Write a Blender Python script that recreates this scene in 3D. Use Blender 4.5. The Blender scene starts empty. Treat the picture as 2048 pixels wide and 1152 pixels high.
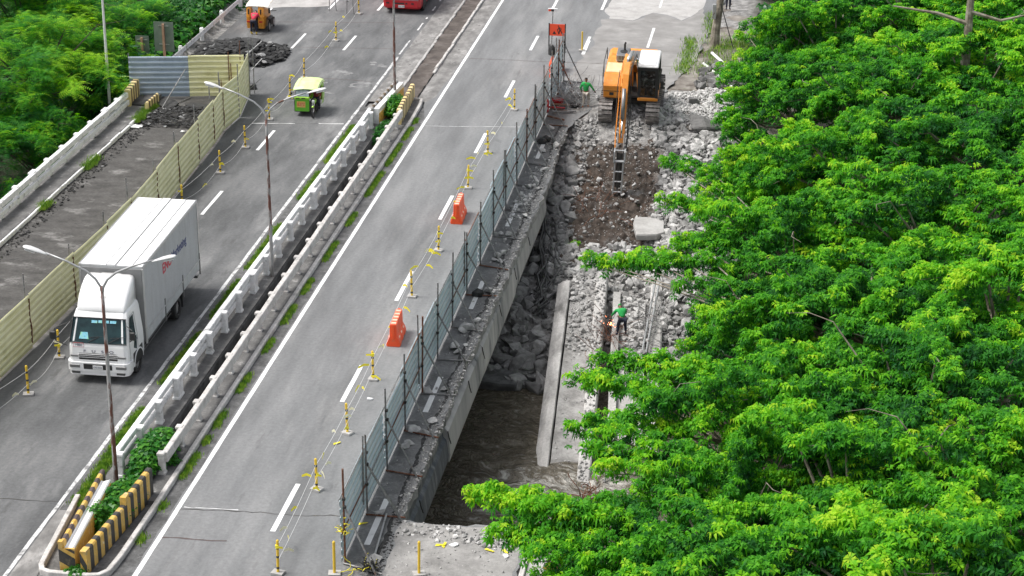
import bpy, bmesh, math, random
import numpy as np
from mathutils import Vector, Matrix, noise as mnoise
S = bpy.context.scene
COL = S.collection
R = math.radians
rnd = random.Random(7)
# ------------------------------------------------------------------ camera
F_PX, CX, CY, H = 3982.0, 1024.0, 576.0, 31.5        # photo focal length in pixels (2048 wide), drone height
d1 = Vector((1673.0-CX, -1043.0-CY, F_PX)).normalized()
up2 = (math.sin(0.010), -math.cos(0.010))
dn = Vector((-up2[0], -up2[1], 0.0)); dn.z = -(dn.x*d1.x+dn.y*d1.y)/d1.z; dn.normalize()
zup = -dn; xr = d1.cross(zup)
RM = Matrix((( xr.x, d1.x, zup.x), (xr.y, d1.y, zup.y), (xr.z, d1.z, zup.z)))   # world -> cam (x right, y down, z forward)
CAMP = Vector((0, 0, H))
cam = bpy.data.objects.new('camera', bpy.data.cameras.new('camera')); COL.objects.link(cam)
right = Vector(RM[0]); up = -Vector(RM[1]); back = -Vector(RM[2])
cam.matrix_world = Matrix(((right.x, up.x, back.x, 0), (right.y, up.y, back.y, 0), (right.z, up.z, back.z, H), (0, 0, 0, 1)))
cam.data.sensor_width = 36; cam.data.lens = F_PX/2048*36
cam.data.clip_start = 0.5; cam.data.clip_end = 2000
S.camera = cam
def gp(px, py, z=0.0):
    """point of the place seen at photo pixel px,py at height z"""
    d = RM.transposed() @ Vector((px-CX, py-CY, F_PX))
    t = (z-H)/d.z
    return CAMP + d*t
# ------------------------------------------------------------------ world, sun, exposure
SUN_EL, SUN_AZ = 60.0, -96.0      # azimuth from +Y towards +X: the sun stands beyond the left carriageway
w = bpy.data.worlds.new('World'); S.world = w; w.use_nodes = True
nt = w.node_tree; bg = nt.nodes['Background']
sky = nt.nodes.new('ShaderNodeTexSky'); sky.sky_type = 'NISHITA'; sky.sun_disc = False
sky.sun_elevation = R(SUN_EL); sky.sun_rotation = R(SUN_AZ); sky.dust_density = 4.0; sky.air_density = 1.0; sky.ozone_density = 0.6
mx = nt.nodes.new('ShaderNodeHueSaturation'); mx.inputs['Saturation'].default_value = 0.30
nt.links.new(sky.outputs[0], mx.inputs['Color']); nt.links.new(mx.outputs[0], bg.inputs['Color'])
bg.inputs['Strength'].default_value = 0.145
sd = bpy.data.lights.new('sun', 'SUN'); sd.energy = 2.3; sd.angle = R(20); sd.color = (1.0, 0.97, 0.92)
sun = bpy.data.objects.new('sun', sd); COL.objects.link(sun)
az = R(SUN_AZ); el = R(SUN_EL)
sv = Vector((math.sin(az)*math.cos(el), math.cos(az)*math.cos(el), math.sin(el)))
sun.rotation_euler = sv.to_track_quat('Z', 'Y').to_euler()
S.view_settings.view_transform = 'Standard'; S.view_settings.look = 'None'
S.view_settings.gamma = 1.0; S.view_settings.use_curve_mapping = False
S.view_settings.exposure = 0.42
# ------------------------------------------------------------------ materials
def pm(name, cols, scale=4.0, rough=0.8, bump=0.0, bscale=40.0, stain=None, sscale=0.6, smin=0.5, smax=0.7, metal=0.0, stretch=None, detail=6.0, trans=None, spec=0.5, stain2=None, s2=(0.1, 0.55, 0.7), coat=0.0, grain=0.0, gscale=9.0):
    """procedural material: noise mix of cols, an optional stain colour in patches, noise bump"""
    m = bpy.data.materials.new(name); m.use_nodes = True
    n = m.node_tree; N = n.nodes; L = n.links; b = N['Principled BSDF']
    tc = N.new('ShaderNodeNewGeometry' if stretch is None or stretch[0] == 'w' else 'ShaderNodeTexCoord')
    src = tc.outputs['Position'] if tc.type == 'NEW_GEOMETRY' else tc.outputs['Object']
    vec = src
    if stretch:
        mp = N.new('ShaderNodeMapping'); mp.inputs['Scale'].default_value = stretch[1:4]; L.new(src, mp.inputs['Vector']); vec = mp.outputs[0]
    if isinstance(cols[0], (int, float)): cols = [cols]
    if len(cols) > 1:
        no = N.new('ShaderNodeTexNoise'); no.inputs['Scale'].default_value = scale; no.inputs['Detail'].default_value = detail; no.inputs['Roughness'].default_value = 0.6
        L.new(vec, no.inputs['Vector'])
        cr = N.new('ShaderNodeValToRGB'); e = cr.color_ramp.elements
        while len(e) < len(cols): e.new(0.5)
        for i, c in enumerate(cols):
            e[i].position = 0.33+0.34*i/(len(cols)-1); e[i].color = (*c, 1)
        L.new(no.outputs['Fac'], cr.inputs['Fac']); out = cr.outputs['Color']
    else:
        rg = N.new('ShaderNodeRGB'); rg.outputs[0].default_value = (*cols[0], 1); out = rg.outputs[0]
    for st, (ss, lo, hi) in ((stain, (sscale, smin, smax)), (stain2, s2)):
        if st is None: continue
        no = N.new('ShaderNodeTexNoise'); no.inputs['Scale'].default_value = ss; no.inputs['Detail'].default_value = 8; no.inputs['Roughness'].default_value = 0.65
        L.new(vec, no.inputs['Vector'])
        mr = N.new('ShaderNodeMapRange'); mr.inputs['From Min'].default_value = lo; mr.inputs['From Max'].default_value = hi; L.new(no.outputs['Fac'], mr.inputs['Value'])
        mxn = N.new('ShaderNodeMix'); mxn.data_type = 'RGBA'
        L.new(mr.outputs[0], mxn.inputs[0]); L.new(out, mxn.inputs[6]); mxn.inputs[7].default_value = (*st, 1); out = mxn.outputs[2]
    if grain:
        no = N.new('ShaderNodeTexNoise'); no.inputs['Scale'].default_value = gscale; no.inputs['Detail'].default_value = 5; no.inputs['Roughness'].default_value = .75
        L.new(vec if stretch is None else src, no.inputs['Vector'])
        mr = N.new('ShaderNodeMapRange'); mr.inputs['From Min'].default_value = .3; mr.inputs['From Max'].default_value = .7; mr.inputs['To Min'].default_value = 1-grain; mr.inputs['To Max'].default_value = 1+grain; L.new(no.outputs['Fac'], mr.inputs['Value'])
        mu = N.new('ShaderNodeVectorMath'); mu.operation = 'SCALE'; L.new(out, mu.inputs[0]); L.new(mr.outputs[0], mu.inputs['Scale']); out = mu.outputs[0]
    L.new(out, b.inputs['Base Color'])
    b.inputs['Roughness'].default_value = rough; b.inputs['Metallic'].default_value = metal
    b.inputs['Specular IOR Level'].default_value = spec
    if coat: b.inputs['Coat Weight'].default_value = coat
    if bump:
        no = N.new('ShaderNodeTexNoise'); no.inputs['Scale'].default_value = bscale; no.inputs['Detail'].default_value = 5; L.new(vec, no.inputs['Vector'])
        bp = N.new('ShaderNodeBump'); bp.inputs['Strength'].default_value = bump; bp.inputs['Distance'].default_value = 0.02
        L.new(no.outputs['Fac'], bp.inputs['Height']); L.new(bp.outputs[0], b.inputs['Normal'])
    return m
def g3(v, w_=0.0): return (v*(1+w_), v, v*(1-w_))
M = {}
M['asphalt'] = pm('asphalt', [g3(.13, -.02), g3(.178, -.02), g3(.225, -.01)], 0.42, .85, .5, 55, stain=g3(.28, .01), sscale=.22, smin=.53, smax=.75, stretch=('w', 1.9, .28, 1), stain2=g3(.115), s2=(.9, .60, .75), grain=.17, gscale=7)
M['asphalt_left'] = pm('asphalt_left', [g3(.08, -.03), g3(.12, -.02), g3(.165, -.01)], 0.5, .85, .5, 50, stain=g3(.24), sscale=.35, smin=.52, smax=.72, stretch=('w', 1.6, .4, 1), stain2=g3(.07), s2=(.9, .58, .74), grain=.2, gscale=7)
M['asphalt_dirty'] = pm('asphalt_dirty', [g3(.11), g3(.165), g3(.22)], 1.2, .9, .6, 30, stain=g3(.30, .02), sscale=2.2, smin=.56, smax=.72, grain=.3, gscale=9)
M['milled'] = pm('milled_asphalt', [g3(.045, .05), g3(.068, .05), g3(.09, .04)], 1.0, .9, .6, 30, stain=g3(.33, .03), sscale=.55, smin=.56, smax=.78, stretch=('w', 1.0, 1.6, 1), stain2=g3(.03), s2=(1.5, .6, .7), grain=.3, gscale=8)
M['asphalt_chunk'] = pm('asphalt_chunk', [g3(.018), g3(.035), g3(.06)], 5, .85, .8, 25)
M['paint'] = pm('road_paint', [g3(.72), g3(.82)], 3, .6, .1, 60, stain=g3(.35), sscale=2.5, smin=.6, smax=.72)
M['paint_worn'] = pm('worn_road_paint', [g3(.55), g3(.7)], 3, .7, .1, 60, stain=g3(.22), sscale=3.0, smin=.48, smax=.62)
M['conc'] = pm('concrete', [g3(.22, .03), g3(.31, .03), g3(.40, .02)], 1.5, .9, .5, 22, stain=g3(.10), sscale=.9, smin=.55, smax=.75, grain=.25)
M['conc_dark'] = pm('stained_concrete', [g3(.07), g3(.13), g3(.2)], 1.6, .9, .5, 20, stain=g3(.035), sscale=1.2, smin=.5, smax=.68)
M['conc_pale'] = pm('pale_concrete', [g3(.33, .03), g3(.39, .03), g3(.44, .02)], 1.2, .9, .3, 25, stain=g3(.22, .03), sscale=.8, smin=.55, smax=.75, grain=.12)
M['apron'] = pm('dusty_apron_concrete', [g3(.22, .03), g3(.28, .03), g3(.34, .03)], 1.0, .9, .4, 25, stain=g3(.15, .03), sscale=.7, smin=.52, smax=.72, stain2=g3(.40, .03), s2=(1.6, .6, .75), grain=.18)
M['conc_walk'] = pm('walkway_concrete', [g3(.085, .02), g3(.13, .02), g3(.18, .02)], 1.1, .9, .4, 25, stain=g3(.38, .03), sscale=2.2, smin=.60, smax=.72, stain2=g3(.06), s2=(.7, .55, .72), grain=.3)
M['conc_rail'] = pm('railing_concrete', [g3(.40, .04), g3(.50, .04), g3(.56, .03)], 2.5, .85, .3, 30, stain=g3(.20, .05), sscale=2.0, smin=.54, smax=.74, grain=.2)
M['white_rail'] = pm('white_painted_concrete', [g3(.66), g3(.78), g3(.84)], 2.5, .75, .2, 30, stain=g3(.22, .02), sscale=3.5, smin=.57, smax=.70, grain=.12)
M['yellow'] = pm('yellow_paint', [(.58, .34, .06), (.70, .47, .13)], 3, .7, .2, 30, stain=(.36, .27, .15), sscale=3, smin=.52, smax=.70, stain2=(.75, .65, .42), s2=(5, .6, .7), grain=.15)
M['yellow_pale'] = pm('faded_yellow_paint', [(.72, .56, .24), (.80, .66, .34)], 3, .7, .2, 30)
M['black'] = pm('black_paint', [g3(.03), g3(.055, .1)], 3, .7, .2, 30, stain=(.20, .16, .10), sscale=4, smin=.58, smax=.72)
M['black_faded'] = pm('faded_black_paint', [(.07, .05, .05), (.12, .09, .085)], 3, .8, .2, 30)
M['brown_faded'] = pm('faded_brown_paint', [(.10, .07, .04), (.17, .12, .07)], 3, .8)
M['soil'] = pm('dark_soil', [(.055, .045, .04), (.09, .075, .066), (.14, .12, .11)], 1.2, .95, .9, 12, stain=g3(.16, .05), sscale=1.5, smin=.58, smax=.75)
M['grass'] = pm('grass_blades', [(.06, .17, .01), (.17, .34, .02), (.34, .46, .05)], 3.5, .7)
M['rust'] = pm('rusty_steel', [(.10, .035, .02), (.17, .07, .04), (.25, .16, .12)], 6, .8, .3, 40, metal=.2)
M['steel'] = pm('grey_steel', [g3(.16), g3(.25), g3(.34)], 8, .55, .2, 40, metal=.5, stain=(.15, .07, .04), sscale=5, smin=.56, smax=.7)
M['galv'] = pm('galvanised_steel', [g3(.36), g3(.46, -.02)], 5, .45, 0, metal=.5, stain=(.13, .06, .04), sscale=1.8, smin=.6, smax=.66)
M['lamp_head'] = pm('lamp_housing', [g3(.6), g3(.7)], 4, .4)
M['lamp_glass'] = pm('lamp_glass', [g3(.75)], 4, .15)
M['rubber'] = pm('tyre_rubber', [g3(.02), g3(.035)], 8, .8, .3, 50)
M['white'] = pm('white_lacquer', [g3(.80), g3(.84)], 1.5, .3, coat=.4)
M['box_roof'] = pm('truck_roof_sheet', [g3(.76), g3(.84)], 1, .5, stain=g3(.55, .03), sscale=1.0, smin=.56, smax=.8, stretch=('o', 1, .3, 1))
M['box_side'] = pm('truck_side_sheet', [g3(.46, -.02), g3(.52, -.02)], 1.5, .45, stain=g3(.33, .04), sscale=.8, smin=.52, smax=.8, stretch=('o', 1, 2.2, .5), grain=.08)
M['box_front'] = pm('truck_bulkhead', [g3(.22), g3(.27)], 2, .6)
M['silver'] = pm('silver_trim', [g3(.5), g3(.6)], 3, .35, metal=.7)
M['glass'] = pm('dark_glass', [(.008, .022, .026), (.02, .05, .055)], 2.5, .08, spec=.35)
M['glass_blue'] = pm('pale_glass', [(.35, .42, .46), (.6, .66, .7)], 6, .1, spec=.8)
M['plastic_black'] = pm('black_plastic', [g3(.02), g3(.035)], 5, .5)
M['red'] = pm('red_lacquer', [(.50, .012, .02), (.58, .02, .03)], 2, .3, coat=.4)
M['red_cloth'] = pm('red_shirt', [(.55, .03, .07), (.66, .05, .10)], 9, .9)
M['orange_plastic'] = pm('orange_plastic', [(.74, .07, .015), (.85, .10, .02)], 4, .55, stain=(.45, .12, .06), sscale=4, smin=.54, smax=.72)
M['orange_pale'] = pm('sun_bleached_band', [(.82, .42, .30), (.85, .55, .42)], 6, .6)
M['exc_orange'] = pm('excavator_orange', [(.72, .24, .02), (.80, .30, .04)], 3, .45, stain=(.62, .34, .14), sscale=2.2, smin=.56, smax=.75, coat=.2)
M['exc_cream'] = pm('faded_cover_paint', [(.72, .52, .28), (.80, .62, .38)], 4, .55)
M['track'] = pm('track_steel', [(.12, .11, .105), (.22, .20, .19), (.32, .30, .28)], 5, .6, .4, 30, metal=.3)
M['track_dark'] = pm('undercarriage_steel', [(.02, .018, .017), (.05, .045, .04)], 5, .8, .4, 20)
M['chrome'] = pm('chrome_rod', [g3(.7)], 1, .15, metal=1.0)
M['skin'] = pm('skin', [(.20, .10, .06), (.26, .14, .09)], 6, .6)
M['hair'] = pm('black_hair', [g3(.012), g3(.02)], 30, .6)
M['green_cloth'] = pm('green_shirt', [(.02, .32, .07), (.03, .40, .10)], 8, .9)
M['green_band'] = pm('reflective_band', [(.35, .72, .45), (.45, .8, .5)], 8, .5)
M['beige_cloth'] = pm('beige_trousers', [(.42, .38, .33), (.52, .48, .43)], 8, .9)
M['navy_cloth'] = pm('dark_trousers', [(.012, .015, .03), (.025, .028, .05)], 8, .9)
M['maroon_cloth'] = pm('maroon_jacket', [(.16, .02, .025), (.22, .035, .04)], 8, .9)
M['boot_yellow'] = pm('yellow_rubber_boots', [(.62, .42, .05), (.7, .5, .09)], 8, .6)
M['boot_orange'] = pm('orange_boots', [(.65, .20, .05), (.55, .16, .04)], 8, .7)
M['lime'] = pm('lime_lacquer', [(.30, .62, .03), (.36, .68, .05)], 3, .3, coat=.4)
M['lime_dark'] = pm('green_panel', [(.10, .38, .02), (.14, .45, .03)], 3, .35)
M['lime_roof'] = pm('pale_green_canopy', [(.58, .76, .28), (.70, .84, .42)], 3, .4)
M['tri_orange'] = pm('orange_lacquer', [(.72, .27, .02), (.80, .34, .04)], 3, .35, coat=.3)
M['cream'] = pm('cream_canopy', [(.72, .66, .55), (.8, .75, .66)], 3, .6)
M['wood'] = pm('weathered_timber', [(.30, .27, .24), (.42, .39, .35), (.55, .52, .48)], 3, .85, .4, 20, stretch=('o', 1, 1, 6))
M['wood_post'] = pm('brown_timber', [(.36, .20, .13), (.46, .28, .19)], 3, .85, .3, 20)
M['trunk'] = pm('bark', [(.12, .10, .08), (.22, .19, .15), (.34, .31, .26)], 3, .9, .8, 12)
M['bark_dark'] = pm('dark_bark', [(.05, .04, .032), (.10, .08, .06)], 3, .9, .6, 12)
M['sign_red'] = pm('orange_sign_sheet', [(.86, .085, .03), (.9, .10, .035)], 4, .5)
M['sign_grey'] = pm('sign_back_sheet', [(.16, .20, .17), (.22, .26, .22)], 3, .55, metal=.3)
M['tape'] = pm('yellow_tape', [(.80, .68, .02), (.85, .75, .05)], 5, .5)
M['tape_pale'] = pm('faded_tape', [(.72, .68, .42), (.8, .78, .6)], 5, .5)
M['string'] = pm('pale_string', [g3(.5), g3(.6)], 5, .8)
M['cable'] = pm('black_cable_sheath', [g3(.03), g3(.07), g3(.12)], 4, .7, .2, 30)
M['blue_sheet'] = pm('blue_grey_sheet', [(.27, .34, .43), (.32, .395, .49), (.38, .45, .54)], 1.2, .4, metal=.25, stain=(.17, .2, .25), sscale=1.5, smin=.58, smax=.75)
M['teal_sheet'] = pm('teal_grey_sheet', [(.45, .58, .63), (.54, .66, .71), (.66, .74, .78)], .9, .4, stain=(.42, .47, .49), sscale=1.6, smin=.58, smax=.74, stain2=(.22, .28, .30), s2=(2.2, .6, .75))
M['yellow_sheet'] = pm('pale_yellow_sheet', [(.60, .585, .31), (.68, .665, .38), (.75, .735, .46)], 1.0, .45, metal=.1, stain=(.42, .40, .17), sscale=.9, smin=.55, smax=.72, stain2=(.66, .65, .46), s2=(2.4, .62, .75))
M['yellow_rib'] = pm('pale_sheet_ridge', [(.82, .80, .52), (.86, .85, .62)], 2, .45)  # ridge faces of the sheets take a paler colour than the flats between
M['teal_rib'] = pm('pale_teal_ridge', [(.80, .85, .87), (.85, .88, .9)], 2, .4)
M['blue_rib'] = pm('pale_blue_ridge', [(.36, .43, .50), (.46, .53, .60)], 2, .4)
M['litter'] = pm('white_litter', [g3(.75), g3(.85)], 6, .7)
M['plate'] = pm('plate_white', [g3(.72)], 6, .4)
M['text_dark'] = pm('dark_lettering', [(.04, .045, .09)], 6, .5)
M['text_blue'] = pm('navy_lettering', [(.05, .07, .20)], 6, .5)
M['text_red'] = pm('red_lettering', [(.55, .02, .05)], 6, .5)
M['text_grey'] = pm('grey_lettering', [g3(.25)], 6, .4, metal=.6)
M['amber'] = pm('amber_lens', [(.6, .35, .25)], 6, .2)
M['lens'] = pm('lamp_lens', [(.5, .52, .52), (.65, .67, .66)], 10, .15)
M['teal_paper'] = pm('windscreen_stickers', [(.10, .45, .40), (.25, .55, .75), (.3, .65, .3)], 6, .5)
# leaf materials: tint attribute per leaf, translucent
def leafmat(name, stops, trans=.35, rough=.45):
    m = bpy.data.materials.new(name); m.use_nodes = True
    n = m.node_tree; N = n.nodes; L = n.links; b = N['Principled BSDF']; o = N['Material Output']
    at = N.new('ShaderNodeAttribute'); at.attribute_name = 'tint'
    cr = N.new('ShaderNodeValToRGB'); e = cr.color_ramp.elements
    while len(e) < len(stops): e.new(.5)
    for i, (p_, c) in enumerate(stops): e[i].position = p_; e[i].color = (*c, 1)
    L.new(at.outputs['Fac'], cr.inputs['Fac']); L.new(cr.outputs[0], b.inputs['Base Color'])
    b.inputs['Roughness'].default_value = rough; b.inputs['Specular IOR Level'].default_value = .22
    tr = N.new('ShaderNodeBsdfTranslucent'); hs = N.new('ShaderNodeHueSaturation'); hs.inputs['Value'].default_value = 1.5; hs.inputs['Saturation'].default_value = 1.1
    L.new(cr.outputs[0], hs.inputs['Color']); L.new(hs.outputs[0], tr.inputs['Color'])
    mxs = N.new('ShaderNodeMixShader'); mxs.inputs[0].default_value = trans
    L.new(b.outputs[0], mxs.inputs[1]); L.new(tr.outputs[0], mxs.inputs[2]); L.new(mxs.outputs[0], o.inputs['Surface'])
    return m
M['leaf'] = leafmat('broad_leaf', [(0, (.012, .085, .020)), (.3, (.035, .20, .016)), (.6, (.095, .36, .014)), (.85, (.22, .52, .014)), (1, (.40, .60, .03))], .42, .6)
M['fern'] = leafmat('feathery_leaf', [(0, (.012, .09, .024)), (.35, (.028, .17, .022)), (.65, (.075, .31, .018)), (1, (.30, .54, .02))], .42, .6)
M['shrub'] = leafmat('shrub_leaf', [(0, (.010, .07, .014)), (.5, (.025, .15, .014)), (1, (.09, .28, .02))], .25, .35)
def rockmat(name, stops, bump=.6):
    m = bpy.data.materials.new(name); m.use_nodes = True
    n = m.node_tree; N = n.nodes; L = n.links; b = N['Principled BSDF']
    at = N.new('ShaderNodeAttribute'); at.attribute_name = 'tint'
    cr = N.new('ShaderNodeValToRGB'); e = cr.color_ramp.elements
    while len(e) < len(stops): e.new(.5)
    for i, (p_, c) in enumerate(stops): e[i].position = p_; e[i].color = (*c, 1)
    L.new(at.outputs['Fac'], cr.inputs['Fac'])
    ge = N.new('ShaderNodeNewGeometry'); no = N.new('ShaderNodeTexNoise'); no.inputs['Scale'].default_value = 5; no.inputs['Detail'].default_value = 8; L.new(ge.outputs['Position'], no.inputs['Vector'])
    mr = N.new('ShaderNodeMapRange'); mr.inputs['From Min'].default_value = .3; mr.inputs['From Max'].default_value = .7; mr.inputs['To Min'].default_value = .62; mr.inputs['To Max'].default_value = 1.2; L.new(no.outputs['Fac'], mr.inputs['Value'])
    mu = N.new('ShaderNodeVectorMath'); mu.operation = 'SCALE'; L.new(cr.outputs[0], mu.inputs[0]); L.new(mr.outputs[0], mu.inputs['Scale']); L.new(mu.outputs[0], b.inputs['Base Color'])
    b.inputs['Roughness'].default_value = .9
    no2 = N.new('ShaderNodeTexNoise'); no2.inputs['Scale'].default_value = 22; no2.inputs['Detail'].default_value = 4; L.new(ge.outputs['Position'], no2.inputs['Vector'])
    bp = N.new('ShaderNodeBump'); bp.inputs['Strength'].default_value = bump; bp.inputs['Distance'].default_value = .03; L.new(no2.outputs['Fac'], bp.inputs['Height']); L.new(bp.outputs[0], b.inputs['Normal'])
    return m
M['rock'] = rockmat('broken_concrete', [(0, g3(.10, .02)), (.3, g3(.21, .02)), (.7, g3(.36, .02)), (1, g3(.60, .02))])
M['rock_dark'] = rockmat('asphalt_lumps', [(0, g3(.015)), (.6, g3(.035)), (.93, g3(.07)), (1, g3(.25))])

# ------------------------------------------------------------------ mesh builder and object helpers
class MB:
    def __init__(s): s.v = []; s.f = []; s.m = []; s.mi = 0
    def mat(s, i): s.mi = i; return s
    def add(s, vs, fs, mi=None):
        o = len(s.v); s.v += [tuple(v) for v in vs]
        for f in fs: s.f.append([o+i for i in f]); s.m.append(s.mi if mi is None else mi)
        return s
    def box(s, x0, x1, y0, y1, z0, z1, mi=None, bev=0.0, M4=None):
        if bev > 0:
            b = bev; vs = []; 
            for (z, e) in ((z0, b), (z0+b, 0), (z1-b, 0), (z1, b)):
                xa, xb, ya, yb = x0+e, x1-e, y0+e, y1-e
                c = b*.6 if e == 0 else 0
                if e == 0: vs += [(xa+b, ya, z), (xb-b, ya, z), (xb, ya+b, z), (xb, yb-b, z), (xb-b, yb, z), (xa+b, yb, z), (xa, yb-b, z), (xa, ya+b, z)]
                else: vs += [(xa+b*.3, ya, z), (xb-b*.3, ya, z), (xb, ya+b*.3, z), (xb, yb-b*.3, z), (xb-b*.3, yb, z), (xa+b*.3, yb, z), (xa, yb-b*.3, z), (xa, ya+b*.3, z)]
            fs = [tuple(range(7, -1, -1)), tuple(range(24, 32))]
            for l in range(3):
                for i in range(8): j = (i+1) % 8; fs.append((l*8+i, l*8+j, l*8+8+j, l*8+8+i))
        else:
            vs = [(x0, y0, z0), (x1, y0, z0), (x1, y1, z0), (x0, y1, z0), (x0, y0, z1), (x1, y0, z1), (x1, y1, z1), (x0, y1, z1)]
            fs = [(0, 3, 2, 1), (4, 5, 6, 7), (0, 1, 5, 4), (1, 2, 6, 5), (2, 3, 7, 6), (3, 0, 4, 7)]
        if M4 is not None: vs = [M4 @ Vector(v) for v in vs]
        return s.add(vs, fs, mi)
    def tube(s, pts, r, n=8, mi=None, cap=True):
        pts = [Vector(p) for p in pts]; rs = r if isinstance(r, (list, tuple)) else [r]*len(pts)
        vs = []; fs = []; a = None
        for i, p in enumerate(pts):
            d = (pts[min(i+1, len(pts)-1)]-pts[max(i-1, 0)])
            if d.length < 1e-9: d = Vector((0, 0, 1))
            d.normalize()
            if a is None: a = d.orthogonal().normalized()
            a = (a-d*a.dot(d))
            if a.length < 1e-6: a = d.orthogonal()
            a.normalize(); b = d.cross(a)
            for k in range(n):
                t = 2*math.pi*k/n; vs.append(p+(a*math.cos(t)+b*math.sin(t))*rs[i])
        for i in range(len(pts)-1):
            for k in range(n): j = (k+1) % n; fs.append((i*n+k, i*n+j, i*n+n+j, i*n+n+k))
        if cap: fs += [tuple(range(n-1, -1, -1)), tuple((len(pts)-1)*n+k for k in range(n))]
        return s.add(vs, fs, mi)
    def prism(s, prof, axis, a0, a1, mi=None):
        """extrude 2-D profile along axis x,y or z from a0 to a1"""
        n = len(prof); vs = []
        for a in (a0, a1):
            for (u, v) in prof: vs.append({'x': (a, u, v), 'y': (u, a, v), 'z': (u, v, a)}[axis])
        fs = [tuple(range(n)), tuple(range(2*n-1, n-1, -1))]+[(i, i+n, (i+1) % n+n, (i+1) % n) for i in range(n)]
        return s.add(vs, fs, mi)
    def sheet(s, poly, z, mi=None): return s.add([(x, y, z) for x, y in poly], [tuple(range(len(poly)))], mi)
    def rot(s, M4, start=0):
        for i in range(start, len(s.v)): s.v[i] = tuple(M4 @ Vector(s.v[i]))
        return s
    def build(s, name, mats, parent=None, smooth=False, loc=None, flat_fix=True):
        me = bpy.data.meshes.new(name); me.from_pydata(s.v, [], s.f)
        if not isinstance(mats, (list, tuple)): mats = [mats]
        for m in mats: me.materials.append(M[m] if isinstance(m, str) else m)
        if len(mats) > 1: me.polygons.foreach_set('material_index', s.m)
        if smooth: me.polygons.foreach_set('use_smooth', [True]*len(s.f))
        me.update()
        if flat_fix:
            bm = bmesh.new(); bm.from_mesh(me); bmesh.ops.recalc_face_normals(bm, faces=bm.faces); bm.to_mesh(me); bm.free()
        o = bpy.data.objects.new(name, me); COL.objects.link(o)
        if parent: o.parent = parent
        if loc: o.location = loc
        return o
def tag(o, label=None, cat=None, group=None, kind=None):
    if label: o['label'] = label
    if cat: o['category'] = cat
    if group: o['group'] = group
    if kind: o['kind'] = kind
    return o
def thing(name, label, cat, loc=(0, 0, 0), rz=0.0, group=None):
    o = bpy.data.objects.new(name, None); COL.objects.link(o); o.empty_display_size = .3
    o.location = loc; o.rotation_euler = (0, 0, rz)
    return tag(o, label, cat, group)
KIDS = {}
def copy_thing(o, loc=None, rz=None, label=None, group=None, parent=None):
    kids = [k for k in bpy.data.objects if k.parent == o] if o.name not in KIDS else KIDS[o.name]
    KIDS[o.name] = kids
    c = o.copy(); COL.objects.link(c)
    if parent is not None: c.parent = parent
    if loc is not None: c.location = loc
    if rz is not None: c.rotation_euler = (0, 0, rz)
    if label: c['label'] = label
    if group: c['group'] = group
    for k in kids: copy_thing(k, parent=c)
    return c
def struct(mb, name, mats, smooth=False): return tag(mb.build(name, mats, None, smooth), kind='structure')
def text_mb(body, size, mat, name, parent, M4, align='CENTER', extr=0.004, label=None, bold=0.0):
    cu = bpy.data.curves.new(name+'_curve', 'FONT'); cu.body = body; cu.size = size; cu.align_x = align; cu.align_y = 'CENTER'; cu.extrude = extr; cu.offset = bold
    t = bpy.data.objects.new('tmp', cu); COL.objects.link(t)
    me = bpy.data.meshes.new_from_object(t.evaluated_get(bpy.context.evaluated_depsgraph_get()))
    bpy.data.objects.remove(t); bpy.data.curves.remove(cu)
    me.transform(M4); me.materials.clear(); me.materials.append(M[mat])
    o = bpy.data.objects.new(name, me); COL.objects.link(o); o.parent = parent
    if label: o['label'] = label
    return o
def sm(a, b, x):
    t = np.clip((x-a)/(b-a), 0, 1); return t*t*(3-2*t)
# ------------------------------------------------------------------ terrain
WATER = -4.8
_rs = np.random.RandomState(3)
_G = _rs.rand(64, 64)
def vnoise(x, y):
    xi = np.floor(x).astype(int); yi = np.floor(y).astype(int); fx = x-xi; fy = y-yi
    fx = fx*fx*(3-2*fx); fy = fy*fy*(3-2*fy)
    g = lambda a, b: _G[a % 64, b % 64]
    return (g(xi, yi)*(1-fx)+g(xi+1, yi)*fx)*(1-fy)+(g(xi, yi+1)*(1-fx)+g(xi+1, yi+1)*fx)*fy
def fbm(x, y, o=4):
    s = 0; a = .5
    for k in range(o): s = s+a*(vnoise(x*2**k+k*7.3, y*2**k+k*3.1)-.5); a *= .5
    return s
FARZ = ([40, 56.0, 57.0, 75.5, 77.0, 80, 85, 90, 94, 97, 99.6, 101.5, 104, 200],
        [-6.2, -6.2, -6.2, -6.0, -5.0, -4.15, -3.3, -2.65, -1.95, -1.1, -.45, -.12, -.12, -.12])
def zt(X, Y):
    X = np.asarray(X, float); Y = np.asarray(Y, float)
    z = np.interp(Y, *FARZ)
    # right of the old deck the bank is higher, then falls to the stand of trees
    r = sm(-7.0, -4.5, X)*sm(78, 84, Y)*(1-sm(97, 100, Y))
    z = z+r*1.0
    z = z-sm(-4.2, 2.0, X)*sm(84, 92, Y)*3.2*(1-sm(116, 124, Y))
    # left of the left bridge the embankment falls away
    l = 1-sm(-41.5, -36.2, X)
    z = z*(1-l)+np.minimum(z, -4.2)*l
    # near bank: behind the abutment wall
    nb = (1-sm(55.2, 55.9, Y))
    zn = -.12-sm(-7.4, -1.5, X)*4.0-(1-sm(-41.0, -36.0, X))*4.2
    z = z*(1-nb)+zn*nb
    z = z+fbm(X*.9+50, Y*.9+50)*.5*((Y > 57) & (Y < 99))*((X > -40))
    z = z+fbm(X*.4+9, Y*.4+5)*1.2*sm(-4.5, -2, X)
    flat = (Y > 97)*sm(98.5, 101, Y)*(X > -36)*(X < -5.6)*1.0
    z = z*(1-flat)+(-.12)*flat
    z = z+.62*np.exp(-(((X+8.6)/1.9)**4+((Y-103.1)/2.6)**4))
    return z
def ztf(x, y): return float(zt(x, y))
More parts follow.
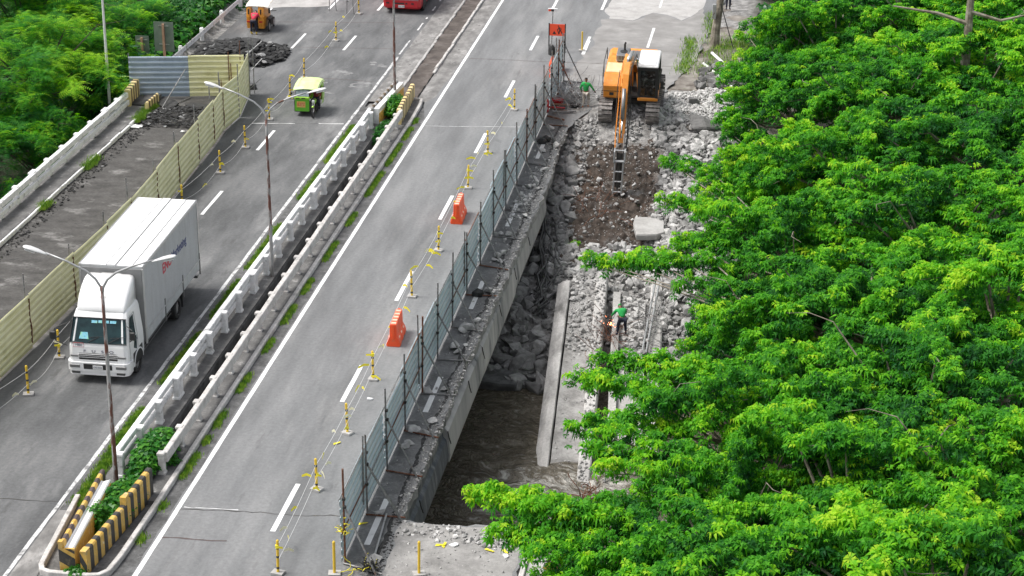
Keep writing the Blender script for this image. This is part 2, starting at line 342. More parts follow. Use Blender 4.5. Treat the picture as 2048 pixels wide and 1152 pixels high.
def grid(x0, x1, y0, y1, st, fn):
    xs = np.arange(x0, x1+1e-6, st); ys = np.arange(y0, y1+1e-6, st)
    XX, YY = np.meshgrid(xs, ys); ZZ = fn(XX, YY); n = len(xs)
    v = np.stack([XX.ravel(), YY.ravel(), ZZ.ravel()], 1)
    i = np.arange((len(ys)-1)*(n-1)); r = i//(n-1); c = i % (n-1); a = r*n+c
    return v, np.stack([a, a+1, a+n+1, a+n], 1)
def npmesh(name, v, f, mats, smooth=True, tint=None):
    me = bpy.data.meshes.new(name); nv, nf, k = len(v), len(f), f.shape[1]
    me.vertices.add(nv); me.vertices.foreach_set('co', np.asarray(v, np.float32).ravel())
    me.loops.add(nf*k); me.loops.foreach_set('vertex_index', np.asarray(f, np.int32).ravel())
    me.polygons.add(nf); me.polygons.foreach_set('loop_start', np.arange(nf, dtype=np.int32)*k)
    me.polygons.foreach_set('loop_total', np.full(nf, k, np.int32))
    me.polygons.foreach_set('use_smooth', np.full(nf, smooth))
    for m in (mats if isinstance(mats, (list, tuple)) else [mats]): me.materials.append(M[m])
    me.update(calc_edges=True)
    if tint is not None:
        at = me.attributes.new('tint', 'FLOAT', 'POINT'); at.data.foreach_set('value', np.asarray(tint, np.float32))
    return me
def npobj(name, v, f, mats, smooth=True, parent=None, tint=None):
    o = bpy.data.objects.new(name, npmesh(name, v, f, mats, smooth, tint)); COL.objects.link(o)
    if parent: o.parent = parent
    return o
# bank material: brown dirt in the dug slope, grey dust and fines elsewhere, dark leaf litter under the trees
def bankmat():
    m = bpy.data.materials.new('bank_ground'); m.use_nodes = True
    n = m.node_tree; N = n.nodes; L = n.links; b = N['Principled BSDF']
    ge = N.new('ShaderNodeNewGeometry')
    def noise(sc, d=8):
        no = N.new('ShaderNodeTexNoise'); no.inputs['Scale'].default_value = sc; no.inputs['Detail'].default_value = d; L.new(ge.outputs['Position'], no.inputs['Vector']); return no.outputs['Fac']
    def ramp(f, st):
        c = N.new('ShaderNodeValToRGB'); e = c.color_ramp.elements
        while len(e) < len(st): e.new(.5)
        for i, (p_, q) in enumerate(st): e[i].position = p_; e[i].color = (*q, 1)
        L.new(f, c.inputs[0]); return c.outputs[0]
    def mix(f, a, c):
        q = N.new('ShaderNodeMix'); q.data_type = 'RGBA'; L.new(f, q.inputs[0]); L.new(a, q.inputs[6]); L.new(c, q.inputs[7]); return q.outputs[2]
    grey = ramp(noise(2.5), [(.3, g3(.13, .04)), (.5, g3(.22, .03)), (.7, g3(.34, .03))])
    brown = ramp(noise(2.0), [(.3, (.035, .024, .018)), (.55, (.075, .05, .036)), (.72, (.14, .105, .085))])
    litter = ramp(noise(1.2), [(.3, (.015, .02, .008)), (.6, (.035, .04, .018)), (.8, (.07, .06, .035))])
    a = N.new('ShaderNodeAttribute'); a.attribute_name = 'dirt'; a2 = N.new('ShaderNodeAttribute'); a2.attribute_name = 'litter'
    c = mix(a.outputs['Fac'], grey, brown); c = mix(a2.outputs['Fac'], c, litter)
    L.new(c, b.inputs['Base Color']); b.inputs['Roughness'].default_value = .95
    bp = N.new('ShaderNodeBump'); bp.inputs['Strength'].default_value = 1.0; bp.inputs['Distance'].default_value = .08; L.new(noise(9), bp.inputs['Height']); L.new(bp.outputs[0], b.inputs['Normal'])
    return m
M['bank'] = bankmat()
v, f = grid(-75, 45, 30, 175, .5, zt)
v[:, 2] -= (v[:, 1] > 107)*(v[:, 0] > -36)*(v[:, 0] < -5.5)*.25
me = npmesh('river_bank', v, f, 'bank')
X_, Y_ = v[:, 0], v[:, 1]
dirt = sm(-11.6, -10.6, X_+fbm(X_, Y_)*1.5)*(1-sm(-7.1, -6.0, X_+fbm(X_+9, Y_)*1.5))*sm(87.0, 89.5, Y_+fbm(X_*.8, Y_*.8)*2)*(1-sm(97.5, 99, Y_))
me.attributes.new('dirt', 'FLOAT', 'POINT').data.foreach_set('value', dirt.astype(np.float32))
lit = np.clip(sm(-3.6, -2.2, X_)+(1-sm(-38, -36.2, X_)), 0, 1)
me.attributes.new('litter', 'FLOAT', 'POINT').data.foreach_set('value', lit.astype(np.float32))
o = bpy.data.objects.new('river_bank', me); COL.objects.link(o); tag(o, kind='structure')
# far ground sheet to the horizon
mb = MB(); mb.sheet([(-900, 174), (900, 174), (900, 1500), (-900, 1500)], -1.0); mb.sheet([(-900, -200), (-74, -200), (-74, 174), (-900, 174)], -5.0); mb.sheet([(44, -200), (900, -200), (900, 174), (44, 174)], -4.0); mb.sheet([(-74, -200), (44, -200), (44, 31), (-74, 31)], -.6)
M['far_green'] = pm('far_vegetation', [(.02, .05, .012), (.05, .09, .02)], .2, .9)
struct(mb, 'far_ground', 'far_green')
# fine clods on the dug slope
def clods(x0, x1, y0, y1, st, amp): 
    v, f = grid(x0, x1, y0, y1, st, lambda X, Y: zt(X, Y)+.03+np.abs(fbm(X*3.3, Y*3.3, 4))*amp*2.2+(fbm(X*.9+5, Y*.9)*.35))
    edge = np.minimum.reduce([v[:, 0]-x0, x1-v[:, 0], v[:, 1]-y0, y1-v[:, 1]]); v[:, 2] -= (1-np.clip((edge-.6+fbm(v[:, 0]*1.1, v[:, 1]*1.1)*3.2)/.5, 0, 1))*.5
    return v, f
v, f = clods(-11.45, -5.6, 86.5, 99.3, .07, .32)
M['clod'] = pm('brown_dirt', [(.028, .021, .017), (.052, .039, .031), (.09, .070, .058)], 2.2, .95, .9, 14, stain=g3(.15, .04), sscale=.9, smin=.56, smax=.70)
tag(npobj('dug_soil', v, f, 'clod'), kind='structure')
# ------------------------------------------------------------------ water
def watermat():
    m = bpy.data.materials.new('muddy_river_water'); m.use_nodes = True
    n = m.node_tree; N = n.nodes; L = n.links; b = N['Principled BSDF']
    ge = N.new('ShaderNodeNewGeometry')
    at = N.new('ShaderNodeAttribute'); at.attribute_name = 'foam'
    di = N.new('ShaderNodeTexNoise'); di.inputs['Scale'].default_value = .55; di.inputs['Detail'].default_value = 3; L.new(ge.outputs['Position'], di.inputs['Vector'])
    ad = N.new('ShaderNodeVectorMath'); ad.operation = 'MULTIPLY_ADD'; L.new(di.outputs['Color'], ad.inputs[0]); ad.inputs[1].default_value = (3.2, 3.2, 0); L.new(ge.outputs['Position'], ad.inputs[2])
    mp = N.new('ShaderNodeMapping'); mp.inputs['Scale'].default_value = (1.3, 2.6, 1); mp.inputs['Rotation'].default_value = (0, 0, .5); L.new(ad.outputs[0], mp.inputs[0])
    no = N.new('ShaderNodeTexNoise'); no.inputs['Scale'].default_value = 1.3; no.inputs['Detail'].default_value = 10; no.inputs['Roughness'].default_value = .68; L.new(mp.outputs[0], no.inputs['Vector'])
    cm = N.new('ShaderNodeMath'); cm.operation = 'MULTIPLY_ADD'; L.new(no.outputs['Fac'], cm.inputs[0]); cm.inputs[1].default_value = 2.1; cm.inputs[2].default_value = -.56
    su = N.new('ShaderNodeMath'); su.operation = 'ADD'; L.new(cm.outputs[0], su.inputs[0]); L.new(at.outputs['Fac'], su.inputs[1])
    cr = N.new('ShaderNodeValToRGB'); e = cr.color_ramp.elements
    e[0].position = .42; e[0].color = (.10, .085, .060, 1); e[1].position = .98; e[1].color = (.56, .54, .50, 1)
    q = e.new(.58); q.color = (.16, .14, .105, 1); q = e.new(.74); q.color = (.21, .19, .16, 1)
    L.new(su.outputs[0], cr.inputs[0]); L.new(cr.outputs[0], b.inputs['Base Color'])
    mr = N.new('ShaderNodeMapRange'); mr.inputs['From Min'].default_value = .6; mr.inputs['From Max'].default_value = .95; mr.inputs['To Min'].default_value = .08; mr.inputs['To Max'].default_value = .6; L.new(su.outputs[0], mr.inputs[0]); L.new(mr.outputs[0], b.inputs['Roughness'])
    b.inputs['IOR'].default_value = 1.33
    n2 = N.new('ShaderNodeTexNoise'); n2.inputs['Scale'].default_value = 3.2; n2.inputs['Detail'].default_value = 7; L.new(mp.outputs[0], n2.inputs['Vector'])
    bp = N.new('ShaderNodeBump'); bp.inputs['Strength'].default_value = 1.0; bp.inputs['Distance'].default_value = .3; L.new(n2.outputs['Fac'], bp.inputs['Height']); L.new(bp.outputs[0], b.inputs['Normal'])
    return m
M['water'] = watermat()
v, f = grid(-60, 12, 54.0, 79.0, .2, lambda X, Y: WATER+fbm(X*.9, Y*1.6, 4)*.22)
X_, Y_ = v[:, 0], v[:, 1]
foam = .34*np.exp(-(((X_+9.9)/1.3)**2+((Y_-67.6)/1.8)**2))+.32*np.exp(-(((X_+6.8)/2.6)**2+((Y_-67.2)/3.2)**2))+.16*np.exp(-(((X_+9.0)/2.6)**2+((Y_-63.4)/1.6)**2))-.10*np.exp(-(((X_+13)/2.5)**2+((Y_-72)/4)**2))
foam += .16*np.exp(-((Y_-58.5)/3.2)**2)*(X_ > -13)
me = npmesh('river_water', v, f, 'water'); me.attributes.new('foam', 'FLOAT', 'POINT').data.foreach_set('value', foam.astype(np.float32))
o = bpy.data.objects.new('river_water', me); COL.objects.link(o); tag(o, kind='structure')
# ------------------------------------------------------------------ road sheets
def jag(pts, amp, step=.35, seed=1):
    r = random.Random(seed); out = []
    for (x0, y0), (x1, y1) in zip(pts[:-1], pts[1:]):
        L_ = math.hypot(x1-x0, y1-y0); n = max(1, int(L_/step))
        for i in range(n):
            t = i/n; nx, ny = -(y1-y0)/L_, (x1-x0)/L_; a = r.uniform(-amp, amp) if i else 0
            out.append((x0+(x1-x0)*t+nx*a, y0+(y1-y0)*t+ny*a))
    out.append(pts[-1]); return out
EDGE = jag([(-11.78, 56.0), (-11.8, 61), (-11.86, 68), (-11.7, 75), (-11.62, 82), (-11.5, 90), (-11.75, 96.0), (-11.65, 98.6), (-11.3, 100.4), (-10.9, 102.0)], .07, .3, 5)
# right carriageway: rough junction with the dirt shoulder on the right
farR = jag([(-10.9, 102.0), (-10.4, 103.6), (-9.6, 104.8), (-7.8, 105.2), (-7.2, 106), (-7.0, 107.5), (-6.1, 112), (-5.6, 118), (-5.0, 128), (-4.0, 174)], .18, .5, 8)
mb = MB(); poly = [(-19.86, 30), (-7.4, 30)]+jag([(-7.5, 50), (-7.6, 54.9), (-8.5, 56.15), (-10.2, 55.9), (-11.78, 56.0)], .09, .25, 3)[:-1]+EDGE+farR[1:]+[(-19.86, 174)]
mb.sheet(poly, 0.0)
o = struct(mb, 'right_carriageway', 'asphalt')
bm = bmesh.new(); bm.from_mesh(o.data); bmesh.ops.triangulate(bm, faces=bm.faces); bm.to_mesh(o.data); bm.free()
mb = MB(); mb.sheet([(-28.4, 30), (-22.9, 30), (-22.9, 174), (-34.6, 174), (-34.6, 101.0), (-29.6, 101.0), (-29.0, 96), (-28.6, 88), (-28.2, 78), (-28.4, 70), (-28.7, 62)], 0.0)
o = struct(mb, 'left_carriageway', 'asphalt_left')
bm = bmesh.new(); bm.from_mesh(o.data); bmesh.ops.triangulate(bm, faces=bm.faces); bm.to_mesh(o.data); bm.free()
# planed, closed lane behind the yellow fence
mb = MB(); mb.sheet([(-34.3, 40), (-28.4, 40), (-28.7, 62), (-28.4, 70), (-28.2, 78), (-28.6, 88), (-29.0, 96), (-29.6, 101), (-34.6, 101), (-34.35, 95), (-34.2, 87)], -.03); struct(mb, 'planed_lane', 'milled')
# pale concrete patches of new pavement
mb = MB(); mb.sheet(jag([(-33.6, 120.2), (-29.8, 121.5), (-29.3, 174)], .12, .8, 2)+[(-34.5, 174), (-34.4, 121)], .004); struct(mb, 'left_concrete_patch', 'conc_pale')
mb = MB(); mb.sheet(jag([(-12.0, 174), (-12.3, 128), (-12.4, 124), (-11.9, 121.6), (-10.4, 121.4), (-9.3, 123.6), (-8.4, 123.2), (-7.4, 122.0), (-6.9, 123), (-6.2, 126)], .12, .6, 4)+[(-5.4, 174)], .004); struct(mb, 'right_concrete_patch', 'conc_pale')
mb = MB(); mb.sheet(jag([(-11.6, 40), (-11.65, 50), (-11.75, 55.9)], .1, .3, 12)+jag([(-11.75, 55.9), (-10.2, 55.8), (-8.6, 56.05), (-7.7, 54.8), (-7.45, 40)], .06, .3, 13), .004); struct(mb, 'near_concrete_apron', 'apron')
mb = MB(); mb.sheet(jag([(-13.0, 50.2), (-13.03, 107)], .02, 1, 3)+[(-12.6, 107)]+jag([(-12.0, 101.5), (-11.85, 98.5), (-11.9, 96.0), (-11.62, 90), (-11.75, 82), (-11.83, 75), (-11.98, 68), (-11.93, 61), (-11.9, 56), (-12.0, 50.2)], .06, .3, 6), .004)
o = struct(mb, 'grimy_deck_strip', 'asphalt_dirty'); bm = bmesh.new(); bm.from_mesh(o.data); bmesh.ops.triangulate(bm, faces=bm.faces); bm.to_mesh(o.data); bm.free()
M['dust'] = pm('dusty_asphalt', [g3(.20, .03), g3(.245, .03), g3(.30, .03)], .8, .9, .4, 30, stain=g3(.18, .04), sscale=.5, smin=.5, smax=.7)
mb = MB(); mb.sheet(jag([(-12.7, 101.0), (-12.8, 110), (-12.2, 116), (-12.4, 121.3)], .2, .7, 21)+jag([(-11.9, 121.55), (-10.4, 121.3), (-9.3, 123.5), (-8.4, 123.1), (-7.3, 121.9), (-6.9, 122.9), (-6.3, 125.4), (-5.55, 119), (-6.1, 112), (-7.0, 107.5), (-7.4, 106), (-7.9, 105.35), (-9.6, 104.95), (-10.5, 103.7), (-11.0, 102.1), (-12.7, 101.0)], .1, .6, 22), .0025)
o = struct(mb, 'dusty_pavement', 'dust'); bm = bmesh.new(); bm.from_mesh(o.data); bmesh.ops.triangulate(bm, faces=bm.faces); bm.to_mesh(o.data); bm.free()
# dirt shoulder, upper right
v, f = grid(-7.6, 2.5, 99.8, 150, .25, lambda X, Y: -.10+fbm(X*.8, Y*.8)*.35-sm(-4.2, 2, X)*sm(150, 122, Y)*1.4+.25*sm(-6.0, -4.8, X)*np.exp(-((Y-113)/6)**2))
M['shoulder'] = pm('dusty_shoulder', [(.13, .115, .10), (.20, .18, .16), (.30, .28, .25)], 1.1, .95, .7, 12, stain=(.07, .055, .045), sscale=.45, smin=.5, smax=.62, stain2=(.12, .16, .05), s2=(.5, .62, .7))
tag(npobj('dirt_shoulder', v, f, 'shoulder'), kind='structure')
# worn side strips beyond the bridge, both sides of the planted median
M['worn'] = pm('worn_pavement', [g3(.12, .03), g3(.19, .03), g3(.30, .03)], 1.6, .95, .8, 16, stain=g3(.38, .03), sscale=1.1, smin=.54, smax=.7, stretch=('w', 1, .5, 1), stain2=g3(.06, .05), s2=(1.6, .58, .7))
M['gutter'] = pm('dirty_gutter_asphalt', [g3(.06), g3(.10), g3(.16)], 1.6, .9, .6, 20, stain=g3(.28, .02), sscale=2.0, smin=.6, smax=.74, grain=.3)
mb = MB()
mb.sheet(jag([(-22.9, 101.5), (-22.9, 174)], .03, 1, 6)+[(-21.55, 174), (-21.65, 104.5), (-21.7, 101.5)], .003)
mb.sheet([(-20.4, 101.8), (-19.86, 101.8)]+jag([(-19.45, 103), (-19.3, 110), (-19.3, 174)], .05, .8, 6)+[(-20.3, 174), (-20.4, 106)], .003)
mb.sheet([(-23.0, 30), (-22.3, 30), (-22.1, 50.2), (-22.6, 55.2), (-23.0, 55.4)], .003)

mb.sheet([(-22.3, 30), (-20.1, 30), (-20.1, 50.6), (-22.1, 50.6)], -.02)
struct(mb, 'worn_pavement', 'worn')
mb = MB(); mb.sheet([(-20.1, 30)]+jag([(-19.30, 30), (-19.33, 99)], .04, .7, 17)+[(-19.85, 101.5), (-19.85, 51.5), (-20.1, 50.6)], .003); struct(mb, 'dirty_road_edge', 'gutter')
# ------------------------------------------------------------------ markings
mb = MB()
def line(x0, y0, x1, y1, w=.15, seed=0, z=.008, wob=.006):
    r = random.Random(seed); n = max(2, int((y1-y0)/.6)); L_ = []; R_ = []
    for i in range(n+1):
        t = i/n; x = x0+(x1-x0)*t; y = y0+(y1-y0)*t
        L_.append((x-w/2+r.uniform(-wob, wob), y, z)); R_.append((x+w/2+r.uniform(-wob, wob), y, z))
    vs = L_+R_; mb.add(vs, [(i, i+n+1, i+n+2, i+1) for i in range(n)])
line(-19.17, 30, -19.2, 174, .16, 1)
y = 54.55-9.8*3
for k in range(14):
    line(-15.72, y, -15.72, y+3.3, .17, k); y += 9.8
for k in range(8):
    y0 = 113.85+9.85*k; line(-12.6, y0, -12.6, y0+3.2, .17, k+30)
line(-8.93, 115.2, -8.93, 119.8, .15, 60); line(-9.0, 125, -9.0, 128, .12, 60)
for k in range(7):
    line(-12.55, 54.2+9.8*k, -12.55, 57.3+9.8*k, .2, k+50, z=.011)
y = 44.5
for k in range(12):
    if k != 2: line(-26.57, y, -26.57, y+3.3, .16, k+80)
    y += 9.55
for k in range(4): line(-29.68, 111.2+9.55*k, -29.68, 114.6+9.55*k, .15, k+90)
line(-33.0, 106.5, -33.2, 111.3, .10, 5); line(-33.2, 117.5, -33.3, 120.3, .12, 6)
line(-8.6, 48, -8.6, 52.6, .17, 98, z=.012)
struct(mb, 'white_lane_markings', 'paint')
mb = MB()
line(-23.12, 30, -23.12, 110.5, .14, 2, wob=.015)
for (a, b) in ((111, 114.2), (116.6, 118.4), (119.4, 119.8), (121.5, 122.6), (124, 124.7), (127, 128.2), (131, 134), (138, 150)): line(-23.15, a, -23.15, b, .1, 3, wob=.02)
struct(mb, 'worn_edge_marking', 'paint_worn')
def crack(x0, y0, x1, y1, w, z, mat, name, seed, amp=.06):
    r = random.Random(seed); L_ = math.hypot(x1-x0, y1-y0); n = max(3, int(L_/.25)); a = 0; m_ = MB(); vs = []
    for i in range(n+1):
        t = i/n; a = a*.8+r.uniform(-amp, amp); ww = w*r.uniform(.3, 1.3)
        vs += [(x0+(x1-x0)*t, y0+(y1-y0)*t+a-ww/2, z), (x0+(x1-x0)*t, y0+(y1-y0)*t+a+ww/2, z)]
    m_.add(vs, [(2*i, 2*i+2, 2*i+3, 2*i+1) for i in range(n)]); return struct(m_, name, mat)
crack(-19.3, 55.5, -13.1, 55.95, .05, .006, 'black', 'expansion_joint', 1)
crack(-19.0, 55.62, -17.2, 55.72, .04, .012, 'paint', 'joint_mortar', 2, .03)
crack(-28.6, 54.9, -22.7, 55.3, .04, .006, 'black', 'expansion_joint', 3)
crack(-28.8, 96.3, -23.1, 97.3, .04, .006, 'black', 'expansion_joint', 4)
crack(-28.0, 96.5, -25.8, 96.85, .08, .012, 'paint', 'joint_mortar', 5, .03)
crack(-24.6, 97.1, -23.3, 97.3, .08, .012, 'paint', 'joint_mortar', 6, .03)
crack(-19.1, 97.7, -13.6, 98.5, .06, .007, 'paint_worn', 'joint_mortar', 7, .02)
for i, (xa, ya, xb, yb) in enumerate(((-19.0, 110.9, -7.2, 111.4), (-32, 111.2, -23.3, 112.2), (-33, 116.8, -24.5, 118.2), (-12.5, 106.5, -9.6, 106.6), (-27, 105.5, -23.4, 105.2), (-19.1, 53.6, -17, 53.7))):
    crack(xa, ya, xb, yb, .07, .006, 'black_faded', 'pavement_joint', 20+i, .03)
mb = MB()
for (x, y, rx, ry, sd_) in ((-25.5, 106.3, .9, .8, 1), (-24.1, 104.5, .7, .7, 2), (-23.9, 108.6, .9, .7, 3), (-26.3, 104.2, .5, .7, 5), (-25.9, 102.6, 1.2, .3, 4)):
    r = random.Random(sd_)
    for q_ in range(5):
        a_, b_, s_ = x+r.uniform(-rx, rx)*.7, y+r.uniform(-ry, ry)*.7, r.uniform(.2, .45); mb.sheet([(a_+rx*s_*math.cos(t*.35)*r.uniform(.4, 1), b_+ry*s_*math.sin(t*.35)*r.uniform(.4, 1)) for t in range(18)], .005+q_*.0006)
M['patch'] = pm('cement_spill', [g3(.15), g3(.21), g3(.30)], 2.0, .9, .3, 20)
struct(mb, 'cement_spill', 'patch')
mb = MB(); mb.add([(-24.05+.55*math.cos(t*.26)*q, 104.4+.45*math.sin(t*.26)*q, .007) for q in (.7, 1) for t in range(24)], [(t, (t+1) % 24, 24+(t+1) % 24, 24+t) for t in range(24)]); struct(mb, 'manhole_ring', 'patch')
# ------------------------------------------------------------------ bridges
def deck(name, label, x0, x1, gx, y0=55.7, y1=98.2):
    t = thing(name, label, 'bridge', ((x0+x1)/2, y0, 0)); ox, oy = (x0+x1)/2, y0
    mb = MB(); mb.box(x0-ox, x1-ox, 0, y1-y0, -.36, -.05); mb.build('deck_slab', 'conc_dark', t)
    for g in gx:
        mb = MB(); mb.prism([(g-ox-.3, -1.75), (g-ox+.3, -1.75), (g-ox+.3, -1.5), (g-ox+.12, -1.3), (g-ox+.12, -.6), (g-ox+.25, -.37), (g-ox-.25, -.37), (g-ox-.12, -.6), (g-ox-.12, -1.3), (g-ox-.3, -1.5)], 'y', 0, y1-y0); mb.build('girder', 'conc_dark', t)
    mb = MB()
    return t
deck('left_bridge', 'left road bridge deck on concrete girders with white railings', -35.7, -21.25, [-34.8, -32, -29.5, -27, -24.5, -21.75])
rb = deck('right_bridge', 'right road bridge deck cut off along its outer girder above the river', -20.45, -11.85, [-20.1, -17.5, -15.0, -13.4])
ox, oy = (-20.45-11.85)/2, 55.7
# broken slab face and the exposed outer girder
def beamstain():
    return pm('weathered_girder_face', [g3(.32, .01), g3(.42, .02), g3(.50, .03)], .9, .85, .5, 14, stretch=('w', 1, 1.4, .35), stain=g3(.12, -.05), sscale=.40, smin=.56, smax=.68, stain2=g3(.56, .04), s2=(.9, .62, .75))
M['girder_face'] = beamstain()
mb = MB(); vs = []; r = random.Random(9); ys = np.arange(55.95, 98.0, .25); n = len(ys)
for y in ys:
    xe = float(np.interp(y, [p[1] for p in EDGE], [p[0] for p in EDGE]))
    j = r.uniform(-.025, .025)
    vs += [(xe-.34-ox, y-oy, -.004), (xe+.03+j-ox, y-oy, -.02+r.uniform(-.03, .0)), (xe+.05+j*.5-ox, y-oy, -.32), (xe-.3-ox, y-oy, -.36)]
mb.add(vs, [(4*i+a, 4*i+4+a, 4*i+5+a, 4*i+1+a) for i in range(n-1) for a in range(3)]); mb.build('slab_edge', 'conc', rb)
def girder_piece(y0, y1, zt_, xoff=0.0, name='outer_girder', broken=False):
    mb = MB(); X = -11.72-ox+xoff
    prof = [(X-.55, -.37), (X-.10, -.37), (X-.10, zt_), (X+.02, zt_-.12), (X+.10, -1.45), (X+.06, -1.75), (X-.55, -1.75)]
    mb.prism(prof, 'y', y0-oy, y1-oy); return mb.build(name, 'girder_wet' if broken else 'girder_face', rb)
M['girder_wet'] = pm('wet_streaked_girder', [(.05, .058, .068), (.10, .112, .13), (.19, .20, .21)], 1.0, .7, .5, 14, stretch=('w', 1, 1.6, .35), stain=g3(.32, .0), sscale=.7, smin=.54, smax=.68, grain=.2)
girder_piece(55.8, 63.6, -.72, .0, broken=True); girder_piece(63.62, 71.2, -.40, .06); girder_piece(71.22, 79.8, -.39, .07); girder_piece(79.82, 90.2, -.60, .0)
mb = MB(); mb.prism([(-12.25-ox, -.37), (-11.92-ox, -.37), (-11.86-ox, -1.7), (-12.25-ox, -1.7)], 'y', 90.2-oy, 98.2-oy); mb.build('web_stub', 'conc_dark', rb)
for yb in (58.3, 63.6, 68.0, 71.2, 75.6, 79.8, 84):
    mb = MB(); mb.tube([(-11.63-ox, yb-oy-.1, -.45), (-11.60-ox, yb-oy, -.75), (-11.58-ox, yb-oy+.25, -1.1)], .022, 6); mb.build('hanging_rod', 'track_dark', rb)
# abutments
mb = MB(); mb.box(-36.5, -7.6, 54.6, 55.66, -7, -.04); struct(mb, 'near_abutment', 'conc_dark')
mb = MB(); mb.box(-36.5, -12.0, 98.25, 99.4, -7, -.04); struct(mb, 'far_abutment', 'conc_dark')
mb = MB(); mb.box(-22.6, -21.3, 50.5, 55.64, -.5, -.02); mb.box(-20.6, -19.9, 50.5, 55.64, -.5, -.02); struct(mb, 'median_base', 'conc_walk')
# walkways and kerbs
mb = MB(); mb.box(-35.65, -34.3, 44, 102.0, -.30, .15); mb.box(-34.3, -34.12, 44, 101.8, -.1, .19)
struct(mb, 'left_walkway', 'conc_walk')
mb = MB(); r = random.Random(4); y = 60.0
while y < 96.5:
    L_ = r.uniform(.8, 1.7); mb.box(-34.12, -34.03+r.uniform(0, .03), y, y+L_-.02, -.03, .19+r.uniform(-.03, .02), bev=.02); y += L_
tag(mb.build('whitewashed_kerb', 'white_rail'), 'whitewashed chipped kerb of the walkway beside the planed lane', 'kerb')
mb = MB(); mb.box(-20.52, -20.0, 55.66, 101.8, -.30, .13); struct(mb, 'right_walkway', 'conc_walk')
mb = MB(); mb.box(-22.25, -21.28, 55.66, 100.5, -.30, .05); struct(mb, 'median_ledge', 'conc_walk')
mb = MB(); mb.sheet([(-22.97, 54.8), (-22.25, 54.8), (-22.25, 100.5), (-22.97, 100.5)], .005); struct(mb, 'verge_soil', 'gutter')
def kerb(name, label, pts, w, h, mat, closed=False, z0=-.05):
    mb = MB(); P = [Vector((x, y)) for x, y in pts]; n = len(P); vs = []
    for i, p in enumerate(P):
        a = P[max(i-1, 0)]; b = P[min(i+1, n-1)]; d = (b-a).normalized(); nn = Vector((-d.y, d.x))
        for (o_, z) in ((-w/2, z0), (-w/2, h-.02), (-w/2+.02, h), (w/2-.02, h), (w/2, h-.02), (w/2, z0)):
            q = p+nn*o_; vs.append((q.x, q.y, z))
    fs = [(6*i+a, 6*i+6+a, 6*i+7+a, 6*i+1+a) for i in range(n-1) for a in range(5)]+[tuple(range(6)), tuple(range(6*n-6, 6*n))]
    mb.add(vs, fs); return tag(mb.build(name, mat), label, 'kerb')
kerb('median_kerb', 'pale concrete kerb rounding the near nose of the median', [(-22.62, 55.6), (-22.42, 53.6), (-22.22, 51.6), (-22.16, 51.1), (-22.02, 50.82), (-21.75, 50.72), (-20.5, 50.72), (-20.2, 50.8), (-20.0, 51.1), (-19.93, 52), (-19.9, 55.6), (-19.9, 70), (-19.9, 85), (-19.88, 98.5), (-19.95, 101), (-20.05, 101.9), (-20.5, 102.0)], .17, .19, 'conc_rail')
r = random.Random(12)
def kerb_run(x, y0, y1, name, lab, chips, mat):
    t = thing(name, lab, 'kerb', (x, y0, 0)); y = y0; src = None; k = 0
    while y < y1:
        L_ = .9; 
        if src is None:
            mb = MB(); mb.box(-.075, .075, 0, L_-.04, -.1, .14, bev=.02); src = mb.build('kerb_stone', mat, t)
            c = src
        else: c = src.copy(); COL.objects.link(c); c.parent = t
        c.location = (r.uniform(-.02, .02), y-y0, r.uniform(-.03, .02)); c.rotation_euler = (0, r.uniform(-.05, .05), r.uniform(-.01, .01)); y += L_+r.choice([0, 0, 0, chips]); k += 1
kerb_run(-21.55, 104.3, 150, 'median_kerb', 'whitewashed kerb stones along the left side of the earth median', .0, 'conc_pale')
kerb_run(-20.42, 107.3, 150, 'median_kerb', 'weathered kerb stones along the right side of the earth median', .0, 'conc_rail')
v, f = grid(-21.6, -20.3, 101.5, 160, .15, lambda X, Y: .02+fbm(X*2, Y*2)*.16+.05); tag(npobj('median_earth', v, f, 'soil'), kind='structure')
# ------------------------------------------------------------------ railings
def railing(name, label, x, ys, dbl, side, mat, top, low, post_w=.24, zb=.15, h=.95, y_end=None, slabs=False):
    """posts at ys; top/low = (x0,x1,z0,z1) rails relative to x"""
    t = thing(name, label, 'railing', (x, ys[0], 0)); src = None
    pts = []
    for k, y in enumerate(ys):
        pts.append(y)
        if k in dbl: pts.append(y+.30)
    for y in pts:
        if src is None:
            mb = MB(); w_ = post_w/2
            mb.box(-w_, w_, -w_, w_, zb, h-.12, bev=.03)
            mb.box(-w_-.02, w_+.02, -w_-.02, w_+.02, h-.12, h-.01, bev=.02)
            mb.box(-w_-.02, w_+.03, -w_-.03, w_+.03, zb-.01, zb+.10, bev=.02)
            src = c = mb.build('post', mat, t)
        else: c = src.copy(); COL.objects.link(c); c.parent = t
        c.location = (0, y-ys[0], 0)
    a = ys[0]-ys[0]; b = (y_end or ys[-1])-ys[0]
    seg = [0]+[k for k in dbl]+[len(ys)-1]
    cuts = sorted(set([0.0]+[ys[k]+.15-ys[0] for k in dbl]+[b]))
    for y0, y1 in zip(cuts[:-1], cuts[1:]):
        for nm, q in (('top_rail', top), ('lower_rail', low)):
            if q is None: continue
            n = max(1, int((y1-y0)/2)); mb = MB(); r_ = random.Random(int(y0*10)); vs = []
            prof = [(q[0], q[2]), (q[0], q[3]-.02), (q[0]+.02, q[3]), (q[1]-.02, q[3]), (q[1], q[3]-.02), (q[1], q[2])]
            for i in range(n+1):
                yy = y0+.01+(y1-y0-.02)*i/n; dz = r_.uniform(-.012, .012); dx = r_.uniform(-.01, .01)
                vs += [(u+dx, yy, v_+dz) for u, v_ in prof]
            fs = [(6*i+j, 6*i+6+j, 6*i+6+(j+1) % 6, 6*i+(j+1) % 6) for i in range(n) for j in range(6)]+[tuple(range(6)), tuple(range(6*n, 6*n+6))]
            mb.add(vs, fs); mb.build(nm, mat, t)
    return t
ysL = [57.35+2.07*i for i in range(20)]
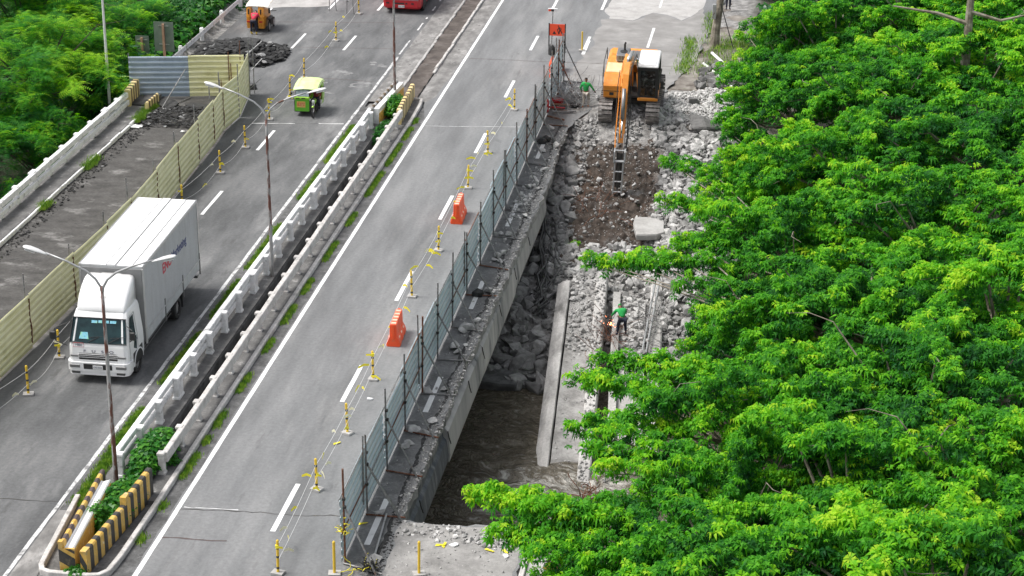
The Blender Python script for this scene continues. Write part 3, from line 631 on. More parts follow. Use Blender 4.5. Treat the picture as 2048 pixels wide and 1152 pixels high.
railing('bridge_railing', 'whitewashed concrete railing of the left bridge facing the median gap', -21.72, ysL, (3, 8, 13, 18), 1, 'white_rail', (-.27, -.06, .72, .93), (-.22, -.07, .34, .54), zb=.04, h=.93, y_end=97.4)
ysR = [57.6+2.05*i for i in range(20)]
railing('bridge_railing', 'unpainted grey concrete railing of the right bridge facing the median gap', -20.36, ysR, (), -1, 'conc_rail', (.0, .20, .56, .92), None, post_w=.22, zb=.12, h=.95, y_end=97.4)
ysW = [58.0+2.02*i for i in range(20)]
railing('bridge_railing', 'white two-rail concrete railing along the outer left walkway', -35.25, ysW, (3, 8, 13, 18), 1, 'white_rail', (-.02, .20, .72, .98), (.06, .24, .34, .58), zb=.15, h=1.02, y_end=97.6)
# ------------------------------------------------------------------ striped end walls
def endwall(name, label, path, w, h0, h1, mats, z0=.02, step=.30, front=None, back_mat=None, h_fn=None):
    """path: two points (near, far); slices of alternating paint, each slice its own chamfered prism"""
    (xa, ya), (xb, yb) = path; d = Vector((xb-xa, yb-ya, 0)); L_ = d.length; rz = math.atan2(d.y, d.x)-math.pi/2
    t = thing(name, label, 'end wall', (xa, ya, 0), rz); n = max(2, int(round(L_/step))); c = .045
    mbs = [MB(), MB()]
    for i in range(n):
        y0 = L_*i/n; y1 = L_*(i+1)/n; h = h_fn((y0+y1)/2/L_) if h_fn else h0+(h1-h0)*(y0+y1)/2/L_
        hn = h_fn((y1)/L_) if h_fn else h0+(h1-h0)*y1/L_
        m_ = MB(); m_.prism([(-w/2, z0), (-w/2, h-c), (-w/2+c, h), (w/2-c, h), (w/2, h-c), (w/2, z0)], 'y', y0, y1)
        m_.build('painted_stripe', mats[i % 2], t)
    return t, L_
# near, left wall: striped cap, white channel, yellow inner wall
t, L_ = endwall('striped_end_wall', 'yellow and black end wall of the left bridge railing with white trough behind, near end', ((-21.42, 51.0), (-21.85, 56.0)), .16, 1.02, .98, ('yellow', 'black_faded'), step=.31, z0=.02)
mb = MB(); mb.prism([(.09, .85), (.13, .80), (.33, .86), (.36, .90), (.40, .86), (.40, .02), (.09, .02)], 'y', .02, 4.5); mb.build('trough_wall', 'white', t)
mb = MB(); mb.box(.402, .43, .05, 4.4, .02, .80); mb.build('inner_face', 'yellow', t)
mb = MB(); mb.box(-.08, .42, -.05, .018, .02, .86); mb.build('front_face', 'yellow', t)
mb = MB(); mb.add([(-.08, -.055, .85), (-.08, -.055, .42), (.42, -.055, .10), (.42, -.055, .52)], [(0, 1, 2, 3)]); mb.add([(.12, -.055, .86), (.30, -.055, .86), (.42, -.055, .78), (.42, -.055, .68)], [(0, 1, 2, 3)]); mb.build('black_stripe', 'black', t, flat_fix=False)
mb = MB(); mb.prism([(-.085, -.06), (.05, -.06), (.06, .12), (-.085, .12)], 'z', .86, 1.10); mb.build('rounded_horn', 'yellow', t)
t, L_ = endwall('striped_end_wall', 'yellow and black striped end wall stepping up behind its rounded horn beside the plants', ((-20.72, 50.95), (-20.32, 56.2)), .22, .8, .95, ('yellow', 'black'), step=.26, h_fn=lambda u: .82 if u < .60 else (.95+.12*(u-.6)/.4))
mb = MB(); mb.prism([(-.1, -.02), (.1, -.02), (.1, .3), (-.1, .3)], 'z', .8, .83); mb.build('cap', 'yellow', t)
mb = MB(); mb.add([(-.11, -.006, .78), (-.11, -.006, .42), (.105, -.006, .05), (.11, -.006, .35)], [(0, 1, 2, 3)]); mb.build('black_stripe', 'black', t, flat_fix=False)
mb = MB(); mb.prism([(-.10, L_*.585), (.10, L_*.585), (.10, L_*.60), (.06, L_*.655), (-.06, L_*.655), (-.10, L_*.60)], 'z', .80, 1.08); mb.build('rounded_horn', 'yellow', t)
# far pair
t, L_ = endwall('striped_end_wall', 'white and brown striped end wall with yellow inner face at the far end of the left bridge', ((-21.85, 97.2), (-21.55, 102.6)), .16, .95, 1.0, ('conc_pale', 'brown_faded'), step=.36)
mb = MB(); mb.box(.09, .38, .3, L_, .02, .86); mb.build('trough_wall', 'white_rail', t)
mb = MB(); mb.box(.382, .40, .3, L_-.05, .02, .60); mb.build('inner_face', 'yellow', t)
endwall('striped_end_wall', 'narrow brown and pale striped end wall at the far end of the right bridge', ((-20.36, 97.3), (-20.62, 102.3)), .24, .95, .98, ('yellow_pale', 'brown_faded'), step=.27, h_fn=lambda u: .95 if u < .55 else .88)
# far end walls of the left walkway
endwall('striped_end_wall', 'faded orange and dark striped end wall at the far end of the white walkway railing', ((-35.2, 97.8), (-35.6, 101.6)), .34, 1.05, 1.0, ('yellow_pale', 'brown_faded'), step=.26)
endwall('striped_end_wall', 'low faded striped kerb end beside the blue corrugated sheet', ((-33.95, 97.2), (-34.0, 99.2)), .16, .62, .55, ('yellow_pale', 'brown_faded'), step=.22)
# ------------------------------------------------------------------ steel guard rail, far left
t = thing('guard_rail', 'long white steel guard rail with squat posts on the far left road edge', 'guard rail', (-35.2, 103.6, 0))
mb = MB(); mb.prism([(-.03, .42), (.02, .47), (-.02, .55), (.02, .63), (-.02, .71), (.03, .76), (.05, .76), (.0, .71), (.04, .63), (.0, .55), (.04, .47), (-.01, .42)], 'y', 0, 34); mb.build('rail_beam', 'white_rail', t)
src = None
for k in range(8):
    if src is None:
        mb = MB(); mb.tube([(-.28, 0, -.1), (-.28, 0, .62)], .13, 10); mb.tube([(-.28, 0, .62), (-.28, 0, .70)], [.13, .09], 10); src = c = mb.build('post', 'white_rail', t)
    else: c = src.copy(); COL.objects.link(c); c.parent = t
    c.location = (0, .3+4.2*k, 0)
# ------------------------------------------------------------------ street lamps
def lamp(label, x, y, z0, hp, rust=True, arms=True, arm_dz=1.15, spread=2.35, mat='steel', yaw=0, group='street lamps of the median'):
    t = thing('street_lamp', label, 'street lamp', (x, y, z0), yaw, group)
    mb = MB(); N_ = 7; mb.tube([(0, 0, hp*i/N_) for i in range(N_+1)], [.085-.035*i/N_ for i in range(N_+1)], 10); mb.build('pole', 'lamp_pole' if rust else mat, t, True)
    mb = MB(); mb.box(-.16, .16, -.16, .16, 0, .03); mb.tube([(0, 0, 0), (0, 0, .25)], [.13, .09], 8); mb.build('base_plate', 'track_dark' if rust else mat, t)
    if arms:
        for s in (-1, 1):
            pts = [(0, 0, hp-.25), (s*.05, 0, hp-.02), (s*.2, 0, hp+.24), (s*.5, 0, hp+.5), (s*1.1, 0, hp+.78), (s*(spread-.55), 0, hp+arm_dz-.12)]
            mb = MB(); mb.tube(pts, [.05, .045, .04, .038, .035, .032], 8); a = mb.build('arm', 'galv', t, True)
            hx = s*(spread-.2); ang = math.atan2(arm_dz-.78, spread-1.1)
            mb = MB(); prof = [(-.42, .0, .05), (-.30, .0, .07), (-.05, .01, .12), (.2, .01, .13), (.36, 0, .10), (.42, 0, .04)]
            vs = []; 
            for (u, dz, hw) in prof:
                for (a_, b_) in ((-1, -.3), (-1, .3), (-.5, 1), (.5, 1), (1, .3), (1, -.3)):
                    vs.append((u, a_*hw, dz+b_*hw*.45))
            nP = len(prof); fs = [(6*i+j, 6*i+6+j, 6*i+6+(j+1) % 6, 6*i+(j+1) % 6) for i in range(nP-1) for j in range(6)]+[tuple(range(6)), tuple(range(6*nP-6, 6*nP))]
            mb.add(vs, fs); mm = Matrix.Translation((hx, 0, hp+arm_dz-.05)) @ Matrix.Rotation(-s*ang, 4, 'Y') @ Matrix.Scale(s, 4, (1, 0, 0)); mb.rot(mm)
            h = mb.build('lamp_head', 'lamp_head', t, True)
            m2 = MB(); m2.box(-.02, .34, -.09, .09, -.085, -.05, bev=.015); m2.rot(mm); m2.build('lamp_cover', 'lamp_glass', h)
    return t
M['lamp_pole'] = pm('rusting_lamp_pole', [g3(.22, .03), g3(.33, .01), g3(.40)], 2.5, .6, .2, 30, stretch=('w', 5, 5, 1.2), stain=(.14, .055, .04), sscale=.8, smin=.49, smax=.56)
M['white_pole'] = pm('white_pole_paint', [g3(.62), g3(.75)], 3, .5)
lamp('rust-streaked twin-arm street lamp among the plants in front of the white truck', -21.75, 56.9, -.3, 7.45)
lamp('twin-arm street lamp rising from the middle of the median gap', -21.40, 75.8, -.4, 7.6)
lamp('dark rusty lamp pole at the far end of the median, head outside the frame', -21.33, 101.0, -.3, 7.6)
lamp('plain white pole standing behind the white walkway railing among the trees', -36.6, 98.9, -.9, 9.2, rust=False, mat='white_pole', group='street lamps left of the road')
mb = MB(); mb.box(-21.7, -21.1, 75.5, 76.1, -.9, -.36); tag(mb.build('lamp_footing', 'conc_dark'), 'dark concrete footing carrying the middle street lamp over the gap', 'footing')
# ------------------------------------------------------------------ corrugated fences
def sheet_panel(L_, h, ribs, parent, mat, rib_mat, lean=0.0, dent=0.0, seed=0, depth=.035, x=0.0):
    """one corrugated sheet standing in the local yz plane, horizontal ribs"""
    r_ = random.Random(seed); n = max(3, int(L_/.45)); prof = []
    per = h/ribs
    for k in range(ribs):
        z = k*per; prof += [(0, z+.02), (0, z+per*.58), (depth, z+per*.66), (depth, z+per*.90)]
    prof.append((0, h)); vs = []; m_ = len(prof)
    for i in range(n+1):
        y = L_*i/n; b = math.sin(math.pi*i/n)*dent*(r_.uniform(.6, 1.2)); tz = r_.uniform(-.008, .008)
        for (u, z) in prof: vs.append((x+u+b*math.sin(math.pi*z/h)+lean*z, y, z+.03+tz))
    mb = MB()
    for i in range(n):
        for j in range(m_-1): mb.mi = 1 if (j % 4) in (1, 2) else 0; mb.add([], []) ; mb.f.append([i*m_+j, i*m_+m_+j, i*m_+m_+j+1, i*m_+j+1]); mb.m.append(1 if (j % 4) == 2 else 0)
    mb.v = vs
    return mb.build('corrugated_sheet', [mat, rib_mat], parent, flat_fix=False)
# right, blue-grey fence along the cut deck
t = thing('sheet_fence', 'long blue-grey corrugated sheet fence with steel braces along the cut edge of the bridge', 'fence', (-13.05, 52.9, 0))
FY = [52.9, 56.1, 59.25, 62.35, 65.5, 68.6, 71.8, 75.2, 78.6, 82.2, 85.8, 89.3, 92.6, 95.8, 98.9, 101.8, 104.6, 107.2]
r = random.Random(21)
for i in range(len(FY)-1):
    y0, y1 = FY[i]-52.9, FY[i+1]-52.9
    p = sheet_panel(y1-y0+.06, 2.32+r.uniform(-.06, .06), 8, t, 'teal_sheet', 'teal_rib', dent=r.uniform(-.05, .05), seed=i, x=r.uniform(-.03, .0)); p.location = (0, y0-.03, r.uniform(0, .04)); p.rotation_euler = (0, r.uniform(-.025, .025), r.uniform(-.008, .008))
    mb = MB(); mb.tube([(.06, y0-.2, 1.15+r.uniform(-.05, .05)), (.06, y1+.2, 1.15+r.uniform(-.05, .05))], .022, 6); mb.build('cross_pipe', 'rust' if r.random() < .6 else 'steel', t)
    mb = MB(); mb.tube([(.0, y0-.2, 2.36), (.0, y1+.1, 2.38+r.uniform(-.03, .03))], .02, 6); mb.build('top_pipe', 'steel' if r.random() < .7 else 'rust', t)
for i, y in enumerate(FY):
    y0 = y-52.9; hh = r.uniform(2.75, 3.35); ln = r.uniform(-.04, .04); mt = 'rust' if (i in (0, 12) or r.random() < .15) else 'steel'
    mb = MB(); mb.tube([(.10, y0, -.0), (.10+ln, y0+r.uniform(-.05, .05), hh)], .034, 7); mb.build('post', mt, t)
    if i % 3 == 1 or r.random() < .3:
        mb = MB(); mb.tube([(.02, y0-.18, .5), (.02-ln, y0-.18, hh+r.uniform(.0, .25))], .03, 7); mb.build('post', 'steel', t)
    zt_ = r.uniform(1.85, 2.15); fx = min(1.22, float(np.interp(y, [p_[1] for p_ in EDGE], [p_[0] for p_ in EDGE]))+13.05+.05 if y < 98 else 1.25)
    fy = y0-.15+r.uniform(-.5, .1)
    mb = MB(); mb.tube([(.12, y0, zt_), (fx, fy, .06)], .034, 7); mb.build('brace', mt if r.random() < .5 else 'steel', t)
    if i in (1, 6, 9, 13): mb = MB(); mb.tube([(.12, y0+.1, zt_-.1), (fx-.12, fy+.35, .06)], .03, 7); mb.build('brace', 'steel', t)
    mb = MB(); mb.tube([(.05, y0-.02, .05), (fx+.15, fy+.12, .06)], .03, 7); mb.build('foot_pipe', 'rust' if r.random() < .5 else 'steel', t)
    for (z_, o_) in ((zt_, .12), (1.15, .1), (2.3, .1)):
        mb = MB(); mb.box(o_-.05, o_+.05, y0-.05, y0+.05, z_-.05, z_+.05, bev=.015); mb.build('coupler', 'track_dark', t)
# left, yellow fence
t = thing('sheet_fence', 'long pale yellow corrugated sheet fence closing off the planed lane behind the truck', 'fence', (-28.75, 54.0, 0))
YP = [(-29.3, 54.0), (-29.0, 58.6), (-28.82, 62.6), (-28.62, 67.0), (-28.5, 71.5), (-28.35, 75.2), (-28.3, 78.2), (-28.45, 82.2), (-28.65, 86), (-28.78, 89.6), (-28.9, 92.6), (-29.1, 95.0)]
r = random.Random(22)
def ysheet(parent, a, b, ox, oy, h, seed, mat='yellow_sheet', rib='yellow_rib', lift=0.0, ribs=8, flip=False):
    d = Vector((b[0]-a[0], b[1]-a[1])); L_ = d.length; rz = math.atan2(d.y, d.x)-math.pi/2
    p = sheet_panel(L_+.05, h, ribs, parent, mat, rib, dent=r.uniform(-.05, .05), seed=seed)
    p.location = (a[0]-ox, a[1]-oy, lift); p.rotation_euler = (0, r.uniform(-.02, .02), rz)
    return p
for i in range(len(YP)-1):
    ysheet(t, YP[i], YP[i+1], -28.75, 54.0, 2.25+r.uniform(-.08, .08), 40+i, lift=r.uniform(-.02, .06))
    mb = MB(); x, y = YP[i+1][0]+28.75, YP[i+1][1]-54.0
    for k in (0, 1): 
        q = r.uniform(.0, .25)*k; mb = MB(); mb.tube([(x-.12-q*.4, y+q, -.02), (x-.12-q*.4+r.uniform(-.03, .03), y+q, 2.75+r.uniform(-.3, .4))], .03, 6); mb.build('post', 'steel', t)
    mb = MB(); mb.tube([(x+.03, y, .25), (x+.05, y+.02, .9), (x+.03, y-.02, 1.3), (x+.05, y, 2.1)], [.025, .035, .02, .03], 6); mb.build('wire_tie', 'rust', t)
    if i % 2 == 0:
        mb = MB(); mb.tube([(x-.14, y, 1.7), (x-1.2, y+.25, -.02)], .028, 6); mb.build('brace', 'steel', t)
t = thing('sheet_fence', 'short folded pair of pale yellow corrugated sheets beside the tricycle lane', 'fence', (-29.1, 95.0, 0))
for i, (a, b) in enumerate((((-29.1, 95.0), (-28.95, 97.3)), ((-28.95, 97.5), (-29.55, 101.6)))): ysheet(t, a, b, -29.1, 95.0, 2.3, 60+i)
for (x, y, xx, yy, z0, z1) in ((.12, 2.5, .12, 2.5, 0, 2.9), (-.35, 6.3, -.35, 6.3, 0, 3.2), (-.25, 6.8, -.25, 6.8, 0, 3.1)): mb = MB(); mb.tube([(x, y, z0), (xx, yy, z1)], .03, 6); mb.build('post', 'steel', t)
for (a, b) in (((-.45, 6.6, .3), (.15, 6.7, .9)), ((-.4, 6.6, 1.3), (.15, 7.2, 1.9)), ((-.6, 6.6, 2.2), (.1, 7.4, 2.8))): mb = MB(); mb.tube([a, b], .022, 6); mb.build('stub_pipe', 'galv', t)
t = thing('sheet_fence', 'blue-grey corrugated sheet closing the lane beside the striped end wall', 'fence', (-35.75, 99.9, 0))
ysheet(t, (-35.75, 99.9), (-32.65, 100.5), -35.75, 99.9, 2.25, 70, 'blue_sheet', 'blue_rib')
for (a, b) in (((0, .05, 0), (0, .05, 2.45)), ((3.1, .65, 0), (3.1, .65, 3.0)), ((-.6, .0, 1.15), (3.3, .65, 1.15)), ((3.0, .5, 1.6), (2.35, -2.2, .0)), ((2.35, -2.2, .03), (3.2, .5, .03))): mb = MB(); mb.tube([a, b], .028, 6); mb.build('frame_pipe', 'steel', t)
t = thing('sheet_fence', 'pale yellow corrugated sheet set crosswise next to the blue-grey one', 'fence', (-32.6, 100.5, 0))
ysheet(t, (-32.6, 100.5), (-29.75, 101.2), -32.6, 100.5, 2.3, 71)
for (a, b) in (((2.1, .5, 0), (2.1, .5, 2.5)), ((2.25, .4, 0), (2.25, .4, 1.9)), ((1.7, .3, .3), (1.7, .3, 1.0)), ((2.7, .7, 1.9), (2.7, .7, 3.1))): mb = MB(); mb.tube([a, b], .028, 6); mb.build('frame_pipe', 'rust', t)
# ------------------------------------------------------------------ bollards with their tape
def bollard_src(black=True):
    t = thing('bollard', 'x', 'bollard', (0, 0, 0))
    mb = MB(); mb.prism([(-.19, -.15), (.19, -.15), (.19, .15), (-.19, .15)], 'z', 0, .07); mb.build('base', 'conc_pale', t)
    mb = MB(); z = .07; k = 0
    zs = [.07, .17, .25, .55, .63, .86, .95, 1.15] if black else [.07, 1.15]
    for a, b in zip(zs[:-1], zs[1:]): mb.tube([(0, 0, a), (0, 0, b)], .045, 10, mi=k % 2, cap=(b == 1.15)); k += 1
    if black: mb.m = [1-m_ for m_ in mb.m] if False else mb.m
    mb.build('pole', ['yellow_post', 'black'], t); mb = MB(); mb.tube([(0, 0, 1.15), (0, 0, 1.18)], [.045, .02], 10); mb.build('cap', 'yellow_post', t)
    return t
M['yellow_post'] = pm('yellow_post_paint', [(.72, .46, .03), (.80, .55, .05)], 6, .5)
bs = bollard_src(True); by = bollard_src(False)
BR = [(-14.87, 52.0), (-15.0, 57.54), (-14.94, 61.85), (-15.0, 66.42), (-15.16, 74.66), (-15.05, 80.04), (-15.18, 88.4), (-15.1, 93.87), (-14.87, 101.3)]
BRL = ['standing nearest the camera left of the sheet fence', 'beside the nearest lane dash end', 'between the two nearest lane dashes', 'just in front of the nearer orange barrier', 'beside the lane dash between the two orange barriers', 'just in front of the farther orange barrier', 'at the lane dash behind the farther orange barrier', 'second from the far end of the right-hand row', 'farthest of the right-hand row near the rebar heap']
first = True
def put(src, x, y, lab, grp, used=[]):
    rz = rnd.uniform(-.5, .5)
    if src.name not in used: used.append(src.name); src.location = (x, y, .008); src.rotation_euler = (rnd.uniform(-.03, .03), rnd.uniform(-.03, .03), rz); src['label'] = lab; src['group'] = grp; KIDS[src.name] = [k for k in bpy.data.objects if k.parent == src]; return src
    c = copy_thing(src, (x, y, .008), rz, lab, grp); c.rotation_euler = (rnd.uniform(-.03, .03), rnd.uniform(-.03, .03), rz); return c
for (x, y), l in zip(BR, BRL): put(bs, x, y, 'yellow and black bollard '+l, 'striped bollards in the right carriageway')
BL = [((57, 790), 'nearest the yellow fence at the left picture edge'), ((119, 716), 'beside the mirror of the white truck'), ((365, 418), 'half hidden behind the white truck box'), ((441, 347), 'beside the yellow fence beyond the truck'), ((491, 296), 'nearest the lane dash between truck and green tricycle'), ((539, 240), 'behind the arm of the middle street lamp'), ((580, 197), 'left of the green tricycle'), ((608, 157), 'wrapped in tape behind the green tricycle'), ((672, 82), 'beside the lane dash in front of the red bus'), ((718, 28), 'left of the red bus')]
for (px, py), l in BL:
    q = gp(px, py); put(bs, q.x, q.y, 'yellow and black bollard '+l, 'striped bollards in the left carriageway')
for (px, py), l in (((669, 1149), 'plain yellow post in a pale base left of the near end of the sheet fence'), ((838, 1150), 'plain yellow post on the near concrete apron'), ((1164, 102), 'plain yellow post beside the lane dash near the works sign')):
    q = gp(px, py); put(by, q.x, q.y, l, 'plain yellow posts')
# warning string with tape flags between bollards
def string(name, lab, pts, z, seed, nflag=1, sag=.25, mat='string'):
    t = thing(name, lab, 'barrier tape', (pts[0][0], pts[0][1], 0)); ox_, oy_ = pts[0]; r_ = random.Random(seed)
    for a, b in zip(pts[:-1], pts[1:]):
        P = [(a[0]+(b[0]-a[0])*u-ox_, a[1]+(b[1]-a[1])*u-oy_, z-sag*4*u*(1-u)*1.0) for u in [i/8 for i in range(9)]]
        mb = MB(); mb.tube(P, .007, 4); mb.build('string', mat, t)
        for k in range(nflag+1):
            i = r_.randrange(1, 8); x, y, zz = P[i]; a_ = r_.uniform(0, 6.3); l = r_.uniform(.22, .46); mb = MB()
            dx, dy = math.cos(a_)*l, math.sin(a_)*l
            mb.add([(x, y, zz), (x+dx*.5, y+dy*.5, zz+.05), (x+dx, y+dy, zz-.05), (x+dx, y+dy, zz-.13), (x+dx*.5, y+dy*.5, zz-.05), (x, y, zz-.08)], [(0, 1, 4, 5), (1, 2, 3, 4)]); mb.build('tape_flag', 'tape' if r_.random() < .75 else 'tape_pale', t, flat_fix=False)
        if r_.random() < .4: continue
        mb = MB(); x, y = a[0]-ox_, a[1]-oy_; zz = z+r_.uniform(-.1, .12); s_ = r_.choice((-1, 1))*r_.uniform(.5, .9)
        mb.add([(x-.06*s_, y-.05, zz), (x+.10*s_, y-.07, zz+.05), (x+.30*s_, y-.05, zz+.02), (x+.30*s_, y-.05, zz-.05), (x+.1*s_, y-.07, zz-.03), (x-.06*s_, y-.05, zz-.07)], [(0, 1, 4, 5), (1, 2, 3, 4)])
        mb.tube([(x, y, zz-.04), (x, y, zz+.05)], .056, 8); mb.build('tape_knot', 'tape', t, flat_fix=False)
    return t
string('barrier_string', 'upper string with yellow tape flags tied along the right-hand bollards', BR, .95, 3, 2, .08)
string('barrier_string', 'lower string with yellow tape flags hanging along the right-hand bollards', [(x+.03, y) for x, y in BR], .5, 4, 2, .08)
BLp = [(q.x, q.y) for q in [gp(*p_) for p_, _ in BL]]
string('barrier_string', 'upper string with sparse tape flags along the left-hand bollards', [(-28.6, 58.6)]+BLp, .95, 5, 0, .1)
string('barrier_string', 'lower slack string along the left-hand bollards', [(-28.5, 58.6)]+[(x+.03, y) for x, y in BLp], .45, 6, 0, .3)
# ------------------------------------------------------------------ water-filled barriers
def barrier(label, x, y, rz):
    t = thing('traffic_barrier', label, 'traffic barrier', (x, y, .008), rz, 'orange plastic barriers')
    L2 = .80; prof = [(.27, 0), (.28, .10), (.24, .24), (.15, .42), (.135, .86), (.12, .92)]
    mb = MB(); vs = []
    for s in (-1, 1):
        pass
    ring = prof+[(-u, v_) for u, v_ in prof[::-1]]
    n = len(ring); secs = [(-L2, .86), (-L2+.04, 1), (-.42, 1), (-.38, .9), (-.16, .9), (-.12, 1), (.12, 1), (.16, .9), (.38, .9), (.42, 1), (L2-.04, 1), (L2, .86)]
    for yy, sc in secs: vs += [(u*sc, yy, v_) for u, v_ in ring]
    m_ = len(secs); fs = [(n*i+j, n*i+n+j, n*i+n+(j+1) % n, n*i+(j+1) % n) for i in range(m_-1) for j in range(n)]+[tuple(range(n)), tuple(range(n*m_-n, n*m_))]
    mb.add(vs, fs); body = mb.build('body', 'orange_plastic', t)
    for k in range(5): mb = MB(); yy = -.62+.31*k; mb.box(-.10, .10, yy-.085, yy+.085, .915, .945, bev=.01); mb.build('top_band', 'orange_pale', t)
    for s in (-1, 1): mb = MB(); mb.box(-.05, .05, s*.80-.05, s*.80+.05, .35, .95, bev=.015); mb.build('hinge_lug', 'orange_plastic', t)
    for s in (-1, 1): 
        for k in range(3): mb = MB(); yy = -.5+.5*k; mb.box(s*.19-.035, s*.19+.035, yy-.09, yy+.09, .22, .34, bev=.02); mb.build('drain_recess', 'orange_pale', t)
    return t
q = gp(790, 693); barrier('nearer orange plastic barrier standing among the bollards', q.x-.1, q.y+.75, R(3))
q = gp(914, 448); barrier('farther orange plastic barrier standing among the bollards', q.x-.05, q.y+.75, R(2))
barrier('orange plastic barrier half hidden behind the far end of the sheet fence', -13.55, 109.0, R(-6))
# ------------------------------------------------------------------ works sign
t = thing('road_works_sign', 'orange road works sign of a digging man on two dark posts', 'sign', (-14.6, 113.2, 0))
for x in (0, .96): mb = MB(); mb.box(x-.03, x+.03, -.03, .03, 0, 1.75); mb.build('post', 'plastic_black', t)
mb = MB(); mb.box(.03, .93, -.015, .015, 1.0, 1.70); mb.build('sign_board', 'sign_red', t)
mb = MB(); mb.box(.0, .96, -.02, .02, .30, .34); mb.build('cross_bar', 'steel', t)
yS = -.019; mb = MB()
def dq(pts): mb.add([(a, yS, b) for a, b in pts], [tuple(range(len(pts)))])
dq([(.20, 1.10), (.42, 1.10), (.36, 1.22), (.30, 1.28), (.25, 1.20)]); dq([(.50, 1.60), (.55, 1.63), (.58, 1.58), (.53, 1.55)]); dq([(.55, 1.56), (.62, 1.54), (.68, 1.34), (.60, 1.34)]); dq([(.60, 1.35), (.68, 1.35), (.60, 1.10), (.54, 1.10)]); dq([(.64, 1.36), (.69, 1.36), (.82, 1.11), (.76, 1.10)]); dq([(.56, 1.52), (.60, 1.50), (.52, 1.34), (.48, 1.36)]); dq([(.66, 1.50), (.70, 1.50), (.74, 1.36), (.70, 1.35)]); dq([(.46, 1.38), (.49, 1.40), (.60, 1.14), (.56, 1.13)])
mb.build('worker_pictogram', 'plastic_black', t, flat_fix=False)
t = thing('warning_light', 'small red, white and blue warning light bar on a thin post behind the works sign', 'warning light', (-14.62, 114.6, 0))
mb = MB(); mb.tube([(0, 0, 0), (.05, 0, 2.1)], .03, 6); mb.build('post', 'steel', t)
for k, mt in enumerate(('sign_red', 'plastic_black', 'white')): mb = MB(); mb.box(-.22+.17*k, -.06+.17*k, -.06, .06, 2.1, 2.24, bev=.02); mb.build('light_segment', mt, t)
mb = MB(); mb.box(-.23, .31, -.08, .08, 2.24, 2.27); mb.build('hood', 'white', t)
# dark sacks by the sign
def blob(name, lab, cat, loc, sx, sy, sz, mat, seed, grp=None, sub=2):
    bm = bmesh.new(); bmesh.ops.create_icosphere(bm, subdivisions=sub, radius=1)
    for v_ in bm.verts:
        p_ = v_.co*1.3+Vector((seed*3.1, seed, 0)); k = 1+.35*(mnoise.noise(p_)); v_.co *= k; v_.co.x *= sx; v_.co.y *= sy; v_.co.z = max(v_.co.z, -.55)*sz
    me = bpy.data.meshes.new(name); bm.to_mesh(me); bm.free(); me.materials.append(M[mat])
    o = bpy.data.objects.new(name, me); COL.objects.link(o); o.location = loc; return tag(o, lab, cat, grp)
blob('sandbag', 'black sack leaning at the left post of the works sign', 'sandbag', (-14.35, 112.6, .22), .22, .2, .42, 'plastic_black', 3)
blob('sandbag', 'small flat black sack at the foot of the works sign', 'sandbag', (-13.95, 111.8, .1), .26, .16, .2, 'plastic_black', 5)
# sign boards seen from behind, far left
for k, (px, py, hh, w_, h_, lab) in enumerate(((308, 120, 3.3, .8, 1.25, 'smaller grey sign board seen from behind on a brown post left of the road'), (351, 120, 4.1, 1.15, 1.7, 'taller grey sign board seen from behind on a brown post left of the road'))):
    q = gp(px, py, -.2); t = thing('sign_board', lab, 'sign', (q.x+.2, q.y-2.5, -1.9))
    mb = MB(); mb.box(-.06, .06, -.06, .06, 0, hh+.4); mb.build('post', 'wood_post', t)
    mb = MB(); mb.box(-w_/2, w_/2, .07, .09, hh+.5-h_, hh+.5); mb.build('board', 'sign_grey', t)
    for z_ in (hh+.25, hh-.6*h_+.2): mb = MB(); mb.box(-.3, .3, .04, .068, z_, z_+.05); mb.build('bracket', 'galv', t)
# small stands near the top edge
for (px, py, lab) in ((665, 22, 'bare steel A-frame stand on the road near the pale concrete patch'), (700, 28, 'thin steel stand beside the bollard left of the bus')):
    q = gp(px, py); t = thing('steel_stand', lab, 'stand', (q.x, q.y, 0)); 
    for (a, b) in (((-.2, 0, 0), (-.2, .1, 1.0)), ((.25, 0, 0), (.12, .1, 1.3)), ((-.2, .1, .75), (.18, .1, 1.0))): mb = MB(); mb.tube([a, b], .03, 6); mb.build('leg', 'steel', t)
# ------------------------------------------------------------------ white box truck (front looks to -Y)
def wheel(parent, x, y, r_, w_, rim='silver', name='wheel'):
    wt = MB(); prof = [(-w_/2, r_*.62), (-w_/2, r_*.93), (-w_/2+.04, r_), (w_/2-.04, r_), (w_/2, r_*.93), (w_/2, r_*.62)]
    n = 20; vs = [(x+u, y+v_*math.cos(2*math.pi*k/n), r_+v_*math.sin(2*math.pi*k/n)) for k in range(n) for u, v_ in prof]; m_ = len(prof)
    wt.add(vs, [(k*m_+j, k*m_+j+1, ((k+1) % n)*m_+j+1, ((k+1) % n)*m_+j) for k in range(n) for j in range(m_-1)]+[(k*m_+m_-1, k*m_, ((k+1) % n)*m_, ((k+1) % n)*m_+m_-1) for k in range(n)])
    o_ = wt.build(name, 'rubber', parent)
    mb = MB(); s = 1 if x > 0 else -1
    mb.tube([(x-s*w_*.3, y, r_), (x+s*w_*.32, y, r_)], r_*.61, 16); mb.tube([(x+s*w_*.32, y, r_), (x+s*w_*.42, y, r_)], [r_*.45, r_*.2], 12)
    for k in range(6): a = k*math.pi/3; mb.tube([(x+s*w_*.31, y+math.cos(a)*r_*.42, r_+math.sin(a)*r_*.42), (x+s*w_*.38, y+math.cos(a)*r_*.42, r_+math.sin(a)*r_*.42)], r_*.06, 6)
    mb.build('rim', rim, o_); return o_
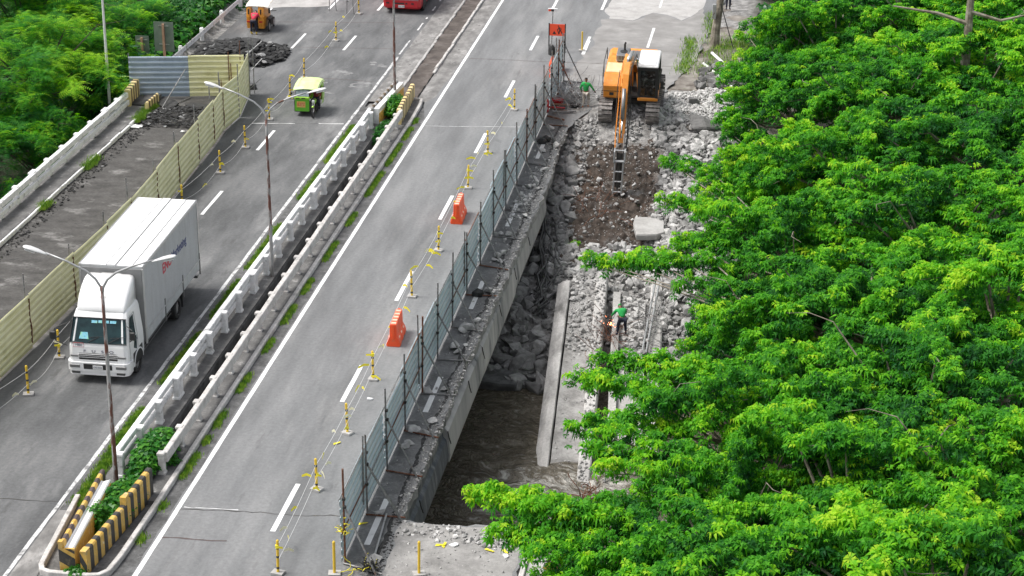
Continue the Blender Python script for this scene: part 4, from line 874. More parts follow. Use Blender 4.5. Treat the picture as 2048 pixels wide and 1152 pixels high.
def truck():
    t = thing('box_truck', 'large white and grey box truck driving towards the camera on the left carriageway', 'truck', (-24.98, 64.45, .008), R(1.5))
    W = 1.22
    # cab: stacked loops, (z, y_front, half width, y_back)
    loops = [(.42, .06, 1.10, 1.95), (.62, .0, 1.14, 1.95), (1.05, .0, 1.15, 1.95), (1.42, .03, 1.14, 1.95), (1.62, .08, 1.12, 1.95), (2.42, .45, 1.04, 1.95), (2.60, .60, 1.00, 1.93), (2.66, .80, .95, 1.90)]
    mb = MB(); vs = []; C_ = .16
    for (z, yf, hw, yb) in loops: vs += [(-hw+C_, yf, z), (-C_*0-hw+.03, yf+.09, z), (-hw, yf+C_+.05, z), (-hw, yb, z), (hw, yb, z), (hw, yf+C_+.05, z), (hw-.03, yf+.09, z), (hw-C_, yf, z)]
    n = 8; fs = [(n*i+j, n*i+(j+1) % n, n*i+n+(j+1) % n, n*i+n+j) for i in range(len(loops)-1) for j in range(n)]+[tuple(range(n-1, -1, -1)), tuple(range(n*len(loops)-n, n*len(loops)))]
    mb.add(vs, fs); cab = mb.build('cab', 'white', t)
    # windscreen
    y0, y1 = .075, .435
    def scr(x, z): # front surface
        u = (z-1.62)/(2.42-1.62); return .08+u*.37
    mb = MB(); pts = [(-.98, 1.66), (.98, 1.66), (.93, 2.36), (-.93, 2.36)]; N_ = 8; vs = []
    for k in range(N_+1):
        u = -1+2*k/N_; cu = .05*(u*u)
        vs += [(u*1.09, scr(0, 1.58)-.035+cu, 1.58), (u*1.0, scr(0, 2.42)-.035+cu, 2.42)]
    mb.add(vs, [(2*k, 2*k+2, 2*k+3, 2*k+1) for k in range(N_)]); ws = mb.build('windscreen', 'glass', t, flat_fix=False)
    mb = MB()
    mb.tube([(-1.08, .06, 1.57), (-1.0, .43, 2.43), (1.0, .43, 2.43), (1.09, .06, 1.57), (-1.08, .06, 1.57)], .022, 6); mb.build('seal', 'plastic_black', ws)
    mb = MB()
    for (x, z, w_) in ((-.28, 2.27, .22), (-.02, 2.28, .14), (.18, 2.28, .2), (.42, 2.28, .24)): mb.add([(x, scr(0, z)-.047, z), (x+w_, scr(0, z)-.047, z), (x+w_, scr(0, z+.09)-.047, z+.09), (x, scr(0, z+.09)-.047, z+.09)], [(0, 1, 2, 3)])
    mb.add([(-.72, scr(0, 1.72)-.047, 1.72), (-.35, scr(0, 1.72)-.047, 1.72), (-.4, scr(0, 1.95)-.047, 1.95), (-.66, scr(0, 1.95)-.047, 1.95)], [(0, 1, 2, 3)])
    mb.build('stickers', 'teal_paper', ws, flat_fix=False)
    for x in (-.35, .42): mb = MB(); mb.tube([(x, .03, 1.62), (x+.38, .12, 1.80)], .014, 5); mb.tube([(x+.05, .1, 1.78), (x+.62, .16, 1.83)], .010, 5); mb.build('wiper', 'plastic_black', t)
    # roof fairing
    mb = MB(); vs = []; secs = [(.62, .88, 2.64, .02), (.75, .92, 2.85, .08), (1.05, .95, 3.15, .12), (1.45, .96, 3.42, .14), (1.75, .95, 3.56, .14), (2.0, .93, 3.60, .14)]
    for (y, hw, z, c) in secs: vs += [(-hw, y, 2.60), (-hw, y, z-c), (-hw+c*.4, y, z-c*.3), (-hw+c*1.3, y, z), (0, y-.03, z+.02), (hw-c*1.3, y, z), (hw-c*.4, y, z-c*.3), (hw, y, z-c), (hw, y, 2.60)]
    n = 9; mb.add(vs, [(n*i+j, n*i+n+j, n*i+n+(j+1) % n, n*i+(j+1) % n) for i in range(len(secs)-1) for j in range(n)]+[tuple(range(n)), tuple(range(n*5, n*6))]); mb.build('roof_fairing', 'white', t, smooth=True)
    Tm = Matrix.Translation((.05, .93, 3.10)) @ Matrix.Rotation(R(42), 4, 'X')
    text_mb('ISUI', .15, 'text_grey', 'roof_lettering', t, Matrix.Translation((.02, .905, 3.09)) @ Matrix.Rotation(R(40), 4, 'X'))
    # grille, bumper, lamps
    mb = MB(); mb.box(-.74, .74, -.035, .02, .92, 1.18, bev=.02); g = mb.build('grille', 'plastic_black', t)
    for z in (1.02, 1.09, 1.15): mb = MB(); mb.box(-.76, .76, -.05, -.02, z, z+.014); mb.build('grille_bar', 'white', g)
    mb = MB(); mb.add([(0, -.062, 1.13), (-.035, -.062, 1.09), (0, -.062, 1.06), (.035, -.062, 1.09)], [(0, 1, 2, 3)]); mb.add([(-.04, -.062, 1.085), (-.09, -.062, 1.03), (-.03, -.062, 1.03)], [(0, 1, 2)]); mb.add([(.04, -.062, 1.085), (.09, -.062, 1.03), (.03, -.062, 1.03)], [(0, 1, 2)]); mb.build('emblem', 'silver', g, flat_fix=False)
    mb = MB(); prof = [(-1.2, .12), (-1.16, -.02), (-1.0, -.12), (1.0, -.12), (1.16, -.02), (1.2, .12), (1.2, .45), (-1.2, .45)]; mb.prism(prof, 'z', .50, .84); mb.prism([(u*.97, v_+.03) for u, v_ in prof], 'z', .34, .50); bump = mb.build('bumper', 'white', t)
    for s in (-1, 1):
        mb = MB(); mb.box(s*.88-.2, s*.88+.2, -.135, -.05, .62, .76, bev=.02); mb.build('headlight', 'text_grey', t)
        mb = MB(); mb.box(s*.86-.16, s*.86+.16, -.125, -.05, .40, .47, bev=.01); mb.build('fog_lamp', 'plastic_black', t)
        mb = MB(); mb.box(s*.90-.16, s*.90+.16, -.03, .01, 1.02, 1.10, bev=.01); mb.build('indicator', 'text_grey', t)
    mb = MB(); mb.box(-.55, .55, -.128, -.10, .58, .80, bev=.01); mb.build('air_intake', 'plastic_black', t)
    mb = MB(); mb.box(-.19, .19, -.145, -.13, .60, .75); pl = mb.build('number_plate', 'plate', t); text_mb('CAD-6525', .075, 'text_dark', 'plate_text', pl, Matrix.Translation((0, -.149, .675)) @ Matrix.Rotation(R(90), 4, 'X'), extr=.001)
    fx = Matrix.Rotation(R(90), 4, 'X')
    for k, ch in enumerate('FUSO'): text_mb(ch, .15, 'text_dark', 'front_letter', t, Matrix.Translation((-.5+.34*k, -.012, 1.26)) @ Matrix.Scale(1.5, 4, (1, 0, 0)) @ fx, extr=.006)
    text_mb('1984', .13, 'text_dark', 'cab_number', t, Matrix.Translation((-.74, .022, 1.48)) @ fx, extr=.002)
    mb = MB(); mb.tube([(-.94, .03, 1.40), (-.94, .035, 1.56), (-.54, .035, 1.56), (-.54, .03, 1.40), (-.94, .03, 1.40)], .006, 4); mb.build('number_border', 'text_red', t)
    # side windows and doors
    for s in (-1, 1):
        X = s*1.153
        mb = MB(); mb.add([(X*.985, .36, 1.60), (X*.985, 1.08, 1.60), (X*.915, 1.12, 2.38), (X*.925, .70, 2.38)], [(0, 1, 2, 3)]); mb.add([(X, .72, 1.18), (X, 1.10, .98), (X*.99, 1.14, 1.56), (X*.99, .9, 1.56)], [(0, 1, 2, 3)]); wn = mb.build('side_window', 'glass', t, flat_fix=False)
        mb = MB(); mb.tube([(X, .28, .75), (X*1.0, .26, 1.55), (X*.92, .62, 2.44), (X*.91, 1.22, 2.44), (X*1.0, 1.22, 1.5), (X, 1.22, .95), (X, .98, .75)], .008, 4); mb.box(X-.02, X+.02, 1.05, 1.18, 1.38, 1.42); mb.build('door_seam', 'text_grey', t)
    # wheel arches
        mb = MB(); n = 12; vs = []
        for k in range(n+1):
            a = math.pi*k/n; vs += [(X-.02*s, 1.15-math.cos(a)*.56, .46+math.sin(a)*.54), (X+.04*s, 1.15-math.cos(a)*.56, .46+math.sin(a)*.54), (X+.04*s, 1.15-math.cos(a)*.50, .46+math.sin(a)*.48)]
        mb.add(vs, [(3*k+j, 3*k+3+j, 3*k+4+j, 3*k+1+j) for k in range(n) for j in range(2)]); mb.build('wheel_arch', 'white', t)
        mb = MB(); mb.box(s*1.05-.12, s*1.05+.12, .62, 1.68, .46, .98); mb.build('arch_shadow_panel', 'plastic_black', t)
        wheel(t, s*1.02, 1.15, .46, .26); wheel(t, s*.98, 6.35, .46, .46)
        # mirrors
    mb = MB(); mb.tube([(-1.0, .4, 2.35), (-1.15, .15, 2.30), (-1.55, -.08, 2.18), (-1.62, -.10, 1.95), (-1.55, -.05, 1.62), (-1.2, .12, 1.40)], .018, 6); ma = mb.build('mirror_arm', 'plastic_black', t); mb = MB(); mb.box(-1.76, -1.50, -.17, -.05, 1.72, 2.06, bev=.04); mb.build('mirror', 'plastic_black', ma)
    mb = MB(); mb.tube([(1.06, .35, 2.2), (1.3, .2, 2.1), (1.32, .2, 1.75), (1.15, .28, 1.6)], .016, 6); ma = mb.build('mirror_arm', 'plastic_black', t); mb = MB(); mb.box(1.20, 1.42, .12, .22, 1.72, 2.06, bev=.04); mb.build('mirror', 'plastic_black', ma)
    # box body
    bx0, bx1, by0, by1, bz0, bz1 = -W, W, 2.12, 9.65, 1.28, 3.88
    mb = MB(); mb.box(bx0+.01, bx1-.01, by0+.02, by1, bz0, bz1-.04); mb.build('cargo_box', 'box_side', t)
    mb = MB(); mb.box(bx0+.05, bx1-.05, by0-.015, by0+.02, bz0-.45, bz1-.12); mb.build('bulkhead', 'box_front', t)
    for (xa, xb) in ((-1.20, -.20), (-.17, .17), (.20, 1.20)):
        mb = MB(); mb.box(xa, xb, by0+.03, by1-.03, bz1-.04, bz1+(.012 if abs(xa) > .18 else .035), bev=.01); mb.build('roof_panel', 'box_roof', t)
    for xx in (.82, -.185, .185): mb = MB(); mb.tube([(xx, by0+.06, bz1+.016), (xx, by1-.06, bz1+.016)], .016, 4); mb.build('roof_seam', 'text_grey', t)
    for s in (-1, 1):
        mb = MB(); mb.box(s*W-.035, s*W+.02, by0, by1, bz1-.10, bz1+.02, bev=.01); mb.build('roof_edge', 'silver', t)
        mb = MB(); mb.box(s*W-.04, s*W+.025, by0-.02, by0+.07, .75, bz1-.1, bev=.01); mb.build('corner_post', 'silver', t)
        mb = MB(); mb.box(s*W-.04, s*W+.025, by1-.07, by1+.02, .8, bz1-.1, bev=.01); mb.build('corner_post', 'silver', t)
        mb = MB(); mb.box(s*W-.02, s*W+.03, by0+.07, by1-.07, bz0-.02, bz0+.04, bev=.008); mb.build('side_rail', 'silver', t)
        for k in range(3):
            a = by0+.09+k*2.49; mb = MB(); mb.box(s*W-.03, s*W+.012, a, a+2.36, .86, bz0-.05, bev=.015); mb.build('drop_side', 'box_side', t)
            mb = MB(); mb.box(s*W-.02, s*W+.03, a+2.39, a+2.47, .62, bz0+.3, bev=.01); mb.build('stake', 'text_grey', t)
        mb = MB()
        for k in range(38):
            z = bz0+.08+k*.065
            if z < bz1-.15: mb.box(s*W-.012, s*W+.001, by0+.1, by1-.1, z, z+.035)
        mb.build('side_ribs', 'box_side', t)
        for z in (.48, .62, .74): mb = MB(); mb.tube([(s*1.08, 1.9, z), (s*1.08, 5.75, z)], .022, 5); mb.build('side_guard', 'text_grey', t)
    mb = MB(); mb.box(-.45, -.32, 1.9, 9.4, .62, .85); mb.box(.32, .45, 1.9, 9.4, .62, .85); mb.box(-1.1, 1.1, 2.2, 9.5, .86, 1.26); mb.box(-.9, -.5, 3.0, 4.4, .45, .85); mb.box(.5, 1.0, 2.7, 3.6, .45, .85); mb.build('chassis', 'track_dark', t)
    mb = MB(); mb.box(-1.15, 1.15, 9.45, 9.62, .5, .62); mb.build('rear_bar', 'text_grey', t)
    for s in (-1, 1): mb = MB(); mb.box(s*.98-.25, s*.98+.25, 6.95, 6.98, .25, .9); mb.build('mud_flap', 'plastic_black', t)
    mb = MB(); mb.box(-.35, .45, by0-.14, by0-.02, 3.25, 3.62, bev=.03); mb.build('vent_box', 'text_grey', t)
    # side lettering, read from the median side (+X face)
    sx = Matrix.Rotation(R(90), 4, 'Z') @ Matrix.Rotation(R(90), 4, 'X')
    text_mb('ENC', .60, 'text_red', 'side_lettering', t, Matrix.Translation((W+.006, 5.15, 2.80)) @ sx, extr=.003, label='red part of the lettering', bold=.012)
    text_mb('Marketing', .52, 'text_blue', 'side_lettering', t, Matrix.Translation((W+.006, 6.85, 2.84)) @ sx, extr=.003, label='navy part of the lettering', bold=.008)
    return t
truck()
# ------------------------------------------------------------------ people
def skinned(name, mat, chains, parent, sub=1):
    """chains: list of lists of (point, radius); first point of later chains may repeat an existing point to join"""
    me = bpy.data.meshes.new(name); idx = {}; vs = []; rs = []; es = []
    for ch in chains:
        prev = None
        for (p_, r_) in ch:
            k = tuple(round(c, 4) for c in p_)
            if k not in idx: idx[k] = len(vs); vs.append(k); rs.append(r_)
            if prev is not None: es.append((prev, idx[k]))
            prev = idx[k]
    me.from_pydata(vs, es, []); me.materials.append(M[mat])
    o_ = bpy.data.objects.new(name, me); COL.objects.link(o_)
    md = o_.modifiers.new('skin', 'SKIN'); md.use_smooth_shade = True
    for i, sv_ in enumerate(me.skin_vertices[0].data):
        r_ = rs[i]; sv_.radius = r_ if isinstance(r_, tuple) else (r_, r_)
        sv_.use_root = (i == 0)
    ms = o_.modifiers.new('sub', 'SUBSURF'); ms.levels = sub; ms.render_levels = sub
    dg = bpy.context.evaluated_depsgraph_get(); nm = bpy.data.meshes.new_from_object(o_.evaluated_get(dg))
    bpy.data.objects.remove(o_); bpy.data.meshes.remove(me)
    nm.materials.clear(); nm.materials.append(M[mat])
    ob = bpy.data.objects.new(name, nm); COL.objects.link(ob); ob.parent = parent
    return ob
V = Vector
def person(label, loc, rz, J, shirt, pants, boots, hat=None, long_sleeve=True, band=None, shorts=False, hatmat=None):
    """J: joints. x right, y forward (faces +y), z up"""
    t = thing('person', label, 'person', loc, rz)
    pel, ch, nk, hd = V(J['pelvis']), V(J['chest']), V(J['neck']), V(J['head'])
    mid = (pel+ch)/2
    body = [[(pel, (.13, .10)), (mid, (.12, .095)), (ch, (.16, .11)), (nk, (.06, .06)), (nk+(hd-nk)*.45, (.055, .06)), (hd, (.085, .10)), (hd+(hd-nk).normalized()*.09, (.07, .085))]]
    for s in 'LR':
        sh, el_, wr = V(J['sh'+s]), V(J['el'+s]), V(J['wr'+s]); hp, kn, an, toe = V(J['hip'+s]), V(J['kn'+s]), V(J['an'+s]), V(J['toe'+s])
        hv = (wr-el_).normalized(); palm = wr+hv*.07
        body.append([(ch, (.16, .11)), (sh, .06), ((sh+el_)/2, .05), (el_, .04), ((el_+wr)/2, .038), (wr, .026), (palm, (.04, .018))])
        sd = hv.orthogonal().normalized()
        for k, ln in enumerate((.07, .085, .08, .06)):
            rt = palm+sd*(.026*(k-1.5))*1.0; body.append([(palm, (.04, .018)), (rt+hv*.035, .010), (rt+hv*ln+hv.cross(sd)*.01, .008), (rt+hv*(ln+.02)+hv.cross(sd)*.03, .006)])
        body.append([(wr, .026), (wr+hv*.03+sd*.045, .012), (wr+hv*.075+sd*.06, .009)])
        body.append([(pel, (.13, .10)), (hp, .085), ((hp+kn)/2, .075), (kn, .055), ((kn+an)/2, .05), (an, .035), (an+(toe-an)*.3+V((0, 0, -.03)), .04), (toe, .03)])
    skinned('body', 'skin', body, t)
    # face
    fwd = V(J.get('face', (0, 1, 0))).normalized(); upv = (hd-nk).normalized(); rt = fwd.cross(upv).normalized(); fwd = upv.cross(rt).normalized()
    mb = MB(); mb.tube([hd+fwd*.09+upv*.02, hd+fwd*.125-upv*.025], [.01, .018], 6)
    for s in (-1, 1): mb.tube([hd+rt*s*.085+upv*.01, hd+rt*s*.10+upv*.0], [.028, .02], 6)
    mb.build('nose_and_ears', 'skin', t)
    mb = MB()
    for s in (-1, 1): mb.tube([hd+fwd*.085+rt*s*.035+upv*.025, hd+fwd*.10+rt*s*.035+upv*.025], .011, 6)
    mb.tube([hd+fwd*.095-rt*.025-upv*.055, hd+fwd*.095+rt*.025-upv*.055], .008, 5); mb.build('eyes_and_mouth', 'hair', t)
    top = hd+upv*.09
    skinned(hat or 'hair', hatmat or 'hair', [[(hd+upv*.02-fwd*.03, (.10, .105)), (top-fwd*.02, (.095, .10)), (top+upv*.035-fwd*.01, (.05, .05))]], t)
    # clothes
    cl = [[(pel+V((0, 0, -.02)), (.15, .12)), (mid, (.15, .12)), (ch, (.185, .135)), (ch+(nk-ch)*.75, (.10, .09))]]
    for s in 'LR':
        sh, el_, wr = V(J['sh'+s]), V(J['el'+s]), V(J['wr'+s]); c = [(ch, (.185, .135)), (sh, .082), ((sh+el_)/2, .068)]
        c += [(el_, .058), ((el_+wr)/2, .05), (wr-(wr-el_)*.08, .04)] if long_sleeve else [(sh+(el_-sh)*.75, .066)]
        cl.append(c)
    sh_o = skinned('shirt', shirt, cl, t)
    if band: skinned('reflective_band', band, [[(mid+(ch-mid)*.1, (.158, .127)), (mid+(ch-mid)*.38, (.165, .13))]], sh_o)
    cl = []
    for s in 'LR':
        hp, kn, an = V(J['hip'+s]), V(J['kn'+s]), V(J['an'+s])
        c = [(pel, (.15, .115)), (hp, .105), ((hp+kn)/2, .092), (kn, .075)]
        c += [] if shorts else [((kn+an)/2, .068), (an+(kn-an)*.12, .055)]
        cl.append(c)
    skinned('trousers', pants, cl, t)
    for s in 'LR':
        kn, an, toe = V(J['kn'+s]), V(J['an'+s]), V(J['toe'+s])
        skinned('boot', boots, [[(an+(kn-an)*(.35 if 'rubber' in M[boots].name else .12), .055), (an, .05), (an+(toe-an)*.35+V((0, 0, -.03)), .052), (toe, .04)]], t)
    return t
def pose(**k):
    J = dict(pelvis=(0, 0, .92), chest=(0, .0, 1.28), neck=(0, 0, 1.46), head=(0, .02, 1.60), shL=(-.19, 0, 1.40), elL=(-.25, -.02, 1.12), wrL=(-.26, .08, .88), shR=(.19, 0, 1.40), elR=(.25, -.02, 1.12), wrR=(.26, .08, .88),
             hipL=(-.10, 0, .86), knL=(-.11, .02, .48), anL=(-.11, 0, .09), toeL=(-.12, .14, .03), hipR=(.10, 0, .86), knR=(.11, .02, .48), anR=(.11, 0, .09), toeR=(.12, .14, .03))
    J.update(k); return J
q = gp(1171, 217, -.1)
person('worker in a green shirt and pale trousers walking away beside the excavator track', (q.x, q.y, -.1), R(-8),
       pose(elR=(.36, .02, 1.16), wrR=(.44, .16, .98), elL=(-.30, .0, 1.14), wrL=(-.27, .12, .95), knR=(.13, .14, .50), anR=(.14, -.02, .15), toeR=(.15, .10, .06), knL=(-.10, -.05, .48), anL=(-.11, -.2, .12), toeL=(-.12, -.08, .03)),
       'green_cloth', 'beige_cloth', 'boot_orange', band='green_band')
WK = (-6.82, 79.2)
person('worker in a bright green hooded jacket bending over the fallen girders with a cutting torch', (WK[0], WK[1], -3.02), R(20),
       pose(pelvis=(0, -.10, .82), chest=(0, .16, 1.02), neck=(0, .30, 1.08), head=(0, .41, 1.13), shL=(-.19, .20, 1.10), elL=(-.30, .36, .86), wrL=(-.34, .54, .68), shR=(.19, .20, 1.10), elR=(.26, .38, .86), wrR=(.05, .54, .68), hipL=(-.11, -.10, .76), hipR=(.11, -.10, .76), knL=(-.17, .03, .43), anL=(-.2, -.03, .09), toeL=(-.22, .11, .03), knR=(.15, .0, .46), anR=(.17, -.05, .09), toeR=(.2, .09, .03), face=(0, .6, -.8)),
       'green_cloth', 'navy_cloth', 'navy_cloth', hat='hood', band='green_band', hatmat='green_cloth')
t = thing('cutting_torch', 'gas cutting torch glowing at the feet of the worker on the girders', 'torch', (WK[0]-.45, WK[1]+.35, -2.75))
mb = MB(); mb.tube([(.15, .05, .6), (0, 0, .25), (-.05, 0, .12)], .015, 6); mb.build('nozzle', 'steel', t)
em = bpy.data.materials.new('flame_glow'); em.use_nodes = True; b_ = em.node_tree.nodes['Principled BSDF']; b_.inputs['Emission Color'].default_value = (1, .22, .05, 1); b_.inputs['Emission Strength'].default_value = 6; M['flame'] = em
mb = MB(); mb.tube([(-.05, 0, .12), (-.08, 0, 0)], [.03, .045], 6)
for k in range(16): a = rnd.uniform(0, 6.3); d = rnd.uniform(.1, .42); x, y, z = -.08+math.cos(a)*d, math.sin(a)*d, rnd.uniform(-.15, .3); mb.tube([(x, y, z), (x+math.cos(a)*.05, y+math.sin(a)*.05, z-.02)], .006, 4)
mb.build('flame', 'flame', t)
# ------------------------------------------------------------------ tricycles (motorcycle with covered sidecar)
def motorcycle(parent, x0, col, wr=.30):
    for yy in (0.0, 1.25):
        w_ = MB(); n = 18
        vs = [(x0+u, yy+v_*math.cos(2*math.pi*k/n), wr+v_*math.sin(2*math.pi*k/n)) for k in range(n) for u, v_ in ((-.04, wr-.06), (-.03, wr), (.03, wr), (.04, wr-.06))]
        w_.add(vs, [(4*k+j, 4*k+(j+1) % 4, 4*((k+1) % n)+(j+1) % 4, 4*((k+1) % n)+j) for k in range(n) for j in range(4)]); w = w_.build('wheel', 'rubber', parent)
        mb = MB(); mb.tube([(x0-.03, yy, wr), (x0+.03, yy, wr)], .06, 8)
        for k in range(6): a = k*math.pi/3; mb.tube([(x0, yy, wr), (x0, yy+math.cos(a)*(wr-.05), wr+math.sin(a)*(wr-.05))], .012, 4)
        mb.build('spokes', 'chrome', w)
    mb = MB()
    for s in (-1, 1): mb.tube([(x0+s*.06, 0, wr), (x0+s*.06, .18, .75), (x0+s*.05, .24, .92)], .022, 6)
    mb.build('fork', 'chrome', parent)
    mb = MB(); mb.tube([(x0-.33, .38, .98), (x0-.15, .30, .98), (x0, .26, .95), (x0+.15, .30, .98), (x0+.33, .38, .98)], .016, 6); mb.build('handlebar', 'plastic_black', parent)
    mb = MB(); mb.box(x0-.10, x0+.10, .12, .26, .78, .94, bev=.04); mb.build('headlight', 'lens', parent)
    mb = MB(); mb.box(x0-.07, x0+.07, -.12, .16, wr*2-.0, wr*2+.04, bev=.015); mb.build('front_mudguard', col, parent)
    mb = MB(); mb.box(x0-.12, x0+.12, .35, .75, .68, .90, bev=.06); mb.build('fuel_tank', col, parent)
    mb = MB(); mb.box(x0-.13, x0+.13, .75, 1.5, .72, .82, bev=.03); mb.build('saddle', 'plastic_black', parent)
    mb = MB(); mb.box(x0-.15, x0+.15, .42, .85, .25, .62, bev=.04); mb.tube([(x0+.17, .6, .25), (x0+.17, 1.5, .3)], .035, 6); mb.build('engine', 'track_dark', parent)
def tricycle(label, loc, rz, body, body2, roof, dark):
    """front looks to -Y; motorcycle on +X side, sidecar cabin on the -X side, one long roof"""
    t = thing('tricycle', label, 'tricycle', loc, rz)
    motorcycle(t, .45, body if body != 'tri_orange' else 'plastic_black')
    # sidecar tub
    mb = MB(); mb.prism([(-.86, .30), (.16, .30), (.16, 1.02), (-.80, 1.05)], 'y', .15, .22); mb.build('nose_panel', body2, t)
    mb = MB(); mb.box(-.88, .20, .10, .26, .98, 1.12, bev=.03); mb.build('nose_band', body, t)
    mb = MB()
    for xx in (-.62, -.22): mb.box(xx-.13, xx+.13, .085, .10, 1.02, 1.07)
    mb.build('vent_slot', 'plastic_black', t)
    mb = MB(); mb.box(-.9, .2, .24, 2.05, .24, .32); mb.build('floor_pan', 'track_dark', t)
    mb = MB(); mb.add([(-.90, .20, .30), (-.90, 2.05, .30), (-.86, 2.1, 1.12), (-.88, .2, 1.12)], [(0, 1, 2, 3)]); mb.add([(-.88, .20, .30), (-.88, 2.03, .30), (-.84, 2.08, 1.12), (-.86, .2, 1.12)], [(0, 1, 2, 3)]); mb.build('left_side', body, t, flat_fix=False)
    mb = MB(); mb.add([(-.8, .20, 1.12), (.14, .20, 1.12), (.12, .42, 1.52), (-.76, .42, 1.52)], [(0, 1, 2, 3)]); w = mb.build('windscreen', 'glass_blue', t, flat_fix=False)
    mb = MB(); mb.tube([(-.82, .19, 1.12), (-.78, .42, 1.54), (.14, .42, 1.54), (.16, .19, 1.12), (-.82, .19, 1.12)], .02, 5); mb.build('frame', 'plastic_black', w)
    # roof over cabin and rider
    mb = MB(); vs = []; secs = [(.18, 1.50), (.34, 1.60), (.9, 1.72), (1.6, 1.72), (2.15, 1.62), (2.22, 1.55)]
    for (y, z) in secs: vs += [(-.93, y, z-.10), (-.86, y, z-.02), (-.2, y, z+.04), (.45, y, z+.02), (.74, y, z-.05), (.80, y, z-.14)]
    mb.add(vs, [(6*i+j, 6*i+6+j, 6*i+7+j, 6*i+1+j) for i in range(len(secs)-1) for j in range(5)]); o_ = mb.build('canopy', roof, t, flat_fix=False)
    sm_ = o_.modifiers.new('solid', 'SOLIDIFY'); sm_.thickness = .03
    for k in range(4): mb = MB(); x = -.62+.34*k; mb.tube([(x, .36, 1.625+.02), (x, .9, 1.76), (x, 1.6, 1.76), (x, 2.12, 1.66)], .008, 4); mb.build('canopy_seam', 'text_grey', o_)
    # rear enclosure on the rider side (bulging quarter with oval window)
    mb = MB(); vs = []; n = 8
    for (z, e) in ((.42, .0), (.8, .07), (1.2, .08), (1.55, .0)): vs += [(.78+e, 1.25, z), (.82+e, 1.7, z), (.74+e*.6, 2.1, z), (.3, 2.2, z), (-.4, 2.2, z), (-.88, 2.1, z)]
    mb.add(vs, [(6*i+j, 6*i+1+j, 6*i+7+j, 6*i+6+j) for i in range(3) for j in range(5) if not (body == 'tri_orange' and j in (2, 3))]); o_ = mb.build('rear_panel', body, t, flat_fix=False)
    mb = MB(); mb.add([(.915+.0*k, 1.52+.13*math.cos(k*.7), 1.26+.2*math.sin(k*.7)) for k in range(9)], [tuple(range(9))]); mb.build('oval_window', 'glass', o_, flat_fix=False)
    mb = MB(); mb.tube([(.16, .2, .3), (.16, .3, 1.5)], .02, 5); mb.tube([(.72, 1.3, .4), (.74, 1.2, 1.55)], .02, 5); mb.tube([(.2, .1, .35), (.5, .5, .4)], .025, 5); mb.build('frame_tube', 'plastic_black', t)
    wheel(t, -.78, 1.3, .26, .10, 'chrome')
    mb = MB(); mb.tube([(-.88, .4, 1.3), (-1.05, .25, 1.28)], .01, 4); mb.box(-1.14, -1.02, .2, .24, 1.2, 1.34, bev=.015); mb.build('mirror', 'plastic_black', t)
    mb = MB(); mb.box(-.7, -.1, .13, .149, .52, .86); mb.build('number_panel', dark, t)
    return t
q = gp(627, 236)
t = tricycle('lime green motor tricycle with pale canopy driving towards the camera', (q.x-.37, q.y, .008), R(3), 'lime', 'lime_dark', 'lime_roof', 'yellow'); t.scale = (.76, .93, .97)
text_mb('8272', .26, 'text_red', 'panel_number', t, Matrix.Translation((-.40, .126, .69)) @ Matrix.Rotation(R(90), 4, 'X'), extr=.002)
q2 = Vector((q.x-.05, q.y+.95, 0))
person('rider in a maroon jacket steering the lime green tricycle', (q2.x, q2.y, .02), R(183),
       pose(pelvis=(0, 0, .84), chest=(0, .05, 1.14), neck=(0, .06, 1.30), head=(0, .08, 1.42), shL=(-.19, .05, 1.26), elL=(-.28, .25, 1.08), wrL=(-.30, .48, 1.02), shR=(.19, .05, 1.26), elR=(.28, .25, 1.08), wrR=(.30, .48, 1.02), hipL=(-.1, 0, .80), hipR=(.1, 0, .80), knL=(-.2, .38, .74), anL=(-.2, .25, .36), toeL=(-.2, .4, .32), knR=(.2, .38, .74), anR=(.2, .25, .36), toeR=(.2, .4, .32)), 'maroon_cloth', 'navy_cloth', 'navy_cloth')
